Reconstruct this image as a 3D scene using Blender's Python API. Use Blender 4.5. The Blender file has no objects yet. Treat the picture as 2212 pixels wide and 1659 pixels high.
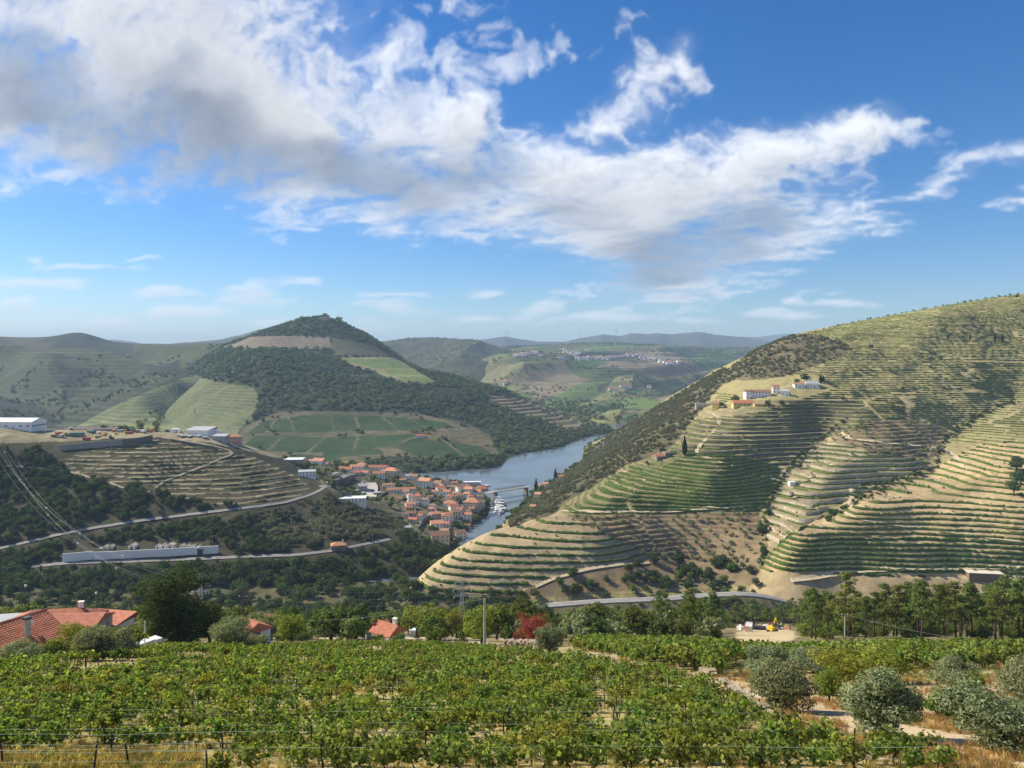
import bpy, math, random
import numpy as np
from mathutils import Vector, Matrix, Euler

# ------------------------------------------------------------------ camera
# picture units: the photograph is 2212 x 1659 units, eye level at v = 760, focal length 1597 units
F, CU, VH, PW, PH = 1597.0, 1106.0, 760.0, 2212.0, 1659.0
scene = bpy.context.scene
cam_d = bpy.data.cameras.new('camera')
cam = bpy.data.objects.new('camera', cam_d)
scene.collection.objects.link(cam)
cam.location = (0, 0, 0)
cam.rotation_euler = (math.radians(90), 0, 0)
cam_d.sensor_width = 36
cam_d.lens = 36 * F / PW
cam_d.shift_y = (VH - PH / 2) / PW
cam_d.clip_start, cam_d.clip_end = 0.5, 80000
scene.camera = cam

# ------------------------------------------------------------------ sun, sky, exposure
SUN_AZ, SUN_EL = math.radians(-66), math.radians(37)     # azimuth from the view direction (+Y), minus = left
SUN = Vector((math.sin(SUN_AZ) * math.cos(SUN_EL), math.cos(SUN_AZ) * math.cos(SUN_EL), math.sin(SUN_EL)))
sun_d = bpy.data.lights.new('sun', 'SUN')
sun_d.energy, sun_d.angle, sun_d.color = 5.0, math.radians(0.55), (1.0, 0.91, 0.74)
sun = bpy.data.objects.new('sun', sun_d)
scene.collection.objects.link(sun)
sun.rotation_euler = (-SUN).to_track_quat('-Z', 'Y').to_euler()
sun.location = (-300, 200, 400)

vs = scene.view_settings
vs.view_transform, vs.look, vs.gamma, vs.exposure = 'Standard', 'None', 1.0, 0.68
vs.use_curve_mapping = False
cy = scene.cycles
cy.use_denoising = True
cy.max_bounces, cy.diffuse_bounces, cy.glossy_bounces = 5, 3, 2
cy.transmission_bounces, cy.transparent_max_bounces, cy.volume_bounces = 3, 6, 0
cy.use_adaptive_sampling = True
cy.adaptive_threshold = 0.015
cy.sample_clamp_indirect = 6.0
cy.caustics_reflective = cy.caustics_refractive = False


class NT:
    """small helper round a node tree"""
    def __init__(self, tree):
        self.t = tree
    def n(self, typ, **kw):
        nd = self.t.nodes.new(typ)
        for k, v in kw.items():
            setattr(nd, k, v)
        return nd
    def l(self, a, b):
        self.t.links.new(a, b)
    def put(self, sock, val):
        if hasattr(val, 'is_linked'):
            self.l(val, sock)
        else:
            sock.default_value = val
    def math(self, op, a, b=0.0, c=0.0, clamp=False):
        nd = self.n('ShaderNodeMath', operation=op, use_clamp=clamp)
        for i, x in enumerate((a, b, c)):
            self.put(nd.inputs[i], x)
        return nd.outputs[0]
    def vmath(self, op, a, b=(0, 0, 0)):
        nd = self.n('ShaderNodeVectorMath', operation=op)
        self.put(nd.inputs[0], a)
        self.put(nd.inputs[1], b)
        return nd.outputs['Value'] if op in ('LENGTH', 'DOT_PRODUCT', 'DISTANCE') else nd.outputs[0]
    def smooth(self, x, a, b, lo=0.0, hi=1.0):
        nd = self.n('ShaderNodeMapRange', interpolation_type='SMOOTHSTEP')
        self.put(nd.inputs[0], x)
        for i, q in enumerate((a, b, lo, hi)):
            self.put(nd.inputs[1 + i], q)
        return nd.outputs[0]
    def noise(self, vec, scale, detail=4, rough=0.55, dist=0.0):
        nd = self.n('ShaderNodeTexNoise')
        if vec is not None:
            self.l(vec, nd.inputs['Vector'])
        nd.inputs['Scale'].default_value = scale
        nd.inputs['Detail'].default_value = detail
        nd.inputs['Roughness'].default_value = rough
        nd.inputs['Distortion'].default_value = dist
        return nd.outputs['Fac']
    def mix(self, f, a, b, blend='MIX'):
        nd = self.n('ShaderNodeMix', data_type='RGBA', blend_type=blend)
        self.put(nd.inputs[0], f)
        for s, x in ((nd.inputs[6], a), (nd.inputs[7], b)):
            if hasattr(x, 'is_linked'):
                self.l(x, s)
            else:
                s.default_value = (x[0], x[1], x[2], 1)
        return nd.outputs[2]


world = bpy.data.worlds.new('World')
scene.world = world
world.use_nodes = True
wt = NT(world.node_tree)
world.node_tree.nodes.clear()
sky = wt.n('ShaderNodeTexSky', sky_type='NISHITA')
sky.sun_disc = False
sky.sun_elevation = SUN_EL
sky.sun_rotation = SUN_AZ
sky.altitude = 250
sky.air_density, sky.dust_density, sky.ozone_density = 1.0, 0.25, 3.5
SKY_STRENGTH, SKY_SAT, SKY_TINT, CLOUD_GAIN = 0.074, 1.3, (0.86, 0.955, 1.12), 0.72
HAZE_DENSITY, HAZE_COL, HAZE_G = 8.0e-5, (0.50, 0.71, 1.0), 0.0


# numpy value noise
_P = np.random.default_rng(5).random((256, 256)).astype(np.float32)


def vnoise(x, y):
    xi, yi = np.floor(x).astype(np.int32), np.floor(y).astype(np.int32)
    fx, fy = x - xi, y - yi
    fx = fx * fx * (3 - 2 * fx); fy = fy * fy * (3 - 2 * fy)
    a = _P[xi & 255, yi & 255]; b = _P[(xi + 1) & 255, yi & 255]
    c = _P[xi & 255, (yi + 1) & 255]; d = _P[(xi + 1) & 255, (yi + 1) & 255]
    return a + (b - a) * fx + (c - a) * fy + (a - b - c + d) * fx * fy


def fbm(x, y, o=4, g=0.5):
    s, amp, tot = 0, 1.0, 0
    for k in range(o):
        s = s + amp * vnoise(x * 2 ** k + 17.3 * k, y * 2 ** k + 9.1 * k); tot += amp; amp *= g
    return s / tot


def sstep(x, a, b):
    t = np.clip((x - a) / (b - a), 0, 1)
    return t * t * (3 - 2 * t)


def cloud_dome():
    """cloud cover of the whole sky as a direction map: density field of the cloud banks broken up by noise, self-shaded towards the sun"""
    st = 3.0
    us, vs_ = np.arange(-900, 3120, st, dtype=np.float32), np.arange(-900, 800, st, dtype=np.float32)
    U, V = np.meshgrid(us, vs_)
    squash = 0.50 + 0.50 * sstep(V, 720, 250)          # clouds flatten towards the horizon
    ca, sa = math.cos(math.radians(10)), math.sin(math.radians(10))
    nx, ny = (U * ca - V * sa) / 205, (U * sa + V * ca) / (178 * squash)
    q1, q2 = fbm(nx * 1.7 + 60, ny * 1.7, 5, 0.55) - .5, fbm(nx * 1.7 + 11, ny * 1.7 + 33, 5, 0.55) - .5
    mx, my = nx + q1 * .55, ny + q2 * .55              # swirled coordinates give wisps
    wx = (fbm(nx * .9 + 3, ny * .9, 4) - .5) * 130 + q1 * 60
    wy = ((fbm(nx * .9 + 31, ny * .9 + 7, 4) - .5) * 85 + q2 * 50) * squash
    Uw, Vw = U + wx, V + wy

    def field(ells):
        out = np.full(U.shape, -3.0, np.float32)
        for (cu, cv, ru, rv, rot, w) in ells:
            c, s = math.cos(math.radians(rot)), math.sin(math.radians(rot))
            dx, dy = Uw - cu, -(Vw - cv)
            r = np.sqrt(((dx * c + dy * s) / ru) ** 2 + ((-dx * s + dy * c) / rv) ** 2)
            f = np.maximum(w * (1 - r), -3)
            h = np.maximum(0.3 - np.abs(out - f), 0) / 0.3
            out = np.maximum(out, f) + h * h * 0.075
        return out
    big = field([
        (40, 215, 460, 165, -6, 1.0), (400, 190, 400, 215, -14, 1.1), (620, 280, 310, 150, -16, 1.0), (-400, 150, 420, 220, 0, 1.0),
        (260, 0, 480, 150, 0, 0.9), (720, 170, 150, 150, 30, 0.6), (620, 385, 250, 55, -14, 0.55), (300, -260, 420, 160, 10, 0.8),
        (965, 305, 105, 75, 40, 0.9), (1008, 262, 30, 60, 5, 0.6), (880, 400, 250, 85, -14, 0.85), (1030, 465, 290, 46, -8, 0.65),
        (1190, 400, 300, 105, -4, 1.0), (1440, 410, 310, 100, 6, 1.0), (1670, 355, 220, 72, 14, 0.95),
        (1840, 300, 130, 48, 10, 0.8), (1360, 510, 260, 95, -14, 0.95), (1440, 590, 130, 62, 0, 0.7),
        (1730, 480, 170, 42, 6, 0.5), (1590, 515, 220, 70, 14, 0.6),
        (1340, 225, 110, 42, 42, 0.42), (1410, 180, 80, 28, 40, 0.42), (1478, 140, 36, 62, 28, 0.66), (1300, 280, 90, 40, 20, 0.5),
        (2200, 350, 110, 22, 12, 0.28), (2010, 404, 150, 7, 10, 0.16), (2210, 437, 45, 11, 8, 0.35), (2700, 330, 240, 60, 10, 0.5)])
    thin = field([(1110, 118, 120, 26, 18, 0.5), (975, 100, 70, 38, 20, 0.4), (880, 40, 100, 50, 30, 0.35), (1985, 276, 44, 18, 35, 1.0), (65, 335, 95, 26, 10, 0.9),
        (165, 350, 130, 34, 14, 1.0), (70, 382, 70, 14, 8, 0.9), (320, 370, 70, 24, -30, 0.9), (1660, 300, 130, 26, 10, 0.6), (860, 250, 80, 90, 0, 0.8)])
    small = field([
        (70, 607, 100, 20, -3, 1.0), (345, 630, 95, 14, 0, 0.9), (550, 635, 80, 19, -4, 1.0), (400, 665, 140, 13, 0, 0.8),
        (830, 667, 105, 18, -3, 0.9), (1022, 630, 40, 13, 0, 0.7), (1175, 668, 62, 20, 14, 0.9), (1290, 692, 120, 13, 4, 0.8), (1050, 690, 70, 10, 0, 0.5),
        (1690, 674, 105, 9, -2, 0.7), (1845, 649, 75, 12, 0, 0.8), (1742, 646, 26, 9, 0, 0.8), (1480, 685, 80, 7, 0, 0.5), (200, 690, 160, 14, 0, 0.6), (700, 700, 120, 9, 0, 0.5),
        (145, 570, 110, 5, -4, 0.7), (300, 562, 36, 4.5, -3, 0.6), (640, 611, 50, 5, -4, 0.5), (830, 636, 60, 5, -2, 0.5), (30, 661, 50, 10, 0, 0.7),
        (2400, 620, 120, 14, 0, 0.8), (2700, 650, 140, 14, 0, 0.8), (-200, 640, 140, 18, 0, 0.8), (-500, 600, 140, 18, 0, 0.8)])
    n = fbm(mx * 2.0, my * 2.0, 7, 0.60)
    bil = 1 - np.abs(2 * fbm(mx * 2.7 + 9, my * 2.7 + 4, 6, 0.58) - 1) * 1.35
    fine = fbm(mx * 11, my * 11, 4, 0.62)
    nn = (n - .5) * 1.25 + (bil - .62) * 0.40 + (fine - .5) * 0.24
    D = np.clip(big * 1.0 + nn * 1.05 + 0.13, 0, 1.5)
    Dt = np.clip(thin * 0.7 + nn * 1.5 - 0.04, 0, 0.6)
    Ds = np.clip(small * 0.8 + nn * 0.8 + 0.08, 0, 1.0)
    veil = sstep(big + nn * .5, -0.35, 0.45)
    alpha = 1 - np.exp(-3.1 * D ** 1.45 * (0.65 + 0.7 * fine))
    alpha = np.maximum(alpha, veil * .22 + 0 * n)
    alpha = np.maximum(alpha, 0.8 * (1 - np.exp(-3.4 * Dt ** 1.4)))
    alpha = np.maximum(alpha, 0.74 * (1 - np.exp(-3.2 * Ds ** 1.3)))
    # low bright haze bank on the left horizon
    alpha = np.maximum(alpha, 0.55 * sstep(V, 650, 705) * sstep(U, 520, 40) * (0.7 + .6 * (n - .5)))
    T = np.maximum(D, 0)
    acc = np.zeros_like(T)
    for q in (3, 6, 10, 16, 24, 36):                   # towards the sun: up and left
        acc += np.roll(T, (int(q * .80), int(q * .60)), (0, 1)) * (q ** 0.5)
    accs = np.roll(Ds, (3, 2), (0, 1)) + np.roll(Ds, (6, 4), (0, 1))
    lit = np.exp(-np.maximum(acc - 4.0 * T, 0) * 0.085)
    grey = field([(330, 300, 430, 150, -14, 1.0), (60, 150, 330, 100, -8, 0.8), (780, 375, 230, 80, -10, 0.75), (1440, 560, 210, 80, 10, 0.85),
                  (1230, 470, 190, 40, 0, 0.45), (1620, 480, 200, 46, 16, 0.65), (-400, 200, 400, 150, 0, 0.9), (1000, 390, 120, 40, 0, .4)])
    g = sstep(grey + (fbm(mx * 1.0 + 40, my * 1.0, 4) - .5) * 1.2, -0.15, 0.62)
    calm = np.clip(1.25 - T, .35, 1)
    lum = 0.66 + 0.44 * lit + ((bil - .62) * 0.20 + (n - .5) * 0.22 + (fine - .5) * .10) * calm
    lum = np.where(Ds > T, 0.98 - 0.12 * accs + (n - .5) * .2, lum)
    edge = np.exp(-T * 2.6)
    lum = np.clip(lum + 0.10 * edge - g * 0.29 * (1 - 0.7 * edge), 0.36, 1.10)
    # to a direction map; out of the picture the same kind of broken cloud goes on over the whole dome
    W, H = 4096, 2048
    th = -((np.arange(W, dtype=np.float32) + .5) / W - .5) * 2 * math.pi
    ph = ((np.arange(H // 2, H, dtype=np.float32) + .5) / H - .5) * math.pi
    TH, PHI = np.meshgrid(th, ph)
    dx, dy, dz = np.cos(PHI) * np.cos(TH), np.cos(PHI) * np.sin(TH), np.sin(PHI)
    k = np.maximum(dy, 0.05)
    pu, pv = CU + F * dx / k, VH - F * dz / k
    ins = sstep(dy, 0.4, 0.55) * sstep(np.abs(pu - CU), 2000, 1700) * sstep(pv, -890, -500)
    a = np.clip((pu - us[0]) / st, 0, len(us) - 1.01); b = np.clip((pv - vs_[0]) / st, 0, len(vs_) - 1.01)
    i, j = a.astype(int), b.astype(int)
    fa, fb = a - i, b - j
    def bl(G):
        return (G[j, i] * (1 - fa) + G[j, i + 1] * fa) * (1 - fb) + (G[j + 1, i] * (1 - fa) + G[j + 1, i + 1] * fa) * fb
    h2 = (slice(None, None, 4), slice(None, None, 4))
    zz = np.maximum(dz[h2], 0.12)
    gx, gy = dx[h2] / zz * .62 + 50, dy[h2] / zz * .62 + 50
    gn = fbm(gx, gy, 5, 0.55)
    up = lambda q: np.repeat(np.repeat(q, 4, 0), 4, 1)
    ga = up(sstep(gn, 0.50, 0.64) * sstep(dz[h2], 0.02, 0.15))
    gg = up(sstep(gn, 0.56, 0.75))
    out = np.ones((H, W, 4), np.float32)
    out[:H // 2] = 0
    for q, (fr, gen) in enumerate(((lum * 0.9, 0.9 - gg * .3), (g, gg), (alpha, ga))):
        out[H // 2:, :, q] = bl(fr) * ins + gen * (1 - ins)
    img = bpy.data.images.new('cloud_cover', W, H, alpha=False)
    img.colorspace_settings.name = 'Non-Color'
    img.pixels.foreach_set(np.clip(out, 0, 1).ravel())
    img.pack()
    return img


tcw = wt.n('ShaderNodeTexCoord')
env = wt.n('ShaderNodeTexEnvironment', interpolation='Cubic')
env.image = cloud_dome()
wt.l(tcw.outputs['Generated'], env.inputs[0])
sat = wt.n('ShaderNodeHueSaturation')
wt.l(sky.outputs[0], sat.inputs['Color'])
sat.inputs['Saturation'].default_value = SKY_SAT
skyc = wt.mix(1.0, sat.outputs[0], SKY_TINT, 'MULTIPLY')
chan = wt.n('ShaderNodeSeparateColor')
wt.l(env.outputs['Color'], chan.inputs[0])
cl_s = wt.vmath('SCALE', wt.mix(chan.outputs[1], (0.90, 0.93, 0.99), (0.66, 0.76, 0.93)))
wt.l(wt.math('MULTIPLY', chan.outputs[0], CLOUD_GAIN / SKY_STRENGTH), cl_s.node.inputs['Scale'])
skymix = wt.mix(chan.outputs[2], skyc, cl_s)
bg = wt.n('ShaderNodeBackground')
wt.l(skymix, bg.inputs['Color'])
bg.inputs['Strength'].default_value = SKY_STRENGTH
wo = wt.n('ShaderNodeOutputWorld')
wt.l(bg.outputs[0], wo.inputs[0])
world.cycles.sampling_method = 'MANUAL'
world.cycles.sample_map_resolution = 1024

# ------------------------------------------------------------------ helpers
COL = scene.collection
rng = random.Random(11)
nrg = np.random.default_rng(11)


def tag(o, label=None, cat=None, group=None, kind=None):
    if label: o['label'] = label
    if cat: o['category'] = cat
    if group: o['group'] = group
    if kind: o['kind'] = kind
    return o


def link(o, parent=None):
    COL.objects.link(o)
    if parent is not None:
        o.parent = parent
    return o


def empty(name, loc, rz=0.0, sc=1.0):
    o = bpy.data.objects.new(name, None)
    o.location = loc
    o.rotation_euler = (0, 0, rz)
    o.scale = (sc, sc, sc)
    o.empty_display_size = 0.1
    return link(o)


def np_mesh(name, verts, faces, mat=None, smooth=False, colors=None):
    """verts (n,3) array, faces (m,3 or 4) array"""
    me = bpy.data.meshes.new(name)
    v = np.asarray(verts, np.float32)
    f = np.asarray(faces, np.int32)
    k = f.shape[1]
    me.vertices.add(len(v)); me.vertices.foreach_set('co', v.ravel())
    me.loops.add(f.size); me.loops.foreach_set('vertex_index', f.ravel())
    me.polygons.add(len(f))
    me.polygons.foreach_set('loop_start', np.arange(0, f.size, k, dtype=np.int32))
    me.polygons.foreach_set('loop_total', np.full(len(f), k, np.int32))
    if smooth:
        me.polygons.foreach_set('use_smooth', np.ones(len(f), bool))
    if colors is not None:
        at = me.color_attributes.new('Col', 'FLOAT_COLOR', 'POINT')
        c = np.ones((len(v), 4), np.float32); c[:, :3] = colors
        at.data.foreach_set('color', c.ravel())
    me.update(calc_edges=True)
    if mat:
        me.materials.append(mat)
    return me


class MB:
    """collects simple shapes and builds ONE mesh"""
    def __init__(self):
        self.v, self.f, self.m = [], [], []
    def quad(self, pts, mi=0):
        i = len(self.v); self.v += [tuple(p) for p in pts]
        self.f.append(tuple(range(i, i + len(pts)))); self.m.append(mi)
        return self
    def box(self, x0, x1, y0, y1, z0, z1, mi=0, rz=0.0, org=(0, 0, 0)):
        i = len(self.v)
        c, s = math.cos(rz), math.sin(rz)
        for (x, y, z) in ((x0, y0, z0), (x1, y0, z0), (x1, y1, z0), (x0, y1, z0), (x0, y0, z1), (x1, y0, z1), (x1, y1, z1), (x0, y1, z1)):
            self.v.append((org[0] + x * c - y * s, org[1] + x * s + y * c, org[2] + z))
        for q in ((0, 3, 2, 1), (4, 5, 6, 7), (0, 1, 5, 4), (1, 2, 6, 5), (2, 3, 7, 6), (3, 0, 4, 7)):
            self.f.append(tuple(i + k for k in q)); self.m.append(mi)
        return self
    def tube(self, pts, rad, n=6, mi=0, cap=True):
        """pts: list of points, rad: radius or list"""
        if not hasattr(rad, '__len__'):
            rad = [rad] * len(pts)
        pts = [Vector(p) for p in pts]
        base = len(self.v)
        for k, p in enumerate(pts):
            t = (pts[min(k + 1, len(pts) - 1)] - pts[max(k - 1, 0)])
            if t.length < 1e-9: t = Vector((0, 0, 1))
            t.normalize()
            ax = t.cross(Vector((0, 1, 0)) if abs(t.y) < 0.9 else Vector((1, 0, 0))).normalized()
            bx = t.cross(ax)
            for j in range(n):
                an = 2 * math.pi * j / n
                q = p + (ax * math.cos(an) + bx * math.sin(an)) * rad[k]
                self.v.append(tuple(q))
        for k in range(len(pts) - 1):
            for j in range(n):
                a0, a1 = base + k * n + j, base + k * n + (j + 1) % n
                self.f.append((a0, a1, a1 + n, a0 + n)); self.m.append(mi)
        if cap:
            e = base + (len(pts) - 1) * n
            self.f.append(tuple(e + j for j in range(n))); self.m.append(mi)
            self.f.append(tuple(base + n - 1 - j for j in range(n))); self.m.append(mi)
        return self
    def mesh(self, name, *mats, smooth=False):
        me = bpy.data.meshes.new(name)
        me.from_pydata(self.v, [], self.f)
        for m in mats: me.materials.append(m)
        if len(mats) > 1:
            me.polygons.foreach_set('material_index', self.m)
        if smooth:
            me.polygons.foreach_set('use_smooth', [True] * len(self.f))
        me.update()
        return me
    def build(self, name, mat, parent=None, smooth=False, loc=None):
        o = bpy.data.objects.new(name, self.mesh(name, *(mat if isinstance(mat, (list, tuple)) else [mat]), smooth=smooth))
        link(o, parent)
        if loc is not None: o.location = loc
        return o


def add(name, me, parent=None, loc=(0, 0, 0), rz=0.0, sc=1.0):
    o = bpy.data.objects.new(name, me)
    link(o, parent)
    o.location = loc
    o.rotation_euler = (0, 0, rz)
    o.scale = sc if hasattr(sc, '__len__') else (sc, sc, sc)
    return o


MATS = {}


def mat(name, col, rough=0.8, var=0.15, scale=3.0, spec=0.3, bump=0.0, metallic=0.0, coord='Object', rnd=0.0, col2=None, detail=5, bscale=None):
    """procedural Principled material: base colour with noise variation, optional per-object tint and bump"""
    if name in MATS:
        return MATS[name]
    m = bpy.data.materials.new(name)
    m.use_nodes = True
    t = NT(m.node_tree)
    p = m.node_tree.nodes['Principled BSDF']
    tc = t.n('ShaderNodeTexCoord')
    vec = tc.outputs[coord]
    nf = t.noise(vec, scale, detail, 0.6)
    lo = tuple(c * (1 - var) for c in col)
    hi = tuple(min(1, c * (1 + var)) for c in (col2 or col))
    c = t.mix(t.smooth(nf, 0.3, 0.7), lo, hi)
    if rnd:
        oi = t.n('ShaderNodeObjectInfo')
        k = t.math('MULTIPLY_ADD', oi.outputs['Random'], rnd * 2, 1 - rnd)
        sc = t.vmath('SCALE', c)
        t.l(k, sc.node.inputs['Scale'])
        c = sc
    t.l(c, p.inputs['Base Color'])
    p.inputs['Roughness'].default_value = rough
    p.inputs['Specular IOR Level'].default_value = spec
    p.inputs['Metallic'].default_value = metallic
    if bump:
        bn = t.n('ShaderNodeBump')
        bn.inputs['Strength'].default_value = bump
        bn.inputs['Distance'].default_value = 0.05
        t.l(t.noise(vec, bscale or scale * 4, 4, 0.6), bn.inputs['Height'])
        t.l(bn.outputs[0], p.inputs['Normal'])
    MATS[name] = m
    return m


def leaf_mat(name, col, col2, trans=0.35, rnd=0.25, scale=1.3, gloss=0.0):
    """two sided foliage: diffuse + translucent, tint varies over the crown and per tree"""
    if name in MATS:
        return MATS[name]
    m = bpy.data.materials.new(name)
    m.use_nodes = True
    t = NT(m.node_tree)
    m.node_tree.nodes.clear()
    tc = t.n('ShaderNodeTexCoord')
    nf = t.noise(tc.outputs['Object'], scale, 3, 0.6)
    geo = t.n('ShaderNodeNewGeometry')
    f = t.math('ADD', t.math('MULTIPLY', nf, 0.8), t.math('MULTIPLY', geo.outputs['Random Per Island'], 0.5))
    c = t.mix(t.smooth(f, 0.35, 0.95), col, col2)
    oi = t.n('ShaderNodeObjectInfo')
    hs = t.n('ShaderNodeHueSaturation')
    t.l(c, hs.inputs['Color'])
    t.l(t.math('MULTIPLY_ADD', oi.outputs['Random'], 0.06, 0.47), hs.inputs['Hue'])
    t.l(t.math('MULTIPLY_ADD', t.math('FRACT', t.math('MULTIPLY', oi.outputs['Random'], 7.31)), 2 * rnd, 1 - rnd), hs.inputs['Value'])
    dif = t.n('ShaderNodeBsdfDiffuse')
    t.l(hs.outputs[0], dif.inputs[0])
    tr = t.n('ShaderNodeBsdfTranslucent')
    tint = t.mix(1.0, hs.outputs[0], (1.5, 1.6, 0.6), 'MULTIPLY')
    t.l(tint, tr.inputs[0])
    mx = t.n('ShaderNodeMixShader')
    mx.inputs[0].default_value = trans
    t.l(dif.outputs[0], mx.inputs[1]); t.l(tr.outputs[0], mx.inputs[2])
    sh = mx.outputs[0]
    if gloss:
        gl = t.n('ShaderNodeBsdfGlossy')
        gl.inputs['Roughness'].default_value = 0.42
        gl.inputs[0].default_value = (1, 1, 1, 1)
        m2 = t.n('ShaderNodeMixShader')
        m2.inputs[0].default_value = gloss
        t.l(sh, m2.inputs[1]); t.l(gl.outputs[0], m2.inputs[2])
        sh = m2.outputs[0]
    out = t.n('ShaderNodeOutputMaterial')
    t.l(sh, out.inputs[0])
    MATS[name] = m
    return m
# ------------------------------------------------------------------ terrain
WATER = -165.0


def in_poly(U, V, poly):
    inside = np.zeros(np.broadcast(U, V).shape, bool)
    n = len(poly)
    for i in range(n):
        (x0, y0), (x1, y1) = poly[i], poly[(i + 1) % n]
        c = ((y0 > V) != (y1 > V)) & (U < (x1 - x0) * (V - y0) / ((y1 - y0) or 1e-9) + x0)
        inside ^= c
    return inside


def tps(pts, lam, su=400.0, sy=3.0):
    """smoothing spline through control points (u, v, y): gives v over (u, ln y)"""
    p = np.array(pts, float)
    A = np.c_[p[:, 0] / su, np.log(p[:, 2]) * sy]
    n = len(A)
    r2 = ((A[:, None] - A[None]) ** 2).sum(2)
    K = np.where(r2 > 0, r2 * np.log(r2 + 1e-12) * 0.5, 0) + lam * np.eye(n)
    Pm = np.c_[np.ones(n), A]
    M = np.zeros((n + 3, n + 3)); M[:n, :n] = K; M[:n, n:] = Pm; M[n:, :n] = Pm.T
    w = np.linalg.solve(M, np.r_[p[:, 1], 0, 0, 0])
    def f(U, Y):
        u, l = U / su, np.log(Y) * sy
        out = w[n] + w[n + 1] * u + w[n + 2] * l
        for i in range(n):
            r = (u - A[i, 0]) ** 2 + (l - A[i, 1]) ** 2
            out = out + w[i] * r * np.log(r + 1e-12) * 0.5
        return out
    return f


def terrace(z, h, r, k=0.12):
    """steps of height h; r = share of the slope that is bank or wall"""
    t = z / h
    b = np.floor(t); f = t - b
    g = np.clip((f - (1 - r)) / r, 0, 1)
    g = g * g * (3 - 2 * g) * 0.5 + g * 0.5
    return h * (b + k * np.minimum(f, 1 - r) / (1 - r) + (1 - k) * g), f


SHEETS = []


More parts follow.
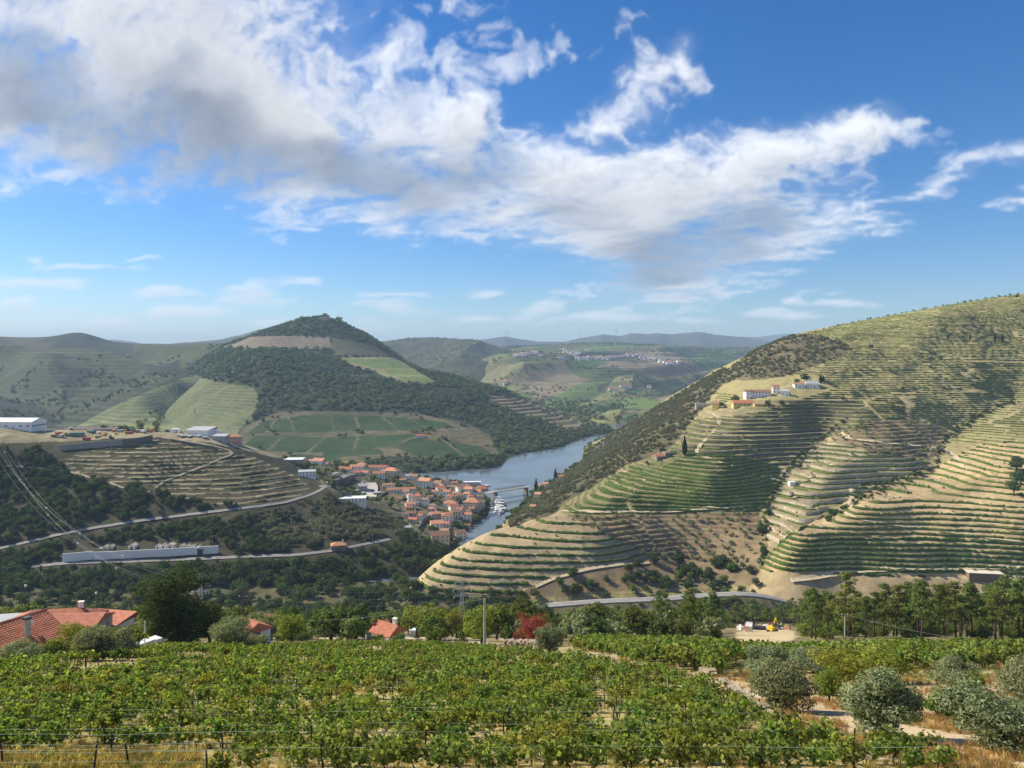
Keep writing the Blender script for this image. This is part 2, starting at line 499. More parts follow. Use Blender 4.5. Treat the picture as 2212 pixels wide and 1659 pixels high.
class Sheet:
    def __init__(s, name, u0, u1, du, y0, y1, ny, pts, lam=0.002, post=None, zones=(), plots=None):
        s.name = name
        s.u = np.arange(u0, u1 + du, du, dtype=float)
        s.ly = np.linspace(math.log(y0), math.log(y1), ny)
        U, L = np.meshgrid(s.u, s.ly)
        Y = np.exp(L)
        # evaluate the spline on a coarser grid, then refine
        cu, cl = np.linspace(u0, s.u[-1], max(24, len(s.u) // 4)), np.linspace(s.ly[0], s.ly[-1], max(30, ny // 4))
        CUg, CLg = np.meshgrid(cu, cl)
        C = tps(pts, lam)(CUg, np.exp(CLg))
        V = bilin(C, cu, cl, U, L)
        s.U, s.Y = U, Y
        s.X = (U - CU) * Y / F
        Z = (VH - V) * Y / F
        if post is not None:
            Z = post(s, Z)
        s.Z0 = Z
        s.V0 = VH - F * Z / Y
        s.H = np.zeros_like(Z); s.R = np.full_like(Z, 0.5)
        c0 = np.zeros(Z.shape + (3,)); c1 = np.zeros_like(c0); c2 = np.zeros_like(c0); am = np.zeros_like(Z)
        s.zid = np.zeros(Z.shape, int)
        wob = (fbm(s.X / 14, Y / 14, 3) - 0.5) * 8
        for i, zn in enumerate(zones):
            k = np.ones(Z.shape, bool) if zn.get('poly') is None else in_poly(U + wob, s.V0 + wob * 0.4, zn['poly'])
            s.zid[k] = i
            s.H[k] = zn.get('h', 0); s.R[k] = zn.get('r', 0.5)
            c0[k] = zn['c0']; c1[k] = zn.get('c1', zn['c0']); c2[k] = zn.get('c2', zn['c0']); am[k] = zn.get('mix', 0.5)
        s.f = np.zeros_like(Z)
        st = s.H > 0
        phase = np.zeros_like(Z)
        tint = np.ones_like(Z); edge = np.zeros(Z.shape, bool)
        if plots:                                        # separate vineyard plots, each with its own terrace heights
            n, pu, py, seed = plots
            r = np.random.default_rng(seed)
            C = np.c_[r.uniform(u0, u1, n) / pu, r.uniform(s.ly[0], s.ly[-1], n) * py]
            A0 = U / pu + (fbm(s.X / 35, Y / 35, 2) - .5) * .8 + (L - s.ly[0]) * 1.5
            A1 = L * py + (fbm(s.X / 35 + 7, Y / 35, 2) - .5) * .8
            C[:, 0] += (C[:, 1] / py - s.ly[0]) * 1.5
            best = np.full(Z.shape, 1e9); sec = best.copy(); idx = np.zeros(Z.shape, int)
            for i in range(n):
                d = (A0 - C[i, 0]) ** 2 + (A1 - C[i, 1]) ** 2
                nb = d < best
                sec = np.where(nb, best, np.minimum(sec, d)); idx = np.where(nb, i, idx); best = np.where(nb, d, best)
            gap_ = np.sqrt(sec) - np.sqrt(best)
            whole = s.R > 0.58                           # the earth-banked spurs run on unbroken
            edge = (gap_ < 0.010) & ~whole
            s.plot = idx; s.plot_edge = (gap_ < 0.018) & ~whole
            phase = np.where(whole, 0, r.random(n)[idx] * s.H)
            tint = r.uniform(.80, 1.12, n)[idx]
            s.plot_kind = r.random(n)
        s.ZP = Z + phase
        Zt, f = terrace(s.ZP, np.where(st, s.H, 1.0), s.R)
        Zt = Zt - phase
        s.f = np.where(st, f, 0)
        s.Z = np.where(st, Zt, Z)
        n1 = fbm(s.X / 9, Y / 9, 4); n2 = fbm(s.X / 60 + 5, Y / 60, 3)
        riser = st & (f > 1 - s.R)
        col = np.where(riser[..., None], c1, c0)
        m = np.clip((n1 * 0.55 + n2 * 0.45 - 0.5) * 4 + 0.5, 0, 1) * am
        col = col * (1 - m[..., None]) + c2 * m[..., None]
        col *= (0.80 + 0.40 * fbm(s.X / 3.1, Y / 3.1, 2))[..., None] * tint[..., None]
        if plots:
            col = np.where((edge & st)[..., None], np.array((.40, .32, .20)) * (.8 + .4 * n1)[..., None], col)
        s.col = col
        SHEETS.append(s)
    def zq(s, x, y):
        y = np.maximum(y, 1e-3)
        u = CU + F * x / y
        l = np.log(y)
        ok = (u >= s.u[0]) & (u <= s.u[-1]) & (l >= s.ly[0]) & (l <= s.ly[-1])
        return np.where(ok, bilin(s.Z, s.u, s.ly, u, l), -1e4)
    def build(s, material, names=None):
        ny, nu = s.Z.shape
        verts = np.stack([s.X, s.Y, s.Z], -1).reshape(-1, 3)
        i = np.arange(ny * nu).reshape(ny, nu)
        faces = np.stack([i[:-1, :-1], i[:-1, 1:], i[1:, 1:], i[1:, :-1]], -1).reshape(-1, 4)
        me = np_mesh(s.name, verts, faces, material, True, s.col.reshape(-1, 3))
        o = bpy.data.objects.new(s.name, me)
        link(o)
        tag(o, kind='structure')
        return o


def bilin(G, us, ls, u, l):
    a = (u - us[0]) / (us[1] - us[0]); b = (l - ls[0]) / (ls[1] - ls[0])
    a = np.clip(a, 0, len(us) - 1.001); b = np.clip(b, 0, len(ls) - 1.001)
    i, j = a.astype(int), b.astype(int)
    fa, fb = a - i, b - j
    return (G[j, i] * (1 - fa) + G[j, i + 1] * fa) * (1 - fb) + (G[j + 1, i] * (1 - fa) + G[j + 1, i + 1] * fa) * fb


def ground(x, y):
    x, y = np.asarray(x, float), np.asarray(y, float)
    z = np.full(np.broadcast(x, y).shape, -1e4)
    for s in SHEETS:
        z = np.maximum(z, s.zq(x, y))
    return z


def gz(x, y):
    return float(ground(np.array([x]), np.array([y]))[0])


def hit(u, v, y0=15.0, y1=12000.0, n=2600):
    """the first ground point seen at picture position (u, v) beyond distance y0"""
    ys = np.exp(np.linspace(math.log(y0), math.log(y1), n))
    xs = (u - CU) * ys / F
    z = ground(xs, ys)
    vt = VH - F * z / ys
    k = np.nonzero(vt <= v)[0]
    if len(k) == 0:
        j = int(np.argmin(vt))
    else:
        j = int(k[0])
    return Vector((float(xs[j]), float(ys[j]), float(z[j])))


def at(u, v, y):
    """the point at distance y seen at picture position (u, v)"""
    return Vector(((u - CU) * y / F, y, (VH - v) * y / F))


# ---- soil and plant colours (linear albedo)
TAN, STRAW, PALE = (.40, .295, .165), (.43, .34, .17), (.47, .385, .25)
EARTH, DKEARTH, STONE = (.235, .165, .10), (.115, .085, .055), (.27, .225, .165)
GRN, DGRN, YGRN, OLV = (.085, .125, .03), (.035, .065, .02), (.17, .20, .045), (.115, .125, .06)


def near_post(s, Z):
    x, y = s.X, s.Y
    z = -4.2 - 0.363 * y
    z = z + (fbm(x / 18, y / 18, 3) - 0.5) * 1.3 * np.clip(y / 60, 0.2, 1) + (fbm(x / 3, y / 3, 2) - 0.5) * 0.18
    # small dry stone steps between the upper and lower part of the vineyard
    fl = -150 - 14 / (1 + np.exp((x - 10) / 60))
    k = 9.0
    return np.maximum(z, fl) + k * np.exp(-np.abs(z - fl) / k) * 0.35 + 0


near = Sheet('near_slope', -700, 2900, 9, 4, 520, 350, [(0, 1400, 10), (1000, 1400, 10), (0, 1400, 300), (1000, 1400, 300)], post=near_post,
    zones=[dict(c0=STRAW, c2=(.26, .20, .115), mix=0.75),
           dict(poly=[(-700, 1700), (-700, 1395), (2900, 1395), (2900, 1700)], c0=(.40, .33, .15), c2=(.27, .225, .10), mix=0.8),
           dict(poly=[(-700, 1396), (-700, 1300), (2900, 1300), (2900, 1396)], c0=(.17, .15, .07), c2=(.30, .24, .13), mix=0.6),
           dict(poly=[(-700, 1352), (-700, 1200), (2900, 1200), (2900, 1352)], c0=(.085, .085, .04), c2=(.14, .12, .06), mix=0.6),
           dict(poly=[(690, 1395), (690, 1378), (1010, 1376), (1080, 1392), (1000, 1400)], c0=(.52, .44, .31), c2=(.40, .32, .2), mix=0.5),
           dict(poly=[(1210, 1420), (1230, 1405), (1330, 1412), (1420, 1436), (1480, 1452), (1380, 1446)], c0=(.50, .41, .26), c2=(.40, .32, .2), mix=0.5),
           dict(poly=[(1560, 1470), (1640, 1462), (2700, 1500), (2700, 1720), (2060, 1648), (1760, 1600), (1660, 1540)], c0=(.48, .37, .23), c2=(.42, .29, .16), mix=0.9),
           dict(poly=[(1440, 1446), (1560, 1462), (1640, 1500), (1700, 1560), (1800, 1600), (1960, 1640), (1900, 1640), (1760, 1606), (1650, 1560), (1590, 1510), (1500, 1470)], c0=(.50, .40, .26), c2=(.42, .32, .19), mix=0.8),
           dict(poly=[(1590, 1366), (1625, 1352), (1700, 1350), (1722, 1375), (1705, 1392), (1600, 1392)], c0=(.50, .40, .24), c2=(.42, .33, .19), mix=0.6)])


def left_post(s, Z):
    n = (fbm(s.X / 45, s.Y / 45, 4) - 0.5)
    sl = np.clip((s.Z0r - WATER) / 25, 0, 1) if hasattr(s, 'Z0r') else np.clip((Z - WATER) / 25, 0, 1)
    return Z + n * 7 * sl


left = Sheet('left_hill', -420, 1150, 5, 440, 1350, 420, [
    (-400, 1345, 470), (-200, 1340, 470), (0, 1335, 470), (300, 1328, 480), (600, 1322, 490), (800, 1305, 510), (870, 1290, 520),
    (-400, 1420, 440), (0, 1420, 440), (400, 1420, 440), (800, 1400, 440),
    (-300, 1230, 535), (0, 1228, 540), (135, 1218, 545), (300, 1211, 545), (470, 1203, 548), (640, 1195, 550), (730, 1182, 565), (850, 1166, 600),
    (-300, 1150, 570), (0, 1186, 562), (160, 1149, 582), (333, 1124, 597), (480, 1105, 612), (600, 1090, 632), (680, 1068, 662), (722, 1045, 692),
    (650, 1140, 600), (780, 1130, 630), (820, 1110, 665),
    (0, 1060, 640), (200, 1040, 645), (400, 1060, 640), (600, 1072, 648),
    (-300, 960, 690), (0, 955, 690), (100, 965, 695), (180, 962, 695), (320, 950, 702), (450, 963, 702), (520, 982, 704), (560, 998, 700), (620, 1018, 700), (680, 1040, 702),
    (-300, 930, 800), (0, 931, 790), (200, 938, 790), (330, 939, 785), (500, 957, 775), (600, 985, 790),
    (640, 1002, 850), (700, 1010, 850), (760, 1018, 860), (840, 1012, 940), (800, 1046, 800), (740, 1076, 728), (830, 1072, 760), (900, 1060, 830), (960, 1042, 900),
    (880, 1102, 700), (880, 1132, 660), (960, 1122, 700), (960, 1170, 622), (1000, 1092, 758), (1035, 1078, 800), (920, 1190, 590), (900, 1215, 560),
    (1010, 1048, 930), (940, 1046, 955), (850, 1028, 1020), (700, 1022, 1035), (500, 1018, 1050), (0, 1018, 1060), (-300, 1018, 1060),
    (1085, 1152, 700), (1105, 1112, 800), (1100, 1085, 880), (1030, 1205, 620), (1000, 1245, 565), (1100, 1250, 570), (1140, 1120, 800), (960, 1290, 520),
    (-300, 1020, 1200), (0, 1020, 1200), (400, 1020, 1200), (800, 1020, 1200), (1100, 1020, 1200)], lam=0.0015, post=left_post,
    zones=[dict(c0=(.042, .044, .024), c2=(.085, .072, .043), mix=0.6),
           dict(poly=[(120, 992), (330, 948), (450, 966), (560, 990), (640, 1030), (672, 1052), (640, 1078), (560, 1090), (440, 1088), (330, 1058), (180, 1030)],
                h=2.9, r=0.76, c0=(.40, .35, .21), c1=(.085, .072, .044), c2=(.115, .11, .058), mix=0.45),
           dict(poly=[(-420, 955), (60, 957), (330, 944), (450, 956), (530, 972), (600, 990), (620, 980), (500, 940), (-420, 900)], c0=(.36, .30, .2), c2=(.2, .18, .1), mix=0.8),
           dict(poly=[(600, 985), (720, 985), (980, 1030), (1060, 1060), (1010, 1170), (940, 1180), (860, 1120), (740, 1085), (700, 1050)], c0=(.075, .08, .04), c2=(.19, .16, .11), mix=0.6)])


def right_post(s, Z):
    w = np.clip((Z + 160) / 20, 0, 1)
    return Z + ((fbm(s.X / 75 + 3, s.Y / 75, 3) - 0.5) * 6.5 + (fbm(s.X / 22, s.Y / 22, 2) - 0.5) * 2.4) * w


RZ = dict(
    spur=[(850, 1275), (880, 1250), (960, 1186), (1050, 1141), (1150, 1112), (1215, 1108), (1300, 1148), (1425, 1204), (1290, 1219), (1150, 1258), (1125, 1300), (860, 1300)],
    rows=[(1205, 1100), (1350, 1003), (1440, 975), (1600, 985), (1692, 1010), (1658, 1092), (1640, 1104), (1250, 1112)],
    walls=[(1440, 975), (1510, 882), (1640, 864), (1860, 862), (1905, 905), (1880, 925), (1786, 945), (1727, 989), (1692, 1012), (1600, 987)],
    lower=[(1636, 1222), (1700, 1160), (1815, 1092), (1860, 1045), (1940, 1031), (2030, 1005), (2120, 960), (2500, 930), (2500, 1252), (1900, 1246), (1640, 1236)],
    walled=[(1655, 1195), (1658, 1100), (1692, 1012), (1727, 989), (1790, 945), (1850, 960), (1960, 985), (2030, 1005), (1940, 1033), (1815, 1095), (1700, 1162)],
    grove=[(1230, 1112), (1640, 1104), (1655, 1195), (1640, 1225), (1430, 1206), (1300, 1150)],
    grove2=[(1790, 945), (1880, 905), (1990, 905), (2060, 935), (2030, 985), (1930, 985), (1850, 965)],
    scrub=[(1560, 810), (1640, 745), (1705, 725), (1760, 722), (1835, 745), (1830, 765), (1760, 790), (1690, 815), (1600, 822)],
    flank=[(1100, 1140), (1100, 1080), (1340, 925), (1560, 795), (1600, 815), (1560, 830), (1500, 900), (1440, 972), (1350, 1005), (1205, 1098), (1190, 1110)],
    ravine=[(1120, 1282), (1160, 1258), (1290, 1221), (1430, 1208), (1640, 1226), (1640, 1262), (1400, 1268), (1200, 1290)],
    foot=[(1640, 1236), (1900, 1246), (2500, 1252), (2500, 1320), (1600, 1300)])
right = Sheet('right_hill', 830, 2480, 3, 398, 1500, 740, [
    (840, 1330, 500), (850, 1320, 480), (860, 1290, 540), (870, 1300, 470), (900, 1270, 478), (1000, 1282, 462), (1150, 1290, 457), (1300, 1278, 465), (1500, 1268, 460), (1650, 1254, 455), (1800, 1262, 450), (2000, 1266, 445), (2212, 1272, 440), (2500, 1285, 430),
    (840, 1440, 398), (1300, 1440, 398), (1700, 1430, 398), (2212, 1420, 398), (2500, 1420, 398),
    (895, 1246, 478), (960, 1192, 502), (1050, 1148, 522), (1150, 1120, 532), (1000, 1238, 470), (1150, 1240, 464), (1150, 1180, 492), (1300, 1160, 497), (1300, 1222, 470), (1400, 1210, 480), (1480, 1220, 502), (1400, 1246, 486), (1560, 1228, 490),
    (950, 1240, 560), (1000, 1205, 580), (1045, 1172, 640), (1100, 1114, 752), (1110, 1135, 640),
    (1300, 1108, 535), (1500, 1107, 535), (1640, 1106, 537), (1400, 1150, 515), (1600, 1160, 502),
    (1210, 1094, 570), (1280, 1050, 605), (1350, 1008, 642), (1440, 971, 682), (1500, 905, 752), (1560, 866, 792),
    (1250, 1032, 720), (1180, 1062, 785), (1350, 962, 845), (1430, 902, 885), (1300, 978, 990),
    (1130, 1090, 800), (1200, 1037, 950), (1270, 990, 1130), (1335, 942, 1420), (1440, 862, 1150), (1380, 902, 1280), (1500, 831, 1080), (1560, 801, 1040), (1640, 753, 1020), (1700, 737, 1000),
    (1440, 910, 1480), (1560, 870, 1480), (1700, 800, 1480), (2000, 760, 1480), (2300, 740, 1480), (900, 1060, 1480), (1000, 1100, 900), (1100, 1020, 1300), (1200, 980, 1400),
    (1300, 1081, 556), (1400, 1042, 590), (1500, 1002, 622), (1550, 1080, 546), (1600, 1032, 580), (1480, 967, 656),
    (1550, 922, 702), (1700, 922, 692), (1700, 872, 737), (1850, 902, 702), (1600, 866, 762),
    (1786, 944, 700), (1727, 990, 642), (1690, 1032, 598), (1660, 1087, 552), (1650, 1152, 507), (1645, 1215, 474),
    (1650, 851, 777), (1750, 831, 800), (1800, 790, 850), (1650, 802, 900), (1900, 732, 930), (2000, 790, 840), (2000, 700, 930),
    (1760, 722, 1020), (1850, 705, 1010), (1950, 687, 1000), (2050, 671, 990), (2212, 652, 970), (2500, 625, 940),
    (2212, 712, 900), (2212, 781, 830), (2212, 861, 732), (2100, 851, 747), (1950, 871, 732),
    (1880, 960, 648), (1800, 1020, 584), (1750, 1080, 526), (1720, 1150, 480), (1950, 1000, 606), (2080, 950, 664), (2000, 921, 690),
    (2196, 862, 752), (2100, 909, 712), (2045, 944, 692), (2020, 1012, 626), (1936, 1041, 588), (1833, 1092, 538), (1780, 1132, 514),
    (1850, 1080, 510), (1750, 1170, 468), (1700, 1202, 458), (2000, 1080, 522), (2000, 1150, 482), (2000, 1210, 456), (2212, 1050, 530), (2212, 1150, 472), (2212, 1220, 448), (2150, 960, 640), (2212, 950, 642),
    (2500, 1000, 560), (2500, 850, 700), (2500, 1200, 450)], lam=0.022, post=right_post, plots=(60, 150.0, 8.0, 12),
    zones=[dict(h=1.75, r=0.4, c0=(.265, .245, .10), c1=(.33, .28, .145), c2=(.31, .265, .125), mix=0.7),
           dict(poly=RZ['rows'], h=1.8, r=0.34, c0=(.20, .19, .08), c1=(.30, .245, .14), c2=(.13, .15, .05), mix=0.6),
           dict(poly=RZ['walls'], h=3.0, r=0.2, c0=(.22, .21, .085), c1=(.17, .14, .10), c2=(.31, .26, .14), mix=0.8),  # riser tone darkened to put the walls' shade into the colour
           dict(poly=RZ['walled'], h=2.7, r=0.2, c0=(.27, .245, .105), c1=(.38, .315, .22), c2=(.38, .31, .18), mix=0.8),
           dict(poly=RZ['grove2'], h=2.6, r=0.3, c0=(.34, .26, .15), c1=(.22, .17, .11), c2=(.28, .22, .12), mix=0.8),
           dict(poly=RZ['lower'], h=2.2, r=0.60, c0=(.44, .35, .2), c1=(.45, .345, .19), c2=(.37, .275, .145), mix=0.7),
           dict(poly=RZ['spur'], h=3.1, r=0.66, c0=(.40, .33, .18), c1=(.40, .315, .185), c2=(.30, .23, .135), mix=0.7),
           dict(poly=RZ['grove'], h=2.3, r=0.35, c0=(.27, .20, .115), c1=(.17, .125, .075), c2=(.34, .26, .15), mix=0.7),
           dict(poly=RZ['flank'], c0=(.095, .09, .05), c2=(.16, .13, .075), mix=0.6),
           dict(poly=RZ['scrub'], c0=(.12, .105, .06), c2=(.24, .19, .11), mix=0.6),
           dict(poly=RZ['ravine'], c0=(.28, .21, .12), c2=(.15, .12, .07), mix=0.8),
           dict(poly=[(820, 1340), (820, 1268), (910, 1268), (1000, 1284), (1130, 1280), (1135, 1340)], c0=(.16, .13, .07), c2=(.09, .085, .045), mix=0.7),
           dict(poly=RZ['foot'], c0=(.42, .33, .19), c2=(.32, .24, .13), mix=0.7)])


def summit_post(s, Z):
    w = np.clip((Z + 165) / 40, 0, 1)
    return Z + ((fbm(s.X / 260, s.Y / 260 + 2, 4) - 0.5) * 34) * w


FIELD = [  # vineyard blocks on the lower slope of the summit hill
    [(535, 938), (560, 913), (590, 907), (572, 935)], [(580, 935), (598, 907), (622, 902), (636, 935)], [(640, 936), (627, 902), (660, 897), (712, 896), (720, 932)],
    [(724, 932), (716, 896), (762, 897), (775, 931)], [(780, 931), (768, 897), (820, 899), (860, 930)], [(864, 930), (826, 899), (880, 903), (925, 928)],
    [(930, 928), (888, 904), (960, 912), (985, 924)], [(520, 965), (552, 942), (608, 943), (575, 972)], [(582, 975), (614, 943), (700, 945), (660, 978)],
    [(668, 978), (706, 945), (770, 942), (760, 975)], [(768, 975), (778, 942), (900, 938), (880, 948), (830, 965)], [(600, 995), (640, 982), (720, 985), (745, 995), (660, 1000)],
    [(850, 965), (900, 945), (960, 955), (1000, 985), (900, 985)], [(1005, 985), (965, 952), (1040, 965), (1070, 985)], [(700, 976), (690, 990), (830, 980), (820, 970)]]
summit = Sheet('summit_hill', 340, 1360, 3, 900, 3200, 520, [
    (400, 1000, 1080), (500, 1006, 1072), (700, 1009, 1062), (896, 1024, 1000), (1000, 1017, 1028), (1076, 1011, 1052), (1193, 971, 1250), (1250, 952, 1375), (1313, 938, 1485), (1340, 930, 1560),
    (400, 1070, 920), (500, 1070, 920), (896, 1075, 905), (1076, 1060, 950), (1193, 1005, 1150), (1313, 958, 1400), (1360, 950, 1470),
    (550, 962, 1200), (750, 962, 1200), (950, 962, 1200), (1050, 965, 1220), (600, 902, 1400), (750, 893, 1420), (950, 902, 1400), (1100, 930, 1370), (1150, 948, 1330),
    (550, 850, 1600), (700, 850, 1600), (900, 860, 1560), (1050, 882, 1560), (1200, 918, 1545), (1000, 838, 1800),
    (500, 772, 1980), (650, 760, 2000), (800, 780, 1950), (900, 812, 1850), (550, 740, 2150), (700, 735, 2150),
    (700, 683, 2300), (680, 685, 2300), (650, 694, 2310), (600, 708, 2320), (550, 724, 2340), (500, 746, 2360), (450, 770, 2400), (740, 694, 2290), (760, 707, 2280), (800, 733, 2240), (850, 767, 2180), (900, 793, 2100),
    (1000, 823, 1950), (1100, 858, 1800), (1200, 890, 1680), (1280, 918, 1580),
    (700, 765, 2900), (850, 830, 2800), (1000, 880, 2500), (1200, 925, 1950), (1320, 945, 1760), (500, 800, 2900), (1300, 930, 2600),
    (450, 802, 2000), (400, 850, 1750), (480, 900, 1500), (430, 935, 1380), (340, 985, 1250), (340, 960, 1450), (340, 930, 1700), (345, 905, 2000), (345, 850, 2400), (345, 860, 3000)], lam=0.0008, post=summit_post,
    zones=[dict(c0=(.028, .042, .02), c2=(.05, .058, .03), mix=0.6),
           dict(poly=[(480, 750), (540, 728), (640, 724), (712, 728), (716, 752), (600, 754)], h=5.0, r=0.5, c0=(.25, .205, .15), c1=(.14, .115, .085), c2=(.21, .17, .12), mix=0.4),
           dict(poly=[(716, 730), (800, 740), (850, 768), (716, 770)], h=5, r=.5, c0=(.10, .10, .06), c1=(.075, .075, .05), c2=(.08, .1, .05)),
           dict(poly=[(725, 772), (850, 771), (940, 824), (880, 832), (800, 800), (770, 795)], c0=(.24, .225, .115), c2=(.17, .18, .08), mix=0.6),
           dict(poly=[(735, 776), (845, 775), (890, 795), (815, 796)], c0=(.12, .175, .05), c2=(.15, .19, .06)),
           dict(poly=[(828, 798), (895, 797), (915, 810), (842, 811)], c0=(.14, .185, .06), c2=(.17, .2, .07)),
           dict(poly=[(858, 815), (922, 813), (940, 828), (890, 830)], c0=(.13, .175, .05), c2=(.17, .2, .07)),
           dict(poly=[(1050, 850), (1120, 858), (1290, 915), (1230, 930), (1130, 895), (1060, 870)], h=6, r=.55, c0=(.25, .21, .14), c1=(.10, .085, .055), c2=(.12, .115, .06), mix=0.5),
           dict(poly=[(510, 1005), (520, 925), (600, 890), (700, 888), (900, 893), (1010, 915), (1060, 940), (1080, 985), (950, 992), (840, 985), (760, 1002)], c0=(.14, .12, .072), c2=(.065, .078, .036), mix=0.85),
           dict(poly=[(330, 990), (330, 825), (420, 812), (470, 824), (548, 836), (560, 868), (545, 905), (515, 925), (505, 990)], h=6.0, r=.5, c0=(.135, .165, .07), c1=(.10, .12, .052), c2=(.165, .16, .085), mix=0.7)]  # sunlit vineyard flank, its sunlight put into the pale terrace colours
          + [dict(poly=p, c0=(.030, .058, .022), c2=(.05, .078, .028), mix=0.8) for p in FIELD])


def patchwork(s, cells, pal, seed, bound=0.1, stripe=9.0):
    """fields: Voronoi cells in the plane, each its own crop colour, with contour rows"""
    r = np.random.default_rng(seed)
    ys = np.exp(r.uniform(s.ly[0], s.ly[-1], cells)); us = r.uniform(s.u[0], s.u[-1], cells)
    P = np.c_[us / 40, np.log(ys) * 14]
    A = np.stack([s.U / 40 + (fbm(s.X / 90, s.Y / 90, 2) - .5) * 2, np.log(s.Y) * 14 + (fbm(s.X / 90 + 9, s.Y / 90, 2) - .5) * 1.0], -1)
    best = np.full(s.Z.shape, 1e9); sec = best.copy(); idx = np.zeros(s.Z.shape, int)
    for i in range(cells):
        d = ((A - P[i]) ** 2).sum(-1)
        nb = d < best
        sec = np.where(nb, best, np.minimum(sec, d)); idx = np.where(nb, i, idx); best = np.where(nb, d, best)
    pc = np.array(pal)[r.integers(0, len(pal), cells)]
    col = pc[idx]
    edge = (np.sqrt(sec) - np.sqrt(best)) < bound
    col = np.where(edge[..., None], col * 0.55 + np.array((.10, .09, .05)) * 0.45, col)
    st = 0.5 + 0.5 * np.sin(s.Z / stripe * 2 * math.pi)
    amp = r.uniform(0.05, 0.55, cells)[idx]
    col = col * (1 - amp * st)[..., None]
    return col * (0.8 + 0.4 * fbm(s.X / 25, s.Y / 25, 3))[..., None]


def spur_post(amp, sx, ang, seed):
    def post(s, Z):
        c, sn = math.cos(ang), math.sin(ang)
        p = (s.X * c + s.Y * sn) / sx
        n = fbm(p + seed, s.Y / sx / 3.5 + seed, 3)
        ridge = 1 - np.abs(2 * n - 1) * 1.6
        env = np.clip((s.V0g - 742) / 50, 0, 1) if hasattr(s, 'V0g') else np.clip((VH - F * Z / s.Y - 738) / 60, 0, 1)
        w = np.clip((Z - WATER) / 60, 0, 1)
        return Z + (ridge - 0.45) * amp * env * w + (fbm(s.X / 120, s.Y / 120, 3) - .5) * 16 * env
    return post


farleft = Sheet('far_left_hill', -260, 640, 3, 1120, 4200, 330, [
    (-250, 728, 3300), (-100, 725, 3300), (0, 727, 3300), (110, 727, 3250), (150, 720, 3220), (172, 718, 3220), (200, 726, 3200), (240, 745, 3150), (300, 749, 3300), (400, 746, 3400), (470, 743, 3400), (520, 740, 3450), (640, 742, 3500),
    (-250, 940, 1440), (0, 937, 1450), (200, 930, 1480), (350, 928, 1500), (450, 922, 1540), (540, 905, 1640), (640, 900, 1700), (-250, 985, 1170), (0, 985, 1170), (300, 985, 1170), (600, 985, 1170),
    (430, 823, 2120), (380, 850, 1960), (300, 886, 1790), (200, 918, 1690), (540, 838, 2020), (480, 880, 1830), (420, 914, 1690), (455, 880, 1960), (380, 900, 1830), (300, 860, 2060),
    (100, 800, 2500), (250, 800, 2500), (0, 830, 2300), (100, 880, 1950), (200, 850, 2150), (450, 780, 2700), (350, 780, 2700), (100, 760, 2850), (250, 770, 2800), (560, 790, 2600),
    (-250, 790, 4100), (0, 790, 4100), (200, 790, 4100), (400, 790, 4100), (640, 790, 4100)], lam=0.001, post=spur_post(150, 420, 0.9, 3.3),
    zones=[dict(c0=(.1, .1, .05))])
farleft.col = patchwork(farleft, 70, [(.07, .08, .044), (.07, .09, .04), (.048, .06, .034), (.10, .092, .064), (.032, .045, .027), (.066, .085, .038)], 4, 0.12, 11)  # palette kept dark to carry a cloud shadow over this hill
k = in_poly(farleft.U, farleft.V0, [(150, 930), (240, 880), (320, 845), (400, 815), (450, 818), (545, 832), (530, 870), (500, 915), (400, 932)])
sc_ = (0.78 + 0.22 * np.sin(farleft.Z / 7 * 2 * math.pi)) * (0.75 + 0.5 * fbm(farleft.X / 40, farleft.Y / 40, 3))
farleft.col[k] = (np.array((.19, .215, .09)) * sc_[..., None])[k]  # lighter green, with the sunlight on this slope put into the colour

village = Sheet('village_hill', 850, 1900, 3, 1560, 6200, 380, [
    (1050, 920, 1760), (1150, 922, 1730), (1300, 928, 1650), (1420, 915, 1700), (1500, 885, 1800), (1650, 850, 2000), (1850, 840, 2100), (1050, 1000, 1560), (1300, 985, 1560), (1500, 960, 1560), (1800, 920, 1650),
    (1250, 882, 2000), (1400, 862, 2100), (1200, 832, 2600), (1350, 832, 2600), (1500, 822, 2600), (1100, 792, 3300), (1250, 786, 3500), (1400, 791, 3300), (1550, 791, 3200), (1750, 800, 3000),
    (1150, 765, 4000), (1300, 769, 3900), (1450, 774, 3900), (1600, 772, 4000), (1050, 760, 4600), (1100, 754, 4700), (1200, 745, 4700), (1320, 741, 4700), (1450, 747, 4700), (1600, 752, 4700), (1700, 754, 4700), (1880, 756, 4700),
    (870, 850, 4600), (870, 880, 3300), (870, 930, 2200), (950, 800, 4600), (980, 850, 3000), (870, 1000, 1600), (1050, 800, 6100), (1300, 790, 6100), (1600, 790, 6100), (1880, 790, 6100)], lam=0.0012, post=spur_post(120, 420, -0.75, 8.1),
    zones=[dict(c0=(.1, .1, .05))])
village.col = patchwork(village, 190, [(.085, .10, .05), (.15, .165, .07), (.06, .075, .04), (.22, .185, .12), (.035, .05, .028), (.09, .135, .05), (.18, .175, .085), (.13, .115, .08)], 9, 0.16, 10)
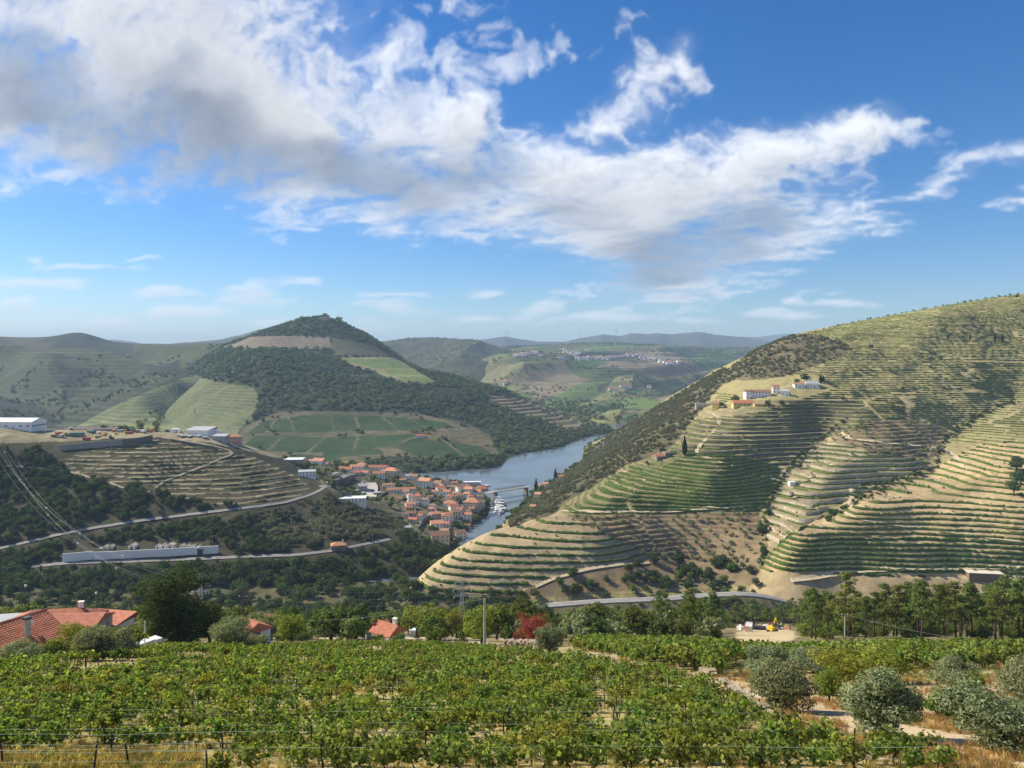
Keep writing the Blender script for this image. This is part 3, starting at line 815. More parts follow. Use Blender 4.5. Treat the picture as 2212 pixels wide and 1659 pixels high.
for poly, c in (([(1165, 870), (1215, 850), (1250, 828), (1300, 826), (1285, 845), (1240, 862), (1190, 880)], (.115, .165, .055)),
                ([(1190, 880), (1245, 862), (1290, 845), (1330, 850), (1300, 880), (1250, 895)], (.10, .13, .055)),
                ([(1250, 880), (1300, 850), (1330, 815), (1370, 805), (1365, 835), (1320, 860)], (.22, .22, .095)),
                ([(1330, 880), (1350, 862), (1400, 862), (1440, 872), (1400, 885)], (.12, .175, .055)),
                ([(1335, 905), (1380, 888), (1440, 892), (1440, 905), (1380, 915)], (.13, .185, .06)),
                ([(1255, 915), (1320, 885), (1345, 885), (1320, 915)], (.20, .21, .085)),
                ([(1200, 752), (1290, 742), (1380, 743), (1340, 756), (1250, 762)], (.11, .15, .055))):
    k = in_poly(village.U, village.V0, poly)
    village.col[k] = (np.array(c) * (0.85 + 0.3 * fbm(village.X / 30, village.Y / 30, 2))[..., None])[k]


def ridge_sheet(name, line, y, depth, vbase, col, du=4, ny=70, amp=40):
    us = np.array([p[0] for p in line], float); vs_ = np.array([p[1] for p in line], float)
    def post(s, Z):
        vr = np.interp(s.U, us, vs_)
        zr = (VH - vr) * y / F
        zb = (VH - vbase) * (y - depth) / F
        t = (s.Y - (y - depth)) / depth
        up = zb + (zr - zb) * np.clip(t, 0, 1) ** 1.1
        dn = zr - np.maximum(t - 1, 0) * (zr - zb) * 1.3
        n = 1 - np.abs(2 * fbm(s.X / 600 + 4, s.Y / 1200, 4) - 1) * 1.7
        return np.where(t < 1, up, dn) + n * amp * np.clip(np.minimum(t, 1 - t) * 4, 0, 1) + (fbm(s.X / 150, s.Y / 150, 3) - .5) * 14
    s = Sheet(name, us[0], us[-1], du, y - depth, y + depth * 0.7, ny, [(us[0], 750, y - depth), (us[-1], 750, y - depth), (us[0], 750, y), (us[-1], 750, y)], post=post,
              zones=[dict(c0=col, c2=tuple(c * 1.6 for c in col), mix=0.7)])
    return s


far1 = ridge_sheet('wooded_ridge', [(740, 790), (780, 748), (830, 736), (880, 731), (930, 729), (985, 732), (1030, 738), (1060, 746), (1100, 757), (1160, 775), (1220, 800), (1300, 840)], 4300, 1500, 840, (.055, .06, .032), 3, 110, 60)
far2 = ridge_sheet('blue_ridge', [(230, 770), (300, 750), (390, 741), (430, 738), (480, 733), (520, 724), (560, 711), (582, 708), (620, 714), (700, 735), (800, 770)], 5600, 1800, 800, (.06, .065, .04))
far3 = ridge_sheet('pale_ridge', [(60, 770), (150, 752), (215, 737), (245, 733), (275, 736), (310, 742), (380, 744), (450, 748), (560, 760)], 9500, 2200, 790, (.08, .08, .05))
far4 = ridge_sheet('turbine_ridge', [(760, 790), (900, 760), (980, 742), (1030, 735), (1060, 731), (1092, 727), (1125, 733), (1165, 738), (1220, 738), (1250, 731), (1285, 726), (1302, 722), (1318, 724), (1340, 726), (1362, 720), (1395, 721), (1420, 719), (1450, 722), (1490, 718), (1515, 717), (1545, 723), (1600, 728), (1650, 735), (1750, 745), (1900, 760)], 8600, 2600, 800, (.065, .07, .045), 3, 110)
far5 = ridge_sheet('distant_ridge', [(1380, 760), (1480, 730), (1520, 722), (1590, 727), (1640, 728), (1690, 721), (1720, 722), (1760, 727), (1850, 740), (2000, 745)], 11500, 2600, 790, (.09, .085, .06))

# a flat sheet below everything, out to the horizon
gm = MB(); gm.quad([(-25500, -110, -200), (25500, -110, -200), (25500, 15900, -200), (-25500, 15900, -200)])


def ground_mat(name, scale=0.6, bump=0.5, bdist=0.25):
    m = bpy.data.materials.new(name)
    m.use_nodes = True
    t = NT(m.node_tree)
    p = m.node_tree.nodes['Principled BSDF']
    at_ = t.n('ShaderNodeVertexColor', layer_name='Col')
    geo = t.n('ShaderNodeNewGeometry')
    n = t.noise(geo.outputs['Position'], scale, 6, 0.65)
    n2 = t.noise(geo.outputs['Position'], scale * 0.13, 4, 0.6)
    k = t.math('ADD', t.math('MULTIPLY', n, 0.75), t.math('MULTIPLY', n2, 0.6))
    sc = t.vmath('SCALE', at_.outputs[0])
    t.l(t.math('ADD', k, 0.30), sc.node.inputs['Scale'])
    t.l(sc, p.inputs['Base Color'])
    p.inputs['Roughness'].default_value = 0.95
    p.inputs['Specular IOR Level'].default_value = 0.08
    b = t.n('ShaderNodeBump')
    b.inputs['Strength'].default_value = bump
    b.inputs['Distance'].default_value = bdist
    t.l(n, b.inputs['Height'])
    t.l(b.outputs[0], p.inputs['Normal'])
    return m


NEAR_M = ground_mat('near_soil', 5.0, 0.7, 0.06)
MID_M = ground_mat('hill_soil', 0.9, 0.6, 0.3)
FAR_M = ground_mat('far_land', 0.05, 0.5, 4.0)
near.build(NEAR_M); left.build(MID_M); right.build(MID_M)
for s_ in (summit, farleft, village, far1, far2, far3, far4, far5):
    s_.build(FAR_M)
tag(gm.build('ground', mat('lowland', (.10, .095, .05), 0.95, 0.3, 0.002)), kind='structure')

# ---- river
wm = bpy.data.materials.new('river_water'); wm.use_nodes = True
t_ = NT(wm.node_tree); p_ = wm.node_tree.nodes['Principled BSDF']
p_.inputs['Base Color'].default_value = (.10, .135, .15, 1)
p_.inputs['Roughness'].default_value = 0.12
p_.inputs['IOR'].default_value = 1.33
geo_ = t_.n('ShaderNodeNewGeometry')
big_ = t_.noise(geo_.outputs['Position'], 0.012, 3, 0.5)
t_.l(t_.smooth(big_, 0.4, 0.6, 0.06, 0.22), p_.inputs['Roughness'])
b_ = t_.n('ShaderNodeBump'); b_.inputs['Strength'].default_value = 0.25; b_.inputs['Distance'].default_value = 0.25
t_.l(t_.noise(geo_.outputs['Position'], 0.35, 4, 0.6), b_.inputs['Height'])
t_.l(b_.outputs[0], p_.inputs['Normal'])
rv = MB(); rv.quad([(-1500, 480, WATER), (900, 480, WATER), (900, 2600, WATER), (-100, 2600, WATER), (-260, 1290, WATER), (-1500, 1110, WATER)])
tag(rv.build('river_water', wm), kind='structure')
# ------------------------------------------------------------------ vegetation prototypes
def cards(pos, nrm, size, aspect, r, bend=0.0):
    """leaf cards: one quad per position"""
    n = len(pos)
    nrm = nrm / (np.linalg.norm(nrm, axis=1, keepdims=True) + 1e-9)
    a = np.cross(nrm, r.normal(size=(n, 3)))
    a /= np.linalg.norm(a, axis=1, keepdims=True) + 1e-9
    b = np.cross(nrm, a)
    s = size * r.uniform(0.6, 1.4, (n, 1))
    a = a * s; b = b * s * aspect
    q = np.stack([pos - a * .5 - b * .25, pos + a * .05 - b * .5, pos + a * .5 + b * .2, pos - a * .1 + b * .5], 1)
    return q.reshape(-1, 3), np.arange(4 * n).reshape(n, 4)


def lobed(r, n, lobes, shell=0.55, up=0.25):
    """n points near the surfaces of a set of lobes (cx, cy, cz, rx, ry, rz)"""
    L = np.array(lobes, float)
    w = (L[:, 3] * L[:, 4] * L[:, 5]) ** (2 / 3); w /= w.sum()
    i = r.choice(len(L), n, p=w)
    d = r.normal(size=(n, 3)); d /= np.linalg.norm(d, axis=1, keepdims=True)
    d[:, 2] = np.where(d[:, 2] < -0.3, d[:, 2] * 0.4, d[:, 2])
    rad = shell + (1 - shell) * r.random((n, 1)) ** 0.5
    pos = L[i, :3] + d * L[i, 3:] * rad
    nrm = d / L[i, 3:] + r.normal(size=(n, 3)) * 0.55 / L[i, 3:].mean(1, keepdims=True)
    nrm[:, 2] += up / L[i, 3:].mean(1)
    return pos, nrm


def rand_lobes(r, k, rx, rz, cz, lr=(0.35, 0.6), bottom=-0.6):
    out = []
    for _ in range(k):
        d = r.normal(size=3); d /= np.linalg.norm(d)
        d[2] = max(d[2], bottom)
        m = r.uniform(0.45, 0.78)
        s = r.uniform(*lr)
        out.append((d[0] * rx * m, d[1] * rx * m, cz + d[2] * rz * m, rx * s, rx * s, rz * s * 1.05))
    return out


def trunk_mesh(name, pts, rad, m, extra=(), n=6):
    b = MB()
    b.tube(pts, rad, n)
    for (p, rr) in extra:
        b.tube(p, rr, 5)
    return b.mesh(name, m, smooth=True)


BARK = mat('bark', (.085, .062, .045), 0.95, 0.4, 6, 0.1, 0.6)
GBARK = mat('pale_bark', (.19, .165, .135), 0.95, 0.35, 5, 0.1, 0.5)
PBARK = mat('pine_bark', (.10, .068, .048), 0.95, 0.4, 6, 0.1, 0.6)
L_OAK = leaf_mat('oak_leaf', (.036, .060, .022), (.11, .14, .05), 0.25, 0.3)
L_SCRUB = leaf_mat('scrub_leaf', (.09, .10, .058), (.25, .245, .155), 0.2, 0.25)
L_OLIVE = leaf_mat('olive_leaf', (.095, .12, .058), (.31, .34, .20), 0.3, 0.12)
L_PINE = leaf_mat('pine_needles', (.065, .10, .028), (.19, .22, .06), 0.3, 0.2)
L_EUCA = leaf_mat('eucalyptus_leaf', (.04, .058, .024), (.12, .135, .058), 0.25, 0.15)
L_GARD = leaf_mat('garden_leaf', (.06, .095, .022), (.20, .23, .06), 0.35, 0.25)
L_YELL = leaf_mat('light_green_leaf', (.12, .15, .03), (.30, .31, .07), 0.4, 0.15)
L_RED = leaf_mat('red_leaf', (.16, .045, .035), (.42, .11, .10), 0.35, 0.1)
L_CYP = leaf_mat('cypress_leaf', (.012, .026, .012), (.035, .058, .022), 0.1, 0.1)
L_FOR = leaf_mat('woodland_leaf', (.066, .112, .052), (.20, .245, .11), 0.2, 0.3, 0.25)
L_VINE = leaf_mat('vine_leaf', (.07, .112, .026), (.29, .335, .095), 0.46, 0.2, 3.0)
L_VINE2 = leaf_mat('vine_leaf_yellowing', (.14, .16, .03), (.34, .32, .08), 0.42, 0.2, 3.0)

PROTO = {}


def proto(name, trunk, crown_v, crown_f, lm, bm):
    cm = np_mesh(name + '_crown', crown_v, crown_f, lm)
    PROTO[name] = (trunk, cm)


def make_round(name, seed, h, rx, rz, nleaf, size, lm, bm, k=11, aspect=0.8, th=None, low=-0.6, shell=0.55, lr=(0.35, 0.6)):
    r = np.random.default_rng(seed)
    cz = h - rz
    lob = rand_lobes(r, k, rx, rz, cz, lr, low) + [(0, 0, cz, rx * .55, rx * .55, rz * .6)]
    p, nn = lobed(r, nleaf, lob, shell)
    p[:, 2] = np.maximum(p[:, 2], 0.12 * h * r.random(len(p)))
    v, f = cards(p, nn, size, aspect, r)
    th = th or rx * 0.07
    lean = r.normal(size=2) * 0.06 * h
    pts = [(0, 0, -0.5), (lean[0] * .3, lean[1] * .3, h * .25), (lean[0], lean[1], cz)]
    ex = []
    for q in range(4):
        l = lob[q]
        ex.append(([(lean[0] * .4, lean[1] * .4, h * .3), (l[0] * .5, l[1] * .5, (h * .3 + l[2]) / 2 + .1), (l[0], l[1], l[2])], [th * .6, th * .4, th * .2]))
    tm = trunk_mesh(name + '_trunk', pts, [th * 1.3, th, th * .6], bm, ex)
    proto(name, tm, v, f, lm, bm)


for i_ in range(4):
    make_round('oak%d' % i_, 20 + i_, 5.0, 2.7, 2.3, 420, 0.62, L_OAK, BARK, 10)
    make_round('scrub%d' % i_, 40 + i_, 3.2, 2.0, 1.55, 200, 0.55, L_SCRUB, BARK, 8)
    make_round('grove_olive%d' % i_, 60 + i_, 3.9, 1.9, 1.5, 320, 0.42, L_OLIVE, GBARK, 8)
    make_round('garden%d' % i_, 80 + i_, 5.2, 2.3, 2.2, 1500, 0.36, L_GARD, BARK, 12)
    make_round('wood%d' % i_, 100 + i_, 8.5, 4.8, 3.9, 150, 1.9, L_FOR, BARK, 8)
    make_round('palewood%d' % i_, 110 + i_, 6.5, 4.0, 3.0, 130, 1.7, L_SCRUB, BARK, 7)
for i_ in range(3):
    make_round('olive%d' % i_, 120 + i_, 4.1, 2.35, 1.85, 14000, 0.185, L_OLIVE, GBARK, 30, 0.45, 0.2, -0.8, 0.5, (0.26, 0.46))
    make_round('bush%d' % i_, 140 + i_, 2.6, 1.9, 1.35, 1300, 0.26, L_GARD, BARK, 12, 0.7, low=-0.9)
    make_round('plum%d' % i_, 150 + i_, 5.0, 2.5, 2.3, 4200, 0.22, L_YELL, BARK, 18, 0.6, 0.14, -0.7, 0.45, (0.25, 0.45))
make_round('red_tree', 171, 6.5, 3.0, 2.7, 3600, 0.26, L_RED, BARK, 16, 0.6, 0.16)
make_round('darkgarden', 172, 5.5, 2.6, 2.4, 3000, 0.3, L_OAK, BARK, 14, 0.7)


def make_cypress(name, seed, h, rx):
    r = np.random.default_rng(seed)
    n = 900
    t = r.random(n) ** 0.9
    prof = np.sin(np.clip(t * 1.02 + 0.12, 0, 1) ** 0.8 * math.pi) ** 0.6 * rx
    an = r.uniform(0, 2 * math.pi, n)
    rad = prof * r.uniform(0.55, 1.1, n)
    p = np.c_[np.cos(an) * rad, np.sin(an) * rad, 0.6 + t * (h - 0.6)]
    nn = np.c_[np.cos(an), np.sin(an), np.full(n, 0.5)] + r.normal(size=(n, 3)) * .3
    v, f = cards(p, nn, 0.75, 0.6, r)
    proto(name, trunk_mesh(name + '_trunk', [(0, 0, -.5), (0, 0, h * .5)], [.22, .12], BARK), v, f, L_CYP, BARK)


make_cypress('cypress0', 200, 12, 1.25)
make_cypress('cypress1', 201, 12, 0.95)


def make_pine(name, seed, h, spread):
    r = np.random.default_rng(seed)
    lob, ex = [], []
    lean = r.normal(size=2) * 0.35
    def tp(z):
        k = z / h
        return (lean[0] * k * k + math.sin(k * 4 + seed) * .12, lean[1] * k * k, z)
    nb = 13
    for i in range(nb):
        k = i / (nb - 1)
        z = h * (0.42 + 0.55 * k)
        an = i * 2.4 + r.uniform(-.5, .5)
        ln = spread * (1.05 - 0.72 * k) * r.uniform(0.6, 1.1)
        b0 = tp(z)
        e = (b0[0] + math.cos(an) * ln, b0[1] + math.sin(an) * ln, z + 0.10 * h * r.uniform(.2, .8))
        ex.append(([b0, ((b0[0] + e[0]) / 2, (b0[1] + e[1]) / 2, z + .02 * h), e], [.09, .06, .03]))
        for q in range(3):
            w = r.uniform(0.45, 1.05)
            s = r.uniform(0.75, 1.35) * (1.0 - .25 * k)
            lob.append((b0[0] + (e[0] - b0[0]) * w + r.normal() * .45, b0[1] + (e[1] - b0[1]) * w + r.normal() * .45, z + (e[2] - z) * w + r.normal() * .25, s, s, s * .62))
    tz = tp(h * .98)
    lob.append((tz[0], tz[1], h * .97, 1.0, 1.0, .9))
    p, nn = lobed(r, 2300, lob, 0.3, 0.5)
    v, f = cards(p, nn, 0.46, 0.45, r)
    tm = trunk_mesh(name + '_trunk', [tp(-.6)] + [tp(h * q) for q in (.25, .5, .75, .97)], [.26, .2, .16, .1, .04], PBARK, ex)
    proto(name, tm, v, f, L_PINE, PBARK)


for i_ in range(5):
    make_pine('pine%d' % i_, 300 + i_, 13.0, 3.3)


def make_euca(name, seed, h, rx, nleaf, size, lm):
    r = np.random.default_rng(seed)
    lob = []
    for q in range(26):
        z = h * r.uniform(.16, .95)
        w = rx * (0.95 - 0.55 * max(0, (z / h - .45))) * r.uniform(.35, .85)
        an = r.uniform(0, 6.3)
        s = rx * r.uniform(.24, .42)
        lob.append((math.cos(an) * w, math.sin(an) * w, z, s, s, s * 1.1))
    lob.append((0, 0, h * .45, rx * .6, rx * .6, h * .28))
    p, nn = lobed(r, nleaf, lob, 0.4, 0.1)
    v, f = cards(p, nn, size, 0.45, r)
    ex = [([(0, 0, h * .2), (l[0] * .5, l[1] * .5, (h * .2 + l[2]) / 2), l[:3]], [.22, .13, .05]) for l in lob[:9]]
    proto(name, trunk_mesh(name + '_trunk', [(0, 0, -.6), (.1, 0, h * .3), (0, .1, h * .8)], [.45, .35, .12], GBARK, ex, 8), v, f, lm, GBARK)


make_euca('eucalyptus', 400, 12.5, 6.6, 22000, 0.36, L_EUCA)
make_euca('far_eucalyptus', 401, 14, 5.0, 900, 0.9, L_EUCA)

PCOL = {}


def proto_collection(key, names):
    """unlinked collection with one joined object per prototype (for masses only)"""
    if key in PCOL:
        return PCOL[key]
    c = bpy.data.collections.new(key)
    for i, nme in enumerate(names):
        tm, cm = PROTO[nme]
        nv = len(tm.vertices)
        v = np.zeros(nv * 3, np.float32); tm.vertices.foreach_get('co', v)
        w = np.zeros(len(cm.vertices) * 3, np.float32); cm.vertices.foreach_get('co', w)
        faces = [tuple(p.vertices) for p in tm.polygons] + [tuple(x + nv for x in p.vertices) for p in cm.polygons]
        me = bpy.data.meshes.new(nme + '_mass')
        me.from_pydata(np.r_[v, w].reshape(-1, 3).tolist(), [], faces)
        me.materials.append(tm.materials[0]); me.materials.append(cm.materials[0])
        mi = np.r_[np.zeros(len(tm.polygons), np.int32), np.ones(len(cm.polygons), np.int32)]
        me.polygons.foreach_set('material_index', mi)
        me.update()
        c.objects.link(bpy.data.objects.new('%02d_%s' % (i, nme), me))
    PCOL[key] = c
    return c


GN = {}


def scatter_group(key):
    if key in GN:
        return GN[key]
    g = bpy.data.node_groups.new('scatter_' + key, 'GeometryNodeTree')
    g.interface.new_socket('Geometry', in_out='INPUT', socket_type='NodeSocketGeometry')
    g.interface.new_socket('Geometry', in_out='OUTPUT', socket_type='NodeSocketGeometry')
    i, o = g.nodes.new('NodeGroupInput'), g.nodes.new('NodeGroupOutput')
    ci = g.nodes.new('GeometryNodeCollectionInfo')
    ci.inputs['Collection'].default_value = PCOL[key]
    ci.inputs['Separate Children'].default_value = True
    ci.inputs['Reset Children'].default_value = True
    ip = g.nodes.new('GeometryNodeInstanceOnPoints')
    ip.inputs['Pick Instance'].default_value = True
    def attr(nm, ty):
        a = g.nodes.new('GeometryNodeInputNamedAttribute'); a.data_type = ty; a.inputs[0].default_value = nm
        return a.outputs[0]
    g.links.new(i.outputs[0], ip.inputs['Points'])
    g.links.new(ci.outputs[0], ip.inputs['Instance'])
    g.links.new(attr('pick', 'INT'), ip.inputs['Instance Index'])
    er = g.nodes.new('FunctionNodeEulerToRotation') if hasattr(bpy.types, 'FunctionNodeEulerToRotation') else None
    if er:
        g.links.new(attr('rot', 'FLOAT_VECTOR'), er.inputs[0]); g.links.new(er.outputs[0], ip.inputs['Rotation'])
    else:
        g.links.new(attr('rot', 'FLOAT_VECTOR'), ip.inputs['Rotation'])
    g.links.new(attr('scl', 'FLOAT_VECTOR'), ip.inputs['Scale'])
    g.links.new(ip.outputs[0], o.inputs[0])
    GN[key] = g
    return g


def mass(name, key, names, P, scl, seed=0, label=None, tilt=0.0, cat=None):
    """one object of kind stuff: many instances of the prototypes at the points P"""
    proto_collection(key, names)
    r = np.random.default_rng(seed)
    n = len(P)
    me = bpy.data.meshes.new(name)
    me.vertices.add(n)
    me.vertices.foreach_set('co', np.asarray(P, np.float32).ravel())
    a = me.attributes.new('pick', 'INT', 'POINT'); a.data.foreach_set('value', r.integers(0, len(names), n).astype(np.int32))
    rot = np.c_[r.normal(size=n) * tilt, r.normal(size=n) * tilt, r.uniform(0, 6.28, n)].astype(np.float32)
    a = me.attributes.new('rot', 'FLOAT_VECTOR', 'POINT'); a.data.foreach_set('vector', rot.ravel())
    s = np.asarray(scl, np.float32)
    if s.ndim == 1:
        s = np.stack([s * r.uniform(.9, 1.15, n), s * r.uniform(.9, 1.15, n), s], -1)
    a = me.attributes.new('scl', 'FLOAT_VECTOR', 'POINT'); a.data.foreach_set('vector', s.astype(np.float32).ravel())
    o = bpy.data.objects.new(name, me)
    link(o)
    md = o.modifiers.new('scatter', 'NODES'); md.node_group = scatter_group(key)
    tag(o, label=label, cat=cat, kind='stuff')
    return o


def plant(pr, loc, sc, name, label, group=None, cat='tree', rz=None, sz=None):
    """one tree: an Empty at its foot with a trunk and a crown"""
    rz = rng.uniform(0, 6.28) if rz is None else rz
    if 'bush' in name: cat = 'bush'
    o = empty(name, loc, rz)
    o.scale = (sc, sc, sz or sc)
    tag(o, label, cat, group)
    tm, cm = PROTO[pr]
    add('trunk', tm, o)
    add('crown', cm, o)
    return o


def scatter(s, mask, dens, seed):
    """random points on a sheet: dens per square metre where mask"""
    r = np.random.default_rng(seed)
    ny, nu = s.Z.shape
    dY = np.gradient(s.Y, axis=0); dX = (s.u[1] - s.u[0]) * s.Y / F
    lam = np.where(mask, np.abs(dY * dX) * dens, 0)
    k = r.poisson(np.minimum(lam, 50))
    j, i = np.nonzero(k)
    rep = k[j, i]
    j, i = np.repeat(j, rep), np.repeat(i, rep)
    fu = np.clip(s.u[i] + (r.random(len(i)) - .5) * (s.u[1] - s.u[0]), s.u[0], s.u[-1])
    fl = np.clip(s.ly[j] + (r.random(len(j)) - .5) * (s.ly[1] - s.ly[0]), s.ly[0], s.ly[-1])
    y = np.exp(fl); x = (fu - CU) * y / F
    z = ground(x, y)
    ok = np.abs(z - s.zq(x, y)) < 0.5
    return np.c_[x, y, z][ok]


def visible(P, lift=3.0, n=60):
    """is a point lift metres above P in front of everything on the ground?"""
    x, y, z = P[:, 0], P[:, 1], P[:, 2] + lift
    ok = np.ones(len(P), bool)
    for t in np.linspace(0.08, 0.985, n):
        ok &= ground(x * t, y * t) < z * t + 0.3
    return ok


def uv(P):
    return CU + F * P[:, 0] / P[:, 1], VH - F * P[:, 2] / P[:, 1]


def near_line(U, V, line, d):
    out = np.zeros(np.shape(U), bool)
    for (x0, y0), (x1, y1) in zip(line[:-1], line[1:]):
        dx, dy = x1 - x0, y1 - y0
        t = np.clip(((U - x0) * dx + (V - y0) * dy) / (dx * dx + dy * dy), 0, 1)
        out |= (U - x0 - t * dx) ** 2 + (V - y0 - t * dy) ** 2 < d * d
    return out
# ------------------------------------------------------------------ roads and tracks
ROADS = []


def ribbon(name, pts, width, m, lift=0.25, samples=None, y0=15, y1=12000, raw=False):
    """a strip draped on the ground along picture positions (or world points when raw)"""
    if raw:
        W = [Vector(p) for p in pts]
    else:
        dense = []
        for (a, b), (c, d) in zip(pts[:-1], pts[1:]):
            k = max(2, int(math.hypot(c - a, d - b) / 7))
            dense += [(a + (c - a) * i / k, b + (d - b) * i / k) for i in range(k)]
        dense.append(pts[-1])
        W = [hit(u, v, y0, y1) for u, v in dense]
    # drop outliers where the sight line slipped past an edge
    ys = np.array([w.y for w in W])
    if not raw:
        med = np.array([np.median(ys[max(0, i - 3):i + 4]) for i in range(len(ys))])
        W = [w for w, a, b in zip(W, ys, med) if abs(a - b) < 0.06 * b]
    sm = []
    for i in range(len(W)):
        q = W[max(0, i - 2):i + 3]
        sm.append(sum(q, Vector()) / len(q))
    W = sm
    V_, F_ = [], []
    n = 3
    for i, p in enumerate(W):
        t = W[min(i + 1, len(W) - 1)] - W[max(i - 1, 0)]
        t.z = 0
        if t.length < 1e-6: t = Vector((1, 0, 0))
        t.normalize()
        s = Vector((t.y, -t.x, 0)) * width / 2
        zc = gz(p.x, p.y)
        for k in range(n):
            q = p + s * (2 * k / (n - 1) - 1)
            V_.append((q.x, q.y, max(gz(q.x, q.y), zc - 0.4) + lift))
    for i in range(len(W) - 1):
        for k in range(n - 1):
            a = i * n + k
            F_.append((a, a + 1, a + n + 1, a + n))
    me = np_mesh(name, V_, F_, m, True)
    o = add(name, me)
    tag(o, kind='structure')
    ROADS.append(W)
    return o, W


ASPH = mat('asphalt', (.145, .14, .135), 0.9, 0.12, 0.4)
LASPH = mat('worn_asphalt', (.24, .23, .215), 0.9, 0.1, 0.4)
DIRT = mat('dirt_track', (.50, .41, .27), 0.95, 0.18, 0.5)
DIRT2 = mat('brown_track', (.34, .28, .185), 0.95, 0.2, 0.5)
PAINT = mat('road_paint', (.75, .75, .72), 0.7, 0.05)
left_road = [(-60, 1200), (0, 1186), (80, 1167), (160, 1149), (250, 1134), (333, 1122), (400, 1114), (480, 1104), (560, 1095), (620, 1085), (670, 1070), (700, 1056), (722, 1044)]
cem_road = [(60, 1226), (140, 1218), (300, 1213), (430, 1208), (520, 1204), (640, 1200), (720, 1190), (790, 1176), (850, 1164)]
ribbon('hillside_road', left_road, 3.8, LASPH, 0.3, y0=500)
ribbon('cemetery_road', cem_road, 3.6, LASPH, 0.3, y0=500)
ribbon('terrace_track', [(330, 1063), (345, 1045), (385, 1028), (430, 1012), (475, 993), (510, 980), (480, 968), (430, 958), (380, 950), (340, 945)], 2.4, DIRT2, 0.3, y0=600)
ribbon('lower_terrace_track', [(330, 1064), (280, 1060), (230, 1042), (160, 1022), (80, 1012), (0, 1006), (-80, 1000)], 2.0, DIRT2, 0.25, y0=600)
ribbon('grove_track', [(1205, 1104), (1260, 1107), (1330, 1107), (1400, 1106), (1460, 1105), (1520, 1100), (1600, 1097), (1655, 1096)], 4.0, DIRT, 0.3, y0=480)
ribbon('vineyard_track', [(1700, 1258), (1760, 1250), (1850, 1236), (1920, 1232), (2000, 1230), (2080, 1229), (2150, 1228), (2240, 1226)], 3.8, DIRT, 0.35, y0=430)
ribbon('spur_track', [(1820, 1100), (1835, 1088), (1845, 1060), (1830, 1050)], 3.2, DIRT, 0.35, y0=430)
ribbon('bench_track', [(1815, 1106), (1850, 1122), (1920, 1134), (2000, 1143), (2100, 1158), (2212, 1172)], 2.6, DIRT, 0.35, y0=430)
ribbon('upper_track', [(1808, 932), (1830, 948), (1880, 955), (1960, 962), (2040, 970), (2072, 990), (2080, 1020)], 3.6, DIRT, 0.35, y0=480)
ribbon('quinta_track', [(1530, 892), (1560, 905), (1545, 930), (1520, 955), (1498, 980), (1560, 1000), (1640, 1028), (1690, 1040)], 3.4, DIRT, 0.35, y0=560)
ribbon('wall_path', [(1150, 1272), (1200, 1250), (1260, 1233), (1330, 1222), (1410, 1215)], 2.4, DIRT, 0.3, y0=430)
ribbon('right_bank_street', [(1150, 1110), (1152, 1090), (1158, 1070), (1168, 1050), (1178, 1040)], 5, LASPH, 0.4, y0=560)

# the main road in the valley: a real bed on an embankment, with parapet and white edge lines
road_pts = [(1130, 1312), (1200, 1306), (1260, 1301), (1330, 1297), (1420, 1294), (1500, 1288), (1580, 1282), (1640, 1283), (1690, 1296), (1750, 1312), (1840, 1316), (1960, 1317), (2080, 1317), (2230, 1316), (2330, 1316)]
rw = []
for (a, b), (c, d) in zip(road_pts[:-1], road_pts[1:]):
    k = max(3, int(abs(c - a) / 10))
    for i in range(k):
        u_, v_ = a + (c - a) * i / k, b + (d - b) * i / k
        rw.append(at(u_, v_, 434.0))
rw = [sum(rw[max(0, i - 4):i + 5], Vector()) / len(rw[max(0, i - 4):i + 5]) for i in range(len(rw))]
bed, edge1, edge2, par, bank = MB(), MB(), MB(), MB(), MB()
def cross(i, o, dz):
    t = rw[min(i + 1, len(rw) - 1)] - rw[max(i - 1, 0)]; t.z = 0; t.normalize()
    s = Vector((t.y, -t.x, 0))
    return rw[i] + s * o + Vector((0, 0, dz))
for i in range(len(rw) - 1):
    A, B = lambda o, z: cross(i, o, z), lambda o, z: cross(i + 1, o, z)
    bed.quad([A(-4, 0), B(-4, 0), B(4, 0), A(4, 0)]); bank.quad([A(4.2, -.1), B(4.2, -.1), B(22, -11), A(22, -11)]); bank.quad([A(-4.2, -.1), A(-14, -9), B(-14, -9), B(-4.2, -.1)])
    for mb, o in ((edge1, 3.4), (edge2, -3.4)):
        mb.quad([A(o - .12, .012), B(o - .12, .012), B(o + .12, .012), A(o + .12, .012)])
    par.quad([A(4.05, -.2), B(4.05, -.2), B(4.05, .45), A(4.05, .45)][::-1]); par.quad([A(4.05, .45), B(4.05, .45), B(4.3, .45), A(4.3, .45)]); par.quad([A(4.3, .45), B(4.3, .45), B(4.3, -.6), A(4.3, -.6)])
ro = tag(bed.build('valley_road', LASPH), kind='structure')
tag(bank.build('road_embankment', mat('bank_soil', (.13, .115, .06), .95, .4, .15)), kind='structure')
edge1.build('edge_line', PAINT, ro); edge2.build('edge_line', PAINT, ro)
par.build('parapet', mat('concrete', (.42, .40, .36), 0.9, 0.15, 1.0), ro)

# ------------------------------------------------------------------ woods, scrub, groves
def noise_mask(s, sc, lo, seed=0.0):
    return fbm(s.X / sc + seed, s.Y / sc + seed * 2, 3) > lo


def sheet_vis(s):
    return s.V0 <= np.minimum.accumulate(s.V0, axis=0) + 1.5


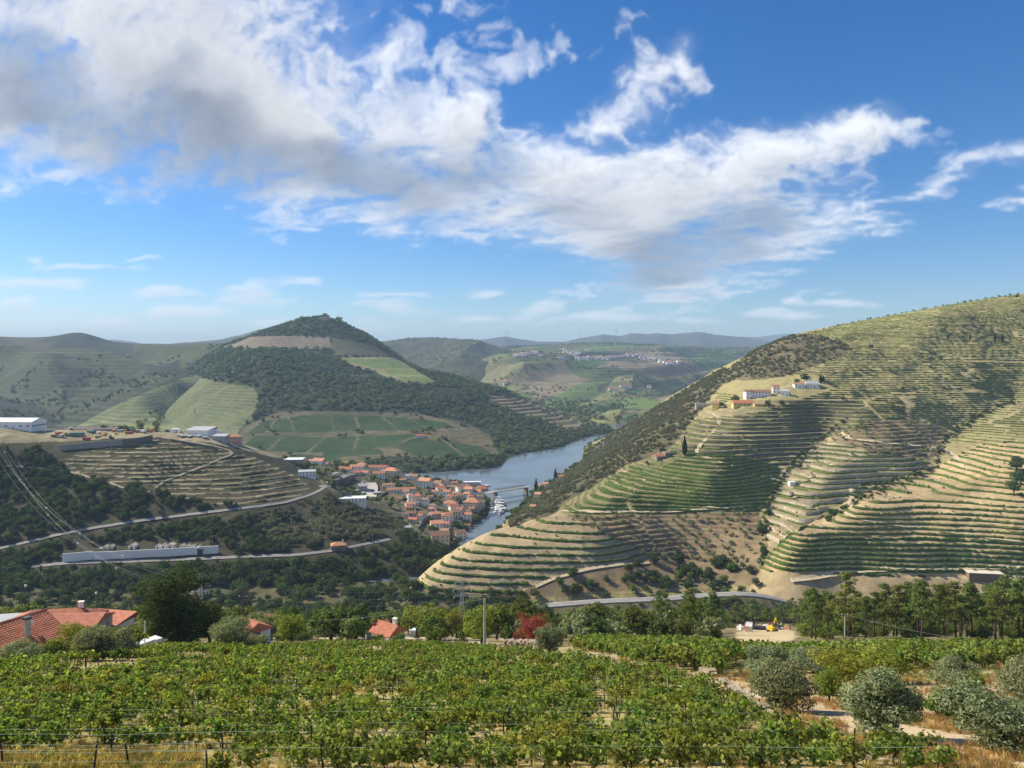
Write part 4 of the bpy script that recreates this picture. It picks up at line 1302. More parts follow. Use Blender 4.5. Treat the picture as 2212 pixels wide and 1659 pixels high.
# wooded slopes of the summit hill
m_ = (summit.zid == 0) & (summit.Z > WATER + 0.5) & sheet_vis(summit) & (summit.U < 1320) & (summit.U > 345)
m_ &= ~in_poly(summit.U, summit.V0, [(500, 1010), (510, 920), (600, 885), (900, 888), (1030, 915), (1090, 985), (900, 995), (760, 1006)]) | noise_mask(summit, 40, 0.66)
P = scatter(summit, m_, 0.0105, 1)
P2 = scatter(summit, (summit.zid == 8) & noise_mask(summit, 45, 0.58), 0.003, 2)
P2 = np.r_[P2, scatter(summit, in_poly(summit.U, summit.V0, [(700, 1004), (860, 985), (960, 988), (1090, 985), (1080, 1008), (900, 1022)]) & (summit.Z > WATER + .5), 0.006, 3)]
P3 = scatter(summit, (summit.zid == 7) & noise_mask(summit, 30, 0.5), 0.002, 4)
P = np.r_[P, P2, P3]
r_ = np.random.default_rng(3)
print('summit wood', len(P))
P = P[fbm(P[:, 0] / 70, P[:, 1] / 70, 3) + .25 * r_.random(len(P)) > .42]
mass('summit_woodland', 'swood', ['wood0', 'wood1', 'wood2', 'wood3', 'wood0', 'palewood0', 'palewood1'], P - np.array((0, 0, .8)), r_.uniform(.55, 1.15, len(P)), 1)
# copses and hedgerow trees on the far slopes
m_ = sheet_vis(village) & noise_mask(village, 130, 0.56, 3) & (village.Z > WATER + 2)
P = scatter(village, m_, 0.0010, 5)
m_ = in_poly(village.U, village.V0, [(1480, 760), (1560, 752), (1640, 752), (1640, 775), (1560, 772)]) | in_poly(village.U, village.V0, [(1290, 740), (1410, 742), (1420, 748), (1300, 747)])
P = np.r_[P, scatter(village, m_, 0.0012, 6), scatter(village, (village.Z < WATER + 14) & (village.Z > WATER + .3) & sheet_vis(village), 0.004, 8)]
m_ = sheet_vis(farleft) & (noise_mask(farleft, 110, 0.62, 7)) & (farleft.Y < 2600)
m_ &= ~in_poly(farleft.U, farleft.V0, [(190, 925), (260, 880), (330, 845), (420, 815), (540, 832), (520, 870), (490, 915), (400, 930)])
m_ |= in_poly(farleft.U, farleft.V0, [(300, 915), (340, 880), (380, 868), (400, 872), (350, 905)]) | in_poly(farleft.U, farleft.V0, [(140, 820), (180, 800), (240, 805), (200, 825)])
P = np.r_[P, scatter(farleft, m_, 0.0022, 7)]
m_ = sheet_vis(far1)
P = np.r_[P, scatter(far1, m_ & noise_mask(far1, 200, 0.5), 0.0006, 9)]
print('far copses', len(P))
mass('far_woodland', 'wood', ['wood0', 'wood1', 'wood2', 'wood3'], P - np.array((0, 0, .8)), r_.uniform(.5, 1.1, len(P)), 2)

TOWN_AREA = [(600, 985), (720, 985), (880, 1000), (1000, 1030), (1070, 1052), (1080, 1070), (1020, 1120), (1010, 1175), (940, 1185), (880, 1150), (860, 1110), (740, 1085), (700, 1045), (640, 1010)]
CEMETERY = [(120, 1226), (122, 1180), (330, 1165), (490, 1172), (490, 1215), (300, 1216)]


def pick300(P, sc, most, lift=2.5):
    """split points into the ones that show largest and the rest"""
    U_, V_ = uv(P)
    vis = visible(P, lift) & (U_ > -10) & (U_ < 2222)
    size = np.where(vis, sc / P[:, 1], 0)
    o = np.argsort(-size)
    a = o[:most]
    a = a[size[a] > 0]
    b = np.setdiff1d(np.arange(len(P)), a)
    return a, b


# the wooded valley floor
m_ = (near.Y > 330) & (near.U < 1180) & (near.U > -400) & (near.Z < ground(near.X, near.Y) + .3)
floor_pts = scatter(near, m_, 0.016, 10)
# left hillside: dark oaks, up to 300 as single trees
m_ = in_poly(left.U, left.V0, [(-420, 962), (90, 968), (120, 995), (180, 1032), (330, 1062), (440, 1090), (560, 1094), (640, 1080), (690, 1058), (740, 1085), (862, 1122), (890, 1160), (950, 1190), (1010, 1175), (1000, 1250), (900, 1300), (600, 1335), (-420, 1350)])
m_ &= ~in_poly(left.U, left.V0, CEMETERY) & ~near_line(left.U, left.V0, left_road, 7) & ~near_line(left.U, left.V0, cem_road, 7) & (left.Z > WATER + 1)
m_ &= ~near_line(left.U, left.V0, [(700, 1185), (760, 1183)], 16)
P = scatter(left, m_ & (fbm(left.X / 22, left.Y / 22, 3) > 0.34), 0.055, 11)
P = np.r_[P, scatter(left, m_ & (left.V0 > 1215), 0.022, 12), floor_pts]
U_, V_ = uv(P)
# keep the road and the white wall in sight: only low bushes just below them
clear = near_line(U_, V_, [(u, v + 9) for u, v in left_road], 9) | near_line(U_, V_, [(u, v + 10) for u, v in cem_road], 11)
keep = ~clear | (r_.random(len(P)) < 0.40)
P = P[keep]; U_, V_ = uv(P)
sc_ = r_.uniform(.5, 1.3, len(P)) * np.where(V_ > 1215, 1.35, 1.08)
sc_ = np.where(clear[keep], sc_ * .6, sc_)
# brown scrub on the sunnier shoulder
brown = in_poly(U_, V_, [(560, 1100), (690, 1062), (860, 1120), (880, 1160), (700, 1180), (560, 1170)])
oaks, soil = P[~brown], P[brown]
so, ss = sc_[~brown], sc_[brown]
a, b = pick300(oaks, so, 290)
def where_left(u, v):
    if v > 1215:
        if u < 135: return 'dark oak in the wooded ravine left of the cemetery'
        if u < 300: return 'dark oak below the left half of the cemetery wall'
        if u < 480: return 'dark oak below the right half of the cemetery wall'
        if u < 720: return 'dark oak in the ravine right of the cemetery'
        return 'dark oak in the ravine left of the terraced spur'
    if v > 1110 and u < 520: return 'dark oak on the shaded slope above the cemetery'
    if v > 1110: return 'dark oak on the wooded slope below the white-roofed depot'
    if u < 240: return 'dark oak on the shaded slope below the industrial yard'
    return 'small oak on the shaded bank under the terraced vineyard'
for i in a:
    p = oaks[i]
    u, v = CU + F * p[0] / p[1], VH - F * p[2] / p[1]
    plant('oak%d' % (i % 4), (p[0], p[1], p[2] - .2), so[i], 'oak_tree', where_left(u, v), 'oaks on the shaded hillside')
mass('hillside_oak_scrub', 'oak', ['oak0', 'oak1', 'oak2', 'oak3'], oaks[b] - np.array((0, 0, .3)), so[b], 3)
mass('brown_scrub', 'scrub', ['scrub0', 'scrub1', 'scrub2', 'scrub3'], soil - np.array((0, 0, .2)), ss * 1.35, 4)
print('left oaks', len(oaks), len(soil))

# trees and bushes in the town and along the river banks
m_ = in_poly(left.U, left.V0, TOWN_AREA) & (left.Z > WATER + .6) & (fbm(left.X / 18, left.Y / 18, 3) > 0.47)
P = scatter(left, m_, 0.011, 13)
m_ = (left.Z > WATER + .2) & (left.Z < WATER + 5) & (left.U > 560)
P = np.r_[P, scatter(left, m_, 0.022, 14)]
U_, V_ = uv(P)
P = P[V_ > 990]
TOWN_TREES = P
m_ = (right.Z > WATER + .2) & (right.Z < WATER + 7) & (right.U < 1345) & (right.Y > 560)
RB = scatter(right, m_, 0.02, 15)

# right hill: scrub on the river flank and the knoll
m_ = in_poly(right.U, right.V0, RZ['flank']) & sheet_vis(right) & (right.Z > WATER + 4)
m_ &= fbm(right.X / 12, right.Y / 12, 2) > 0.33
P = scatter(right, m_, 0.055, 21)
P = np.r_[P, scatter(right, in_poly(right.U, right.V0, RZ['scrub']) & (fbm(right.X / 12, right.Y / 12, 2) > 0.36), 0.05, 22)]
print('flank', len(P))
mass('river_flank_scrub', 'scrub', ['scrub0', 'scrub1', 'scrub2', 'scrub3', 'oak0', 'grove_olive0'], P - np.array((0, 0, .2)), r_.uniform(.65, 1.25, len(P)), 5)
m_ = in_poly(right.U, right.V0, RZ['ravine']) & (fbm(right.X / 20, right.Y / 20, 2) > 0.42)
P = scatter(right, m_, 0.02, 23)
m_ = in_poly(right.U, right.V0, [(1120, 1290), (1290, 1262), (1420, 1240), (1560, 1215), (1640, 1225), (1640, 1300), (1130, 1310)])
P = np.r_[P, scatter(right, m_, 0.016, 24)]
P = np.r_[P, scatter(right, in_poly(right.U, right.V0, [(820, 1340), (820, 1274), (910, 1272), (1000, 1288), (1130, 1284), (1135, 1340)]), 0.03, 27)]
RAVINE = P
# olive groves in rows on the right hill
m_ = in_poly(right.U, right.V0, RZ['grove']) & ~near_line(right.U, right.V0, [(1205, 1104), (1400, 1106), (1655, 1096)], 6)
P = scatter(right, m_, 0.030, 25)
P = np.r_[P, scatter(right, in_poly(right.U, right.V0, RZ['grove2']), 0.02, 26)]
d_ = []
for p in P:                                           # keep the trees apart
    if all((p[0] - q[0]) ** 2 + (p[1] - q[1]) ** 2 > 20 for q in d_[-400:]):
        d_.append(p)
P = np.array(d_)
sc_ = r_.uniform(.85, 1.3, len(P))
a, b = pick300(P, sc_, 250)
for i in a:
    p = P[i]
    v = VH - F * p[2] / p[1]
    plant('grove_olive%d' % (i % 4), (p[0], p[1], p[2] - .15), sc_[i], 'olive_tree',
          'small grey-green olive in the brown grove below the dirt track' if v > 1000 else 'small olive on the brown hollow above the walled terraces', 'olives of the right hill groves')
if len(b):
    mass('olive_grove', 'grove_olive', ['grove_olive0', 'grove_olive1', 'grove_olive2', 'grove_olive3'], P[b], sc_[b], 6)
print('grove', len(P))
# ------------------------------------------------------------------ vine rows on the terraces of the right hill
ORD = 'first second third fourth fifth sixth seventh eighth ninth tenth eleventh twelfth thirteenth fourteenth fifteenth sixteenth seventeenth eighteenth nineteenth twentieth'.split()
TENS = {2: 'twenty', 3: 'thirty', 4: 'forty', 5: 'fifty', 6: 'sixty', 7: 'seventy', 8: 'eighty', 9: 'ninety'}
TENTH = {2: 'twentieth', 3: 'thirtieth', 4: 'fortieth', 5: 'fiftieth', 6: 'sixtieth', 7: 'seventieth', 8: 'eightieth', 9: 'ninetieth'}


def ordinal(n):
    if n <= 20: return ORD[n - 1]
    if n < 100: return TENTH[n // 10] if n % 10 == 0 else TENS[n // 10] + '-' + ORD[n % 10 - 1]
    return 'hundred and ' + ordinal(n - 100) if n > 100 else 'hundredth'


def contour_lines(s, level, mask):
    """front-facing crossings of a level, linked from column to column"""
    Z = s.ZP
    lo, hi = Z[:-1], Z[1:]
    c = (lo <= level) & (hi > level) & mask[:-1]
    jj, ii = np.nonzero(c)
    if len(ii) == 0: return []
    t = (level - lo[jj, ii]) / (hi[jj, ii] - lo[jj, ii])
    ly = s.ly[jj] + t * (s.ly[1] - s.ly[0])
    o = np.argsort(ii, kind='stable')
    ii, ly = ii[o], ly[o]
    act, done = [], []
    cols = np.split(np.arange(len(ii)), np.nonzero(np.diff(ii))[0] + 1)
    last = None
    for cidx in cols:
        i = ii[cidx[0]]; vals = list(ly[cidx])
        if last is not None and i - last > 2:
            done += act; act = []
        nxt = []
        for ln in act:
            pred = ln[-1][1] + (ln[-1][1] - ln[-2][1] if len(ln) > 1 else 0)
            k = min(range(len(vals)), key=lambda q: abs(vals[q] - pred)) if vals else None
            if k is not None and abs(vals[k] - pred) < 0.02:
                ln.append((i, vals.pop(k))); nxt.append(ln)
            else:
                done.append(ln)
        act = nxt + [[(i, v)] for v in vals]
        last = i
    return done + act


def hedge_mesh(name, pts, w, h, m, seg, seed):
    """a row of vines: lumpy, leafy-looking strip along pts"""
    r = np.random.default_rng(seed)
    P = np.array(pts)
    d = np.r_[0, np.cumsum(np.linalg.norm(np.diff(P[:, :2], axis=0), axis=1))]
    n = max(3, int(d[-1] / seg))
    q = np.linspace(0, d[-1], n)
    ker = np.ones(5) / 5
    X, Y = [np.interp(q, d, np.convolve(np.pad(P[:, k], 2, 'edge'), ker, 'valid')) for k in (0, 1)]
    tx, ty = np.gradient(X), np.gradient(Y)
    L = np.hypot(tx, ty) + 1e-9
    sx, sy = -ty / L, tx / L
    Zb = ground(X, Y)
    prof = [(-1, 0.05), (-1.05, .5), (-.55, .95), (.1, 1.05), (.7, .9), (1.05, .45), (1, 0.05)]
    lump = 0.75 + 0.5 * r.random(n)
    lump *= .8 + .4 * np.interp(np.arange(n), np.arange(0, n + 9, 9), r.random(len(np.arange(0, n + 9, 9))))
    lump[r.random(n) < .10] *= .3
    V = np.zeros((n, len(prof), 3))
    for k, (a, b) in enumerate(prof):
        j = 1 + (r.random(n) - .5) * .5
        V[:, k, 0] = X + sx * a * w * lump * j
        V[:, k, 1] = Y + sy * a * w * lump * j
        V[:, k, 2] = Zb + b * h * lump * (1 + (r.random(n) - .5) * .35) - .05
    nk = len(prof)
    i = np.arange(n * nk).reshape(n, nk)
    Fc = np.stack([i[:-1, :-1], i[1:, :-1], i[1:, 1:], i[:-1, 1:]], -1).reshape(-1, 4)
    return V.reshape(-1, 3), Fc


def row_mat(name, c1, c2):
    m = bpy.data.materials.new(name); m.use_nodes = True
    t = NT(m.node_tree); p = m.node_tree.nodes['Principled BSDF']
    geo = t.n('ShaderNodeNewGeometry')
    n = t.noise(geo.outputs['Position'], 1.7, 3, 0.7)
    n2 = t.noise(geo.outputs['Position'], 0.06, 2, 0.5)
    f = t.smooth(t.math('ADD', t.math('MULTIPLY', n, .7), t.math('MULTIPLY', n2, .5)), .42, .8)
    t.l(t.mix(f, c1, c2), p.inputs['Base Color'])
    p.inputs['Roughness'].default_value = .9; p.inputs['Specular IOR Level'].default_value = .1
    b = t.n('ShaderNodeBump'); b.inputs['Strength'].default_value = 1; b.inputs['Distance'].default_value = .25
    t.l(n, b.inputs['Height']); t.l(b.outputs[0], p.inputs['Normal'])
    return m


ROWM = row_mat('row_leaves', (.036, .070, .014), (.105, .155, .036))
ROWP = row_mat('pale_row_leaves', (.065, .095, .024), (.155, .18, .052))
rmask = sheet_vis(right) & (right.U < 2300) & ~right.plot_edge
scr = in_poly(right.U, right.V0, RZ['scrub']) | in_poly(right.U, right.V0, RZ['flank']) | in_poly(right.U, right.V0, RZ['ravine']) | in_poly(right.U, right.V0, RZ['foot']) | in_poly(right.U, right.V0, RZ['grove']) | in_poly(right.U, right.V0, RZ['grove2'])
QUINTA = in_poly(right.U, right.V0, [(1500, 905), (1530, 880), (1600, 862), (1560, 845), (1580, 815), (1760, 810), (1800, 840), (1700, 872), (1640, 890)])
RUIN = in_poly(right.U, right.V0, [(1370, 1010), (1400, 975), (1440, 955), (1490, 960), (1480, 985), (1420, 1012)])
ROWSPEC = [  # zone mask, h, row offsets, width, height, leaf, gap, segment, phrase
    (in_poly(right.U, right.V0, RZ['spur']), 3.1, (.05, .17), .62, 1.5, ROWM, .0, 1.5, 'on the rounded terraced spur above the ravine'),
    (in_poly(right.U, right.V0, RZ['rows']) & ~RUIN, 1.8, (.03, .28, .54), .5, 1.2, ROWM, .05, 1.5, 'on the dark green terraces below the ruined farmhouse'),
    (in_poly(right.U, right.V0, RZ['lower']), 2.2, (.05, .18), .55, 1.4, ROWM, .10, 1.4, 'on the tan terraces curving round the lower right spur'),
    (in_poly(right.U, right.V0, RZ['walled']), 2.7, (.25, .6), .45, .95, ROWP, .3, 1.8, 'on the stone-walled terraces beside the gully'),
    (in_poly(right.U, right.V0, RZ['walls']) & ~QUINTA, 3.0, (.25, .55), .45, .9, ROWP, .28, 2.0, 'on the shaded stone-walled terraces below the yellow farm building'),
    ((right.zid == 0) & ~scr & ~QUINTA & (right.V0 < 960), 1.75, (.06,), .52, 1.0, ROWP, .08, 2.2, 'on the upper slope of the right hill'),
]
LINES = []
for zi, (mk, h, offs, w, hh, m, gap, seg, phrase) in enumerate(ROWSPEC):
    mk = mk & rmask
    if not mk.any(): continue
    zl, zh = right.ZP[mk].min(), right.ZP[mk].max()
    k0, k1 = int(math.floor(zl / h)), int(math.ceil(zh / h))
    for k in range(k0, k1 + 1):
        for of in offs:
            for ln in contour_lines(right, (k + of) * h, mk):
                if len(ln) < 7: continue
                i_, l_ = ln[len(ln) // 2]
                pk = right.plot_kind[right.plot[int(np.clip((l_ - right.ly[0]) / (right.ly[1] - right.ly[0]), 0, right.Z.shape[0] - 1)), i_]]
                if zi in (3, 4) and (pk < .07 or (pk > .6 and rng.random() < .3)): continue
                # break the row where vines are missing
                pieces = [ln]
                if gap and rng.random() < gap * 2 + (.25 if pk > .7 else 0):
                    c = rng.randrange(3, len(ln) - 3)
                    pieces = [ln[:c - 2], ln[c + 2:]]
                    if rng.random() < gap * 1.5: pieces = pieces[:1] if rng.random() < .5 else pieces[1:]
                for pc in pieces:
                    if len(pc) < 7: continue
                    pts = [((right.u[i] - CU) * math.exp(l) / F, math.exp(l)) for i, l in pc]
                    um = right.u[pc[len(pc) // 2][0]]
                    LINES.append((zi, (k + of) * h, um, pts, len(pc) * 3, pk))
print('vine rows', len(LINES))
order = sorted(range(len(LINES)), key=lambda q: -LINES[q][4])
single = set(order[:285])
rest_v, rest_f, off = {}, {}, {}
byz = {}
for q in single: byz.setdefault(LINES[q][0], []).append(q)
rank = {}
for zi, qs in byz.items():
    for n_, q in enumerate(sorted(qs, key=lambda q: (LINES[q][1], LINES[q][2]))): rank[q] = n_ + 1
for q, (zi, lv, um, pts, ln, pk) in enumerate(LINES):
    mk, h, offs, w, hh, m, gap, seg, phrase = ROWSPEC[zi]
    if pk > .62 and zi not in (0, 1, 5): m = ROWP if m is ROWM else ROWM
    w, hh = w * (.75 + .5 * ((pk * 13.7) % 1)), hh * (.75 + .4 * ((pk * 7.3) % 1))
    V, Fc = hedge_mesh('vine_row', pts, w, hh, m, seg, q)
    if q in single:
        o = add('vine_row', np_mesh('vine_row', V, Fc, m, True))
        tag(o, '%s vine row from the bottom %s' % (ordinal(rank[q]), phrase), 'vine row', 'terrace vine rows on the right hill')
    else:
        rest_v.setdefault(m.name, []).append(V); rest_f.setdefault(m.name, []).append(Fc + off.get(m.name, 0)); off[m.name] = off.get(m.name, 0) + len(V)
for mn in rest_v:
    o = add('terrace_vines', np_mesh('terrace_vines', np.concatenate(rest_v[mn]), np.concatenate(rest_f[mn]), bpy.data.materials[mn], True))
    tag(o, kind='stuff')

# dry stone walls of the walled terraces
WALLS_ = []
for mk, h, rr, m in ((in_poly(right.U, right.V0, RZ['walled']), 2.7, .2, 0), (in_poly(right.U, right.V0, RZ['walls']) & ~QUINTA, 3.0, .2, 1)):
    mk = mk & rmask
    zl, zh = right.ZP[mk].min(), right.ZP[mk].max()
    for k in range(int(zl // h), int(zh // h) + 1):
        for ln in contour_lines(right, (k + 1 - rr * .9) * h, mk):
            if len(ln) < 8: continue
            c = 0
            while c < len(ln) - 6:
                n_ = rng.randrange(10, 70); pc = ln[c:c + n_]; c += n_ + (rng.randrange(1, 4) if rng.random() < .5 else -1)
                if len(pc) < 6: continue
                WALLS_.append((len(pc), m, h, [((right.u[i] - CU) * math.exp(l) / F, math.exp(l)) for i, l in pc]))
WALLS_.sort(key=lambda q: -q[0])
WALL_M = [mat('pale_terrace_stone', (.40, .335, .24), .95, .35, .8, .1, .8, coord='Object', bscale=3), mat('grey_terrace_stone', (.12, .10, .08), .95, .4, .8, .1, .8, coord='Object', bscale=3)]  # second stone: dark schist, darkened further to carry the shade on those walls
wv, wf, wo_ = [], [], 0
for q, (ln, m, h, pts) in enumerate(WALLS_):
    P = np.array(pts)
    X, Y = P[:, 0], P[:, 1]
    tx, ty = np.gradient(X), np.gradient(Y); L_ = np.hypot(tx, ty) + 1e-9
    sx, sy = -ty / L_, tx / L_
    sg = np.where(sy > 0, -1, 1)
    sx, sy = sx * sg, sy * sg                           # downhill side
    zt = ground(X - sx * 1.2, Y - sy * 1.2); zb = ground(X + sx * .9, Y + sy * .9)
    zt = np.convolve(np.pad(zt, 2, 'edge'), np.ones(5) / 5, 'valid'); top = np.maximum(zt + .1, zb + .8) + (nrg.random(len(X)) - .5) * .12
    n_ = len(X)
    A = np.c_[X + sx * .55, Y + sy * .55, zb - .5]; B = np.c_[X + sx * .45, Y + sy * .45, top]; C_ = np.c_[X - sx * .15, Y - sy * .15, top - .02]
    V = np.stack([A, B, C_], 1).reshape(-1, 3)
    i = np.arange(n_ * 3).reshape(n_, 3)
    Fc = np.stack([i[:-1, :-1], i[1:, :-1], i[1:, 1:], i[:-1, 1:]], -1).reshape(-1, 4)
    if q < 150:
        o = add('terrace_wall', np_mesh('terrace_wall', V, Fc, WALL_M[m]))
        tag(o, 'dry stone terrace wall ' + ('below the yellow farm building' if m else 'beside the gully'), 'wall', 'dry stone terrace walls', 'thing')
        o['order'] = float(Y.mean())
    else:
        wv.append(V); wf.append(Fc + wo_); wo_ += len(V)
if wv: tag(add('short_terrace_walls', np_mesh('short_terrace_walls', np.concatenate(wv), np.concatenate(wf), WALL_M[0])), kind='stuff')
print('walls', len(WALLS_))
# bushes down the gullies
gl_ = []
for line in ([(1830, 905), (1786, 944), (1727, 990), (1690, 1032), (1660, 1087), (1650, 1152), (1645, 1215)], [(2196, 862), (2100, 909), (2045, 944), (2020, 1012), (1936, 1041), (1833, 1092), (1780, 1132)]):
    for (a, b), (c, d) in zip(line[:-1], line[1:]):
        for q in range(int(math.hypot(c - a, d - b) / 3.2)):
            t = rng.random()
            p = hit(a + (c - a) * t + rng.gauss(0, 4), b + (d - b) * t + rng.gauss(0, 4), 430, 1100)
            gl_.append((p.x, p.y, p.z - .2))
proto_collection('oak', ['oak0', 'oak1', 'oak2', 'oak3'])
mass('gully_bushes', 'oak', ['oak0', 'oak1', 'oak2', 'oak3'], np.array(gl_), np.random.default_rng(6).uniform(.25, .75, len(gl_)), 21)
# low shrubs on the banks
m_ = ~scr & ~QUINTA & sheet_vis(right) & (right.V0 > 850) & (fbm(right.X / 25, right.Y / 25, 3) > .45)
P = scatter(right, m_, 0.010, 71)
mass('bank_shrubs', 'scrub', ['scrub0', 'scrub1', 'scrub2', 'scrub3', 'oak0', 'grove_olive0'], P, np.random.default_rng(4).uniform(.16, .5, len(P)) ** 1.0, 20)

# sparse vines on the left terraces
lm_ = in_poly(left.U, left.V0, [(120, 992), (330, 950), (450, 968), (560, 992), (640, 1030), (668, 1052), (640, 1076), (560, 1088), (440, 1086), (330, 1056), (180, 1028)]) & sheet_vis(left)
lv_, lf_, no_ = [], [], 0
for k in range(int(-135 / 2.9), int(-70 / 2.9)):
    for of in (.75, .95):
        for ln in contour_lines(left, (k + of) * 2.9, lm_):
            c = 0
            while c < len(ln) - 8:
                n_ = rng.randrange(5, 26)
                pc = ln[c:c + n_]; c += n_ + rng.randrange(1, 9)
                if len(pc) < 5 or rng.random() < .35: continue
                pts = [((left.u[i] - CU) * math.exp(l) / F, math.exp(l)) for i, l in pc]
                V, Fc = hedge_mesh('v', pts, .28, .6, ROWP, 2.0, no_)
                lv_.append(V); lf_.append(Fc + no_); no_ += len(V)
tag(add('left_terrace_vines', np_mesh('left_terrace_vines', np.concatenate(lv_), np.concatenate(lf_), ROWP, True)), kind='stuff')

# ravine and bank trees as single trees
rs = np.random.default_rng(8)
sc_ = rs.uniform(.7, 1.5, len(RAVINE))
a, b = pick300(RAVINE, sc_, 90)
for i in a:
    p = RAVINE[i]
    plant(['oak0', 'oak1', 'oak2', 'garden1'][i % 4], (p[0], p[1], p[2] - .2), sc_[i], 'ravine_tree', 'bushy green tree in the ravine below the terraced spur', 'trees of the ravine')
mass('ravine_scrub', 'oak', ['oak0', 'oak1', 'oak2', 'oak3'], RAVINE[b], sc_[b], 7)

# ------------------------------------------------------------------ trees on the near slope, read off the photograph
PH_ = {'olive': 4.1, 'plum': 5.0, 'garden': 5.2, 'bush': 2.6, 'pine': 13.0, 'eucal': 12.5, 'far_e': 14.0, 'red_t': 6.5, 'darkg': 5.5, 'cypre': 12.0, 'oak': 5.0, 'grove': 3.9}
PWD = {'olive': 4.9, 'plum': 5.2, 'garden': 4.8, 'bush': 4.0, 'pine': 6.6, 'eucal': 13.0, 'far_e': 10.0, 'red_t': 6.2, 'darkg': 5.4, 'cypre': 2.4, 'oak': 5.6, 'grove': 4.0}


def kind_of(pr):
    return next(k for k in PH_ if pr.startswith(k))


def plant_px(pr, u, vtop, w, y, name, label, group=None, cat='tree'):
    """a tree standing at distance y whose top shows at vtop and whose crown is w wide in the picture"""
    x = (u - CU) * y / F
    z = gz(x, y)
    h = (VH - vtop) * y / F - z
    k = kind_of(pr)
    return plant(pr, (x, y, z - .1), w * y / F / PWD[k], name, label, group, cat, sz=max(0.3, h / PH_[k]))


plant_px('eucalyptus', 385, 1240, 195, 116, 'eucalyptus_tree', 'big dark eucalyptus towering above the red-roofed houses')
for a in [
    ('olive0', 1693, 1424, 150, 35.5, 'olive_tree', 'silvery olive with a dark trunk beside the dry stone bank'),
    ('olive1', 1907, 1447, 200, 26.5, 'olive_tree', 'round silvery olive standing on orange dry grass'),
    ('olive2', 2140, 1470, 220, 24.0, 'olive_tree', 'large silvery olive cut by the right edge of the photo'),
    ('olive0', 2235, 1420, 150, 33.0, 'olive_tree', 'pale olive behind the large olive at the right edge'),
    ('olive1', 1672, 1398, 150, 52.0, 'olive_tree', 'grey olive behind the olive with the dark trunk'),
    ('olive2', 1760, 1400, 110, 60.0, 'olive_tree', 'grey olive left of the yellow-green plum trees'),
    ('plum0', 1815, 1392, 130, 48.0, 'plum_tree', 'yellow-green plum tree behind the round silvery olive'),
    ('plum1', 1915, 1388, 130, 50.0, 'plum_tree', 'bright yellow-green plum tree beside its twin, with a shaded right flank'),
    ('plum2', 1790, 1430, 90, 40.0, 'plum_tree', 'low yellow-green plum between the two nearest olives'),
    ('olive1', 2062, 1418, 110, 45.0, 'olive_tree', 'loose pale olive between the plum trees and the right edge'),
    ('bush1', 2035, 1480, 80, 33.0, 'green_bush', 'dark green bush in the gap right of the round olive'),
    ('bush2', 2110, 1450, 80, 38.0, 'green_bush', 'green bush among dry grass near the right edge'),
    ('olive2', 40, 1382, 100, 62.0, 'olive_tree', 'grey-green olive at the left edge under the tiled roof'),
    ('olive0', 205, 1352, 112, 70.0, 'olive_tree', 'spreading grey olive right of the tiled roof'),
    ('olive1', 262, 1360, 90, 78.0, 'olive_tree', 'dark-sided olive behind the spreading grey olive'),
    ('plum1', 150, 1338, 100, 78.0, 'fig_tree', 'yellow-green fig against the end of the tiled roof'),
    ('garden1', 268, 1342, 90, 84.0, 'fig_tree', 'broad-leaved fig beside the white post'),
    ('olive2', 500, 1330, 100, 105.0, 'olive_tree', 'round grey olive right of the big eucalyptus'),
    ('olive0', 1185, 1350, 76, 96.0, 'olive_tree', 'solitary round olive by the ruined stone wall'),
    ('plum2', 630, 1318, 74, 135.0, 'pear_tree', 'conical yellow-green pear tree behind the wire fence'),
    ('garden0', 715, 1305, 110, 150.0, 'walnut_tree', 'broad dark green walnut left of the small orange-roofed house'),
    ('garden2', 765, 1330, 60, 140.0, 'shade_tree', 'light green shade tree beside the small orange-roofed house'),
    ('plum0', 925, 1298, 105, 155.0, 'almond_tree', 'spreading green almond right of the small orange-roofed house'),
    ('plum1', 985, 1310, 60, 150.0, 'almond_tree', 'slender light green almond left of the bare pole'),
    ('plum2', 1040, 1298, 105, 135.0, 'pepper_tree', 'drooping yellow-green pepper tree behind the bare pole'),
    ('garden3', 1145, 1285, 95, 175.0, 'mulberry_tree', 'bright green mulberry behind the red-leaved tree'),
    ('red_tree', 1148, 1322, 80, 126.0, 'red_tree', 'red-leaved tree beside the ruined stone wall'),
    ('darkgarden', 455, 1300, 90, 125.0, 'laurel_tree', 'dark glossy laurel at the right foot of the eucalyptus'),
    ('darkgarden', 345, 1320, 70, 112.0, 'laurel_tree', 'dark laurel at the left foot of the eucalyptus'),
    ('garden2', 340, 1290, 60, 150.0, 'shade_tree', 'grey-green tree left of the eucalyptus crown'),
    ('olive1', 572, 1340, 60, 140.0, 'olive_tree', 'olive beside the small house with the pale wall'),
    ('olive2', 545, 1370, 70, 108.0, 'olive_tree', 'low olive right of the round grey olive'),
]:
    plant_px(*a)

for (pr, u, vt, w, y, lab) in [('bush0', 520, 1385, 40, 120, 'leafy bush in front of the small red-roofed house'), ('bush1', 558, 1388, 30, 122, 'low bush beside the small red-roofed house'), ('bush2', 815, 1368, 34, 138, 'leafy bush left of the red-orange-roofed house'), ('bush0', 862, 1366, 30, 140, 'leafy bush right of the red-orange-roofed house'), ('garden2', 100, 1385, 60, 76, 'green shrub under the eave of the big tiled roof')]:
    plant_px(pr, u, vt, w, y, 'garden_bush', lab)

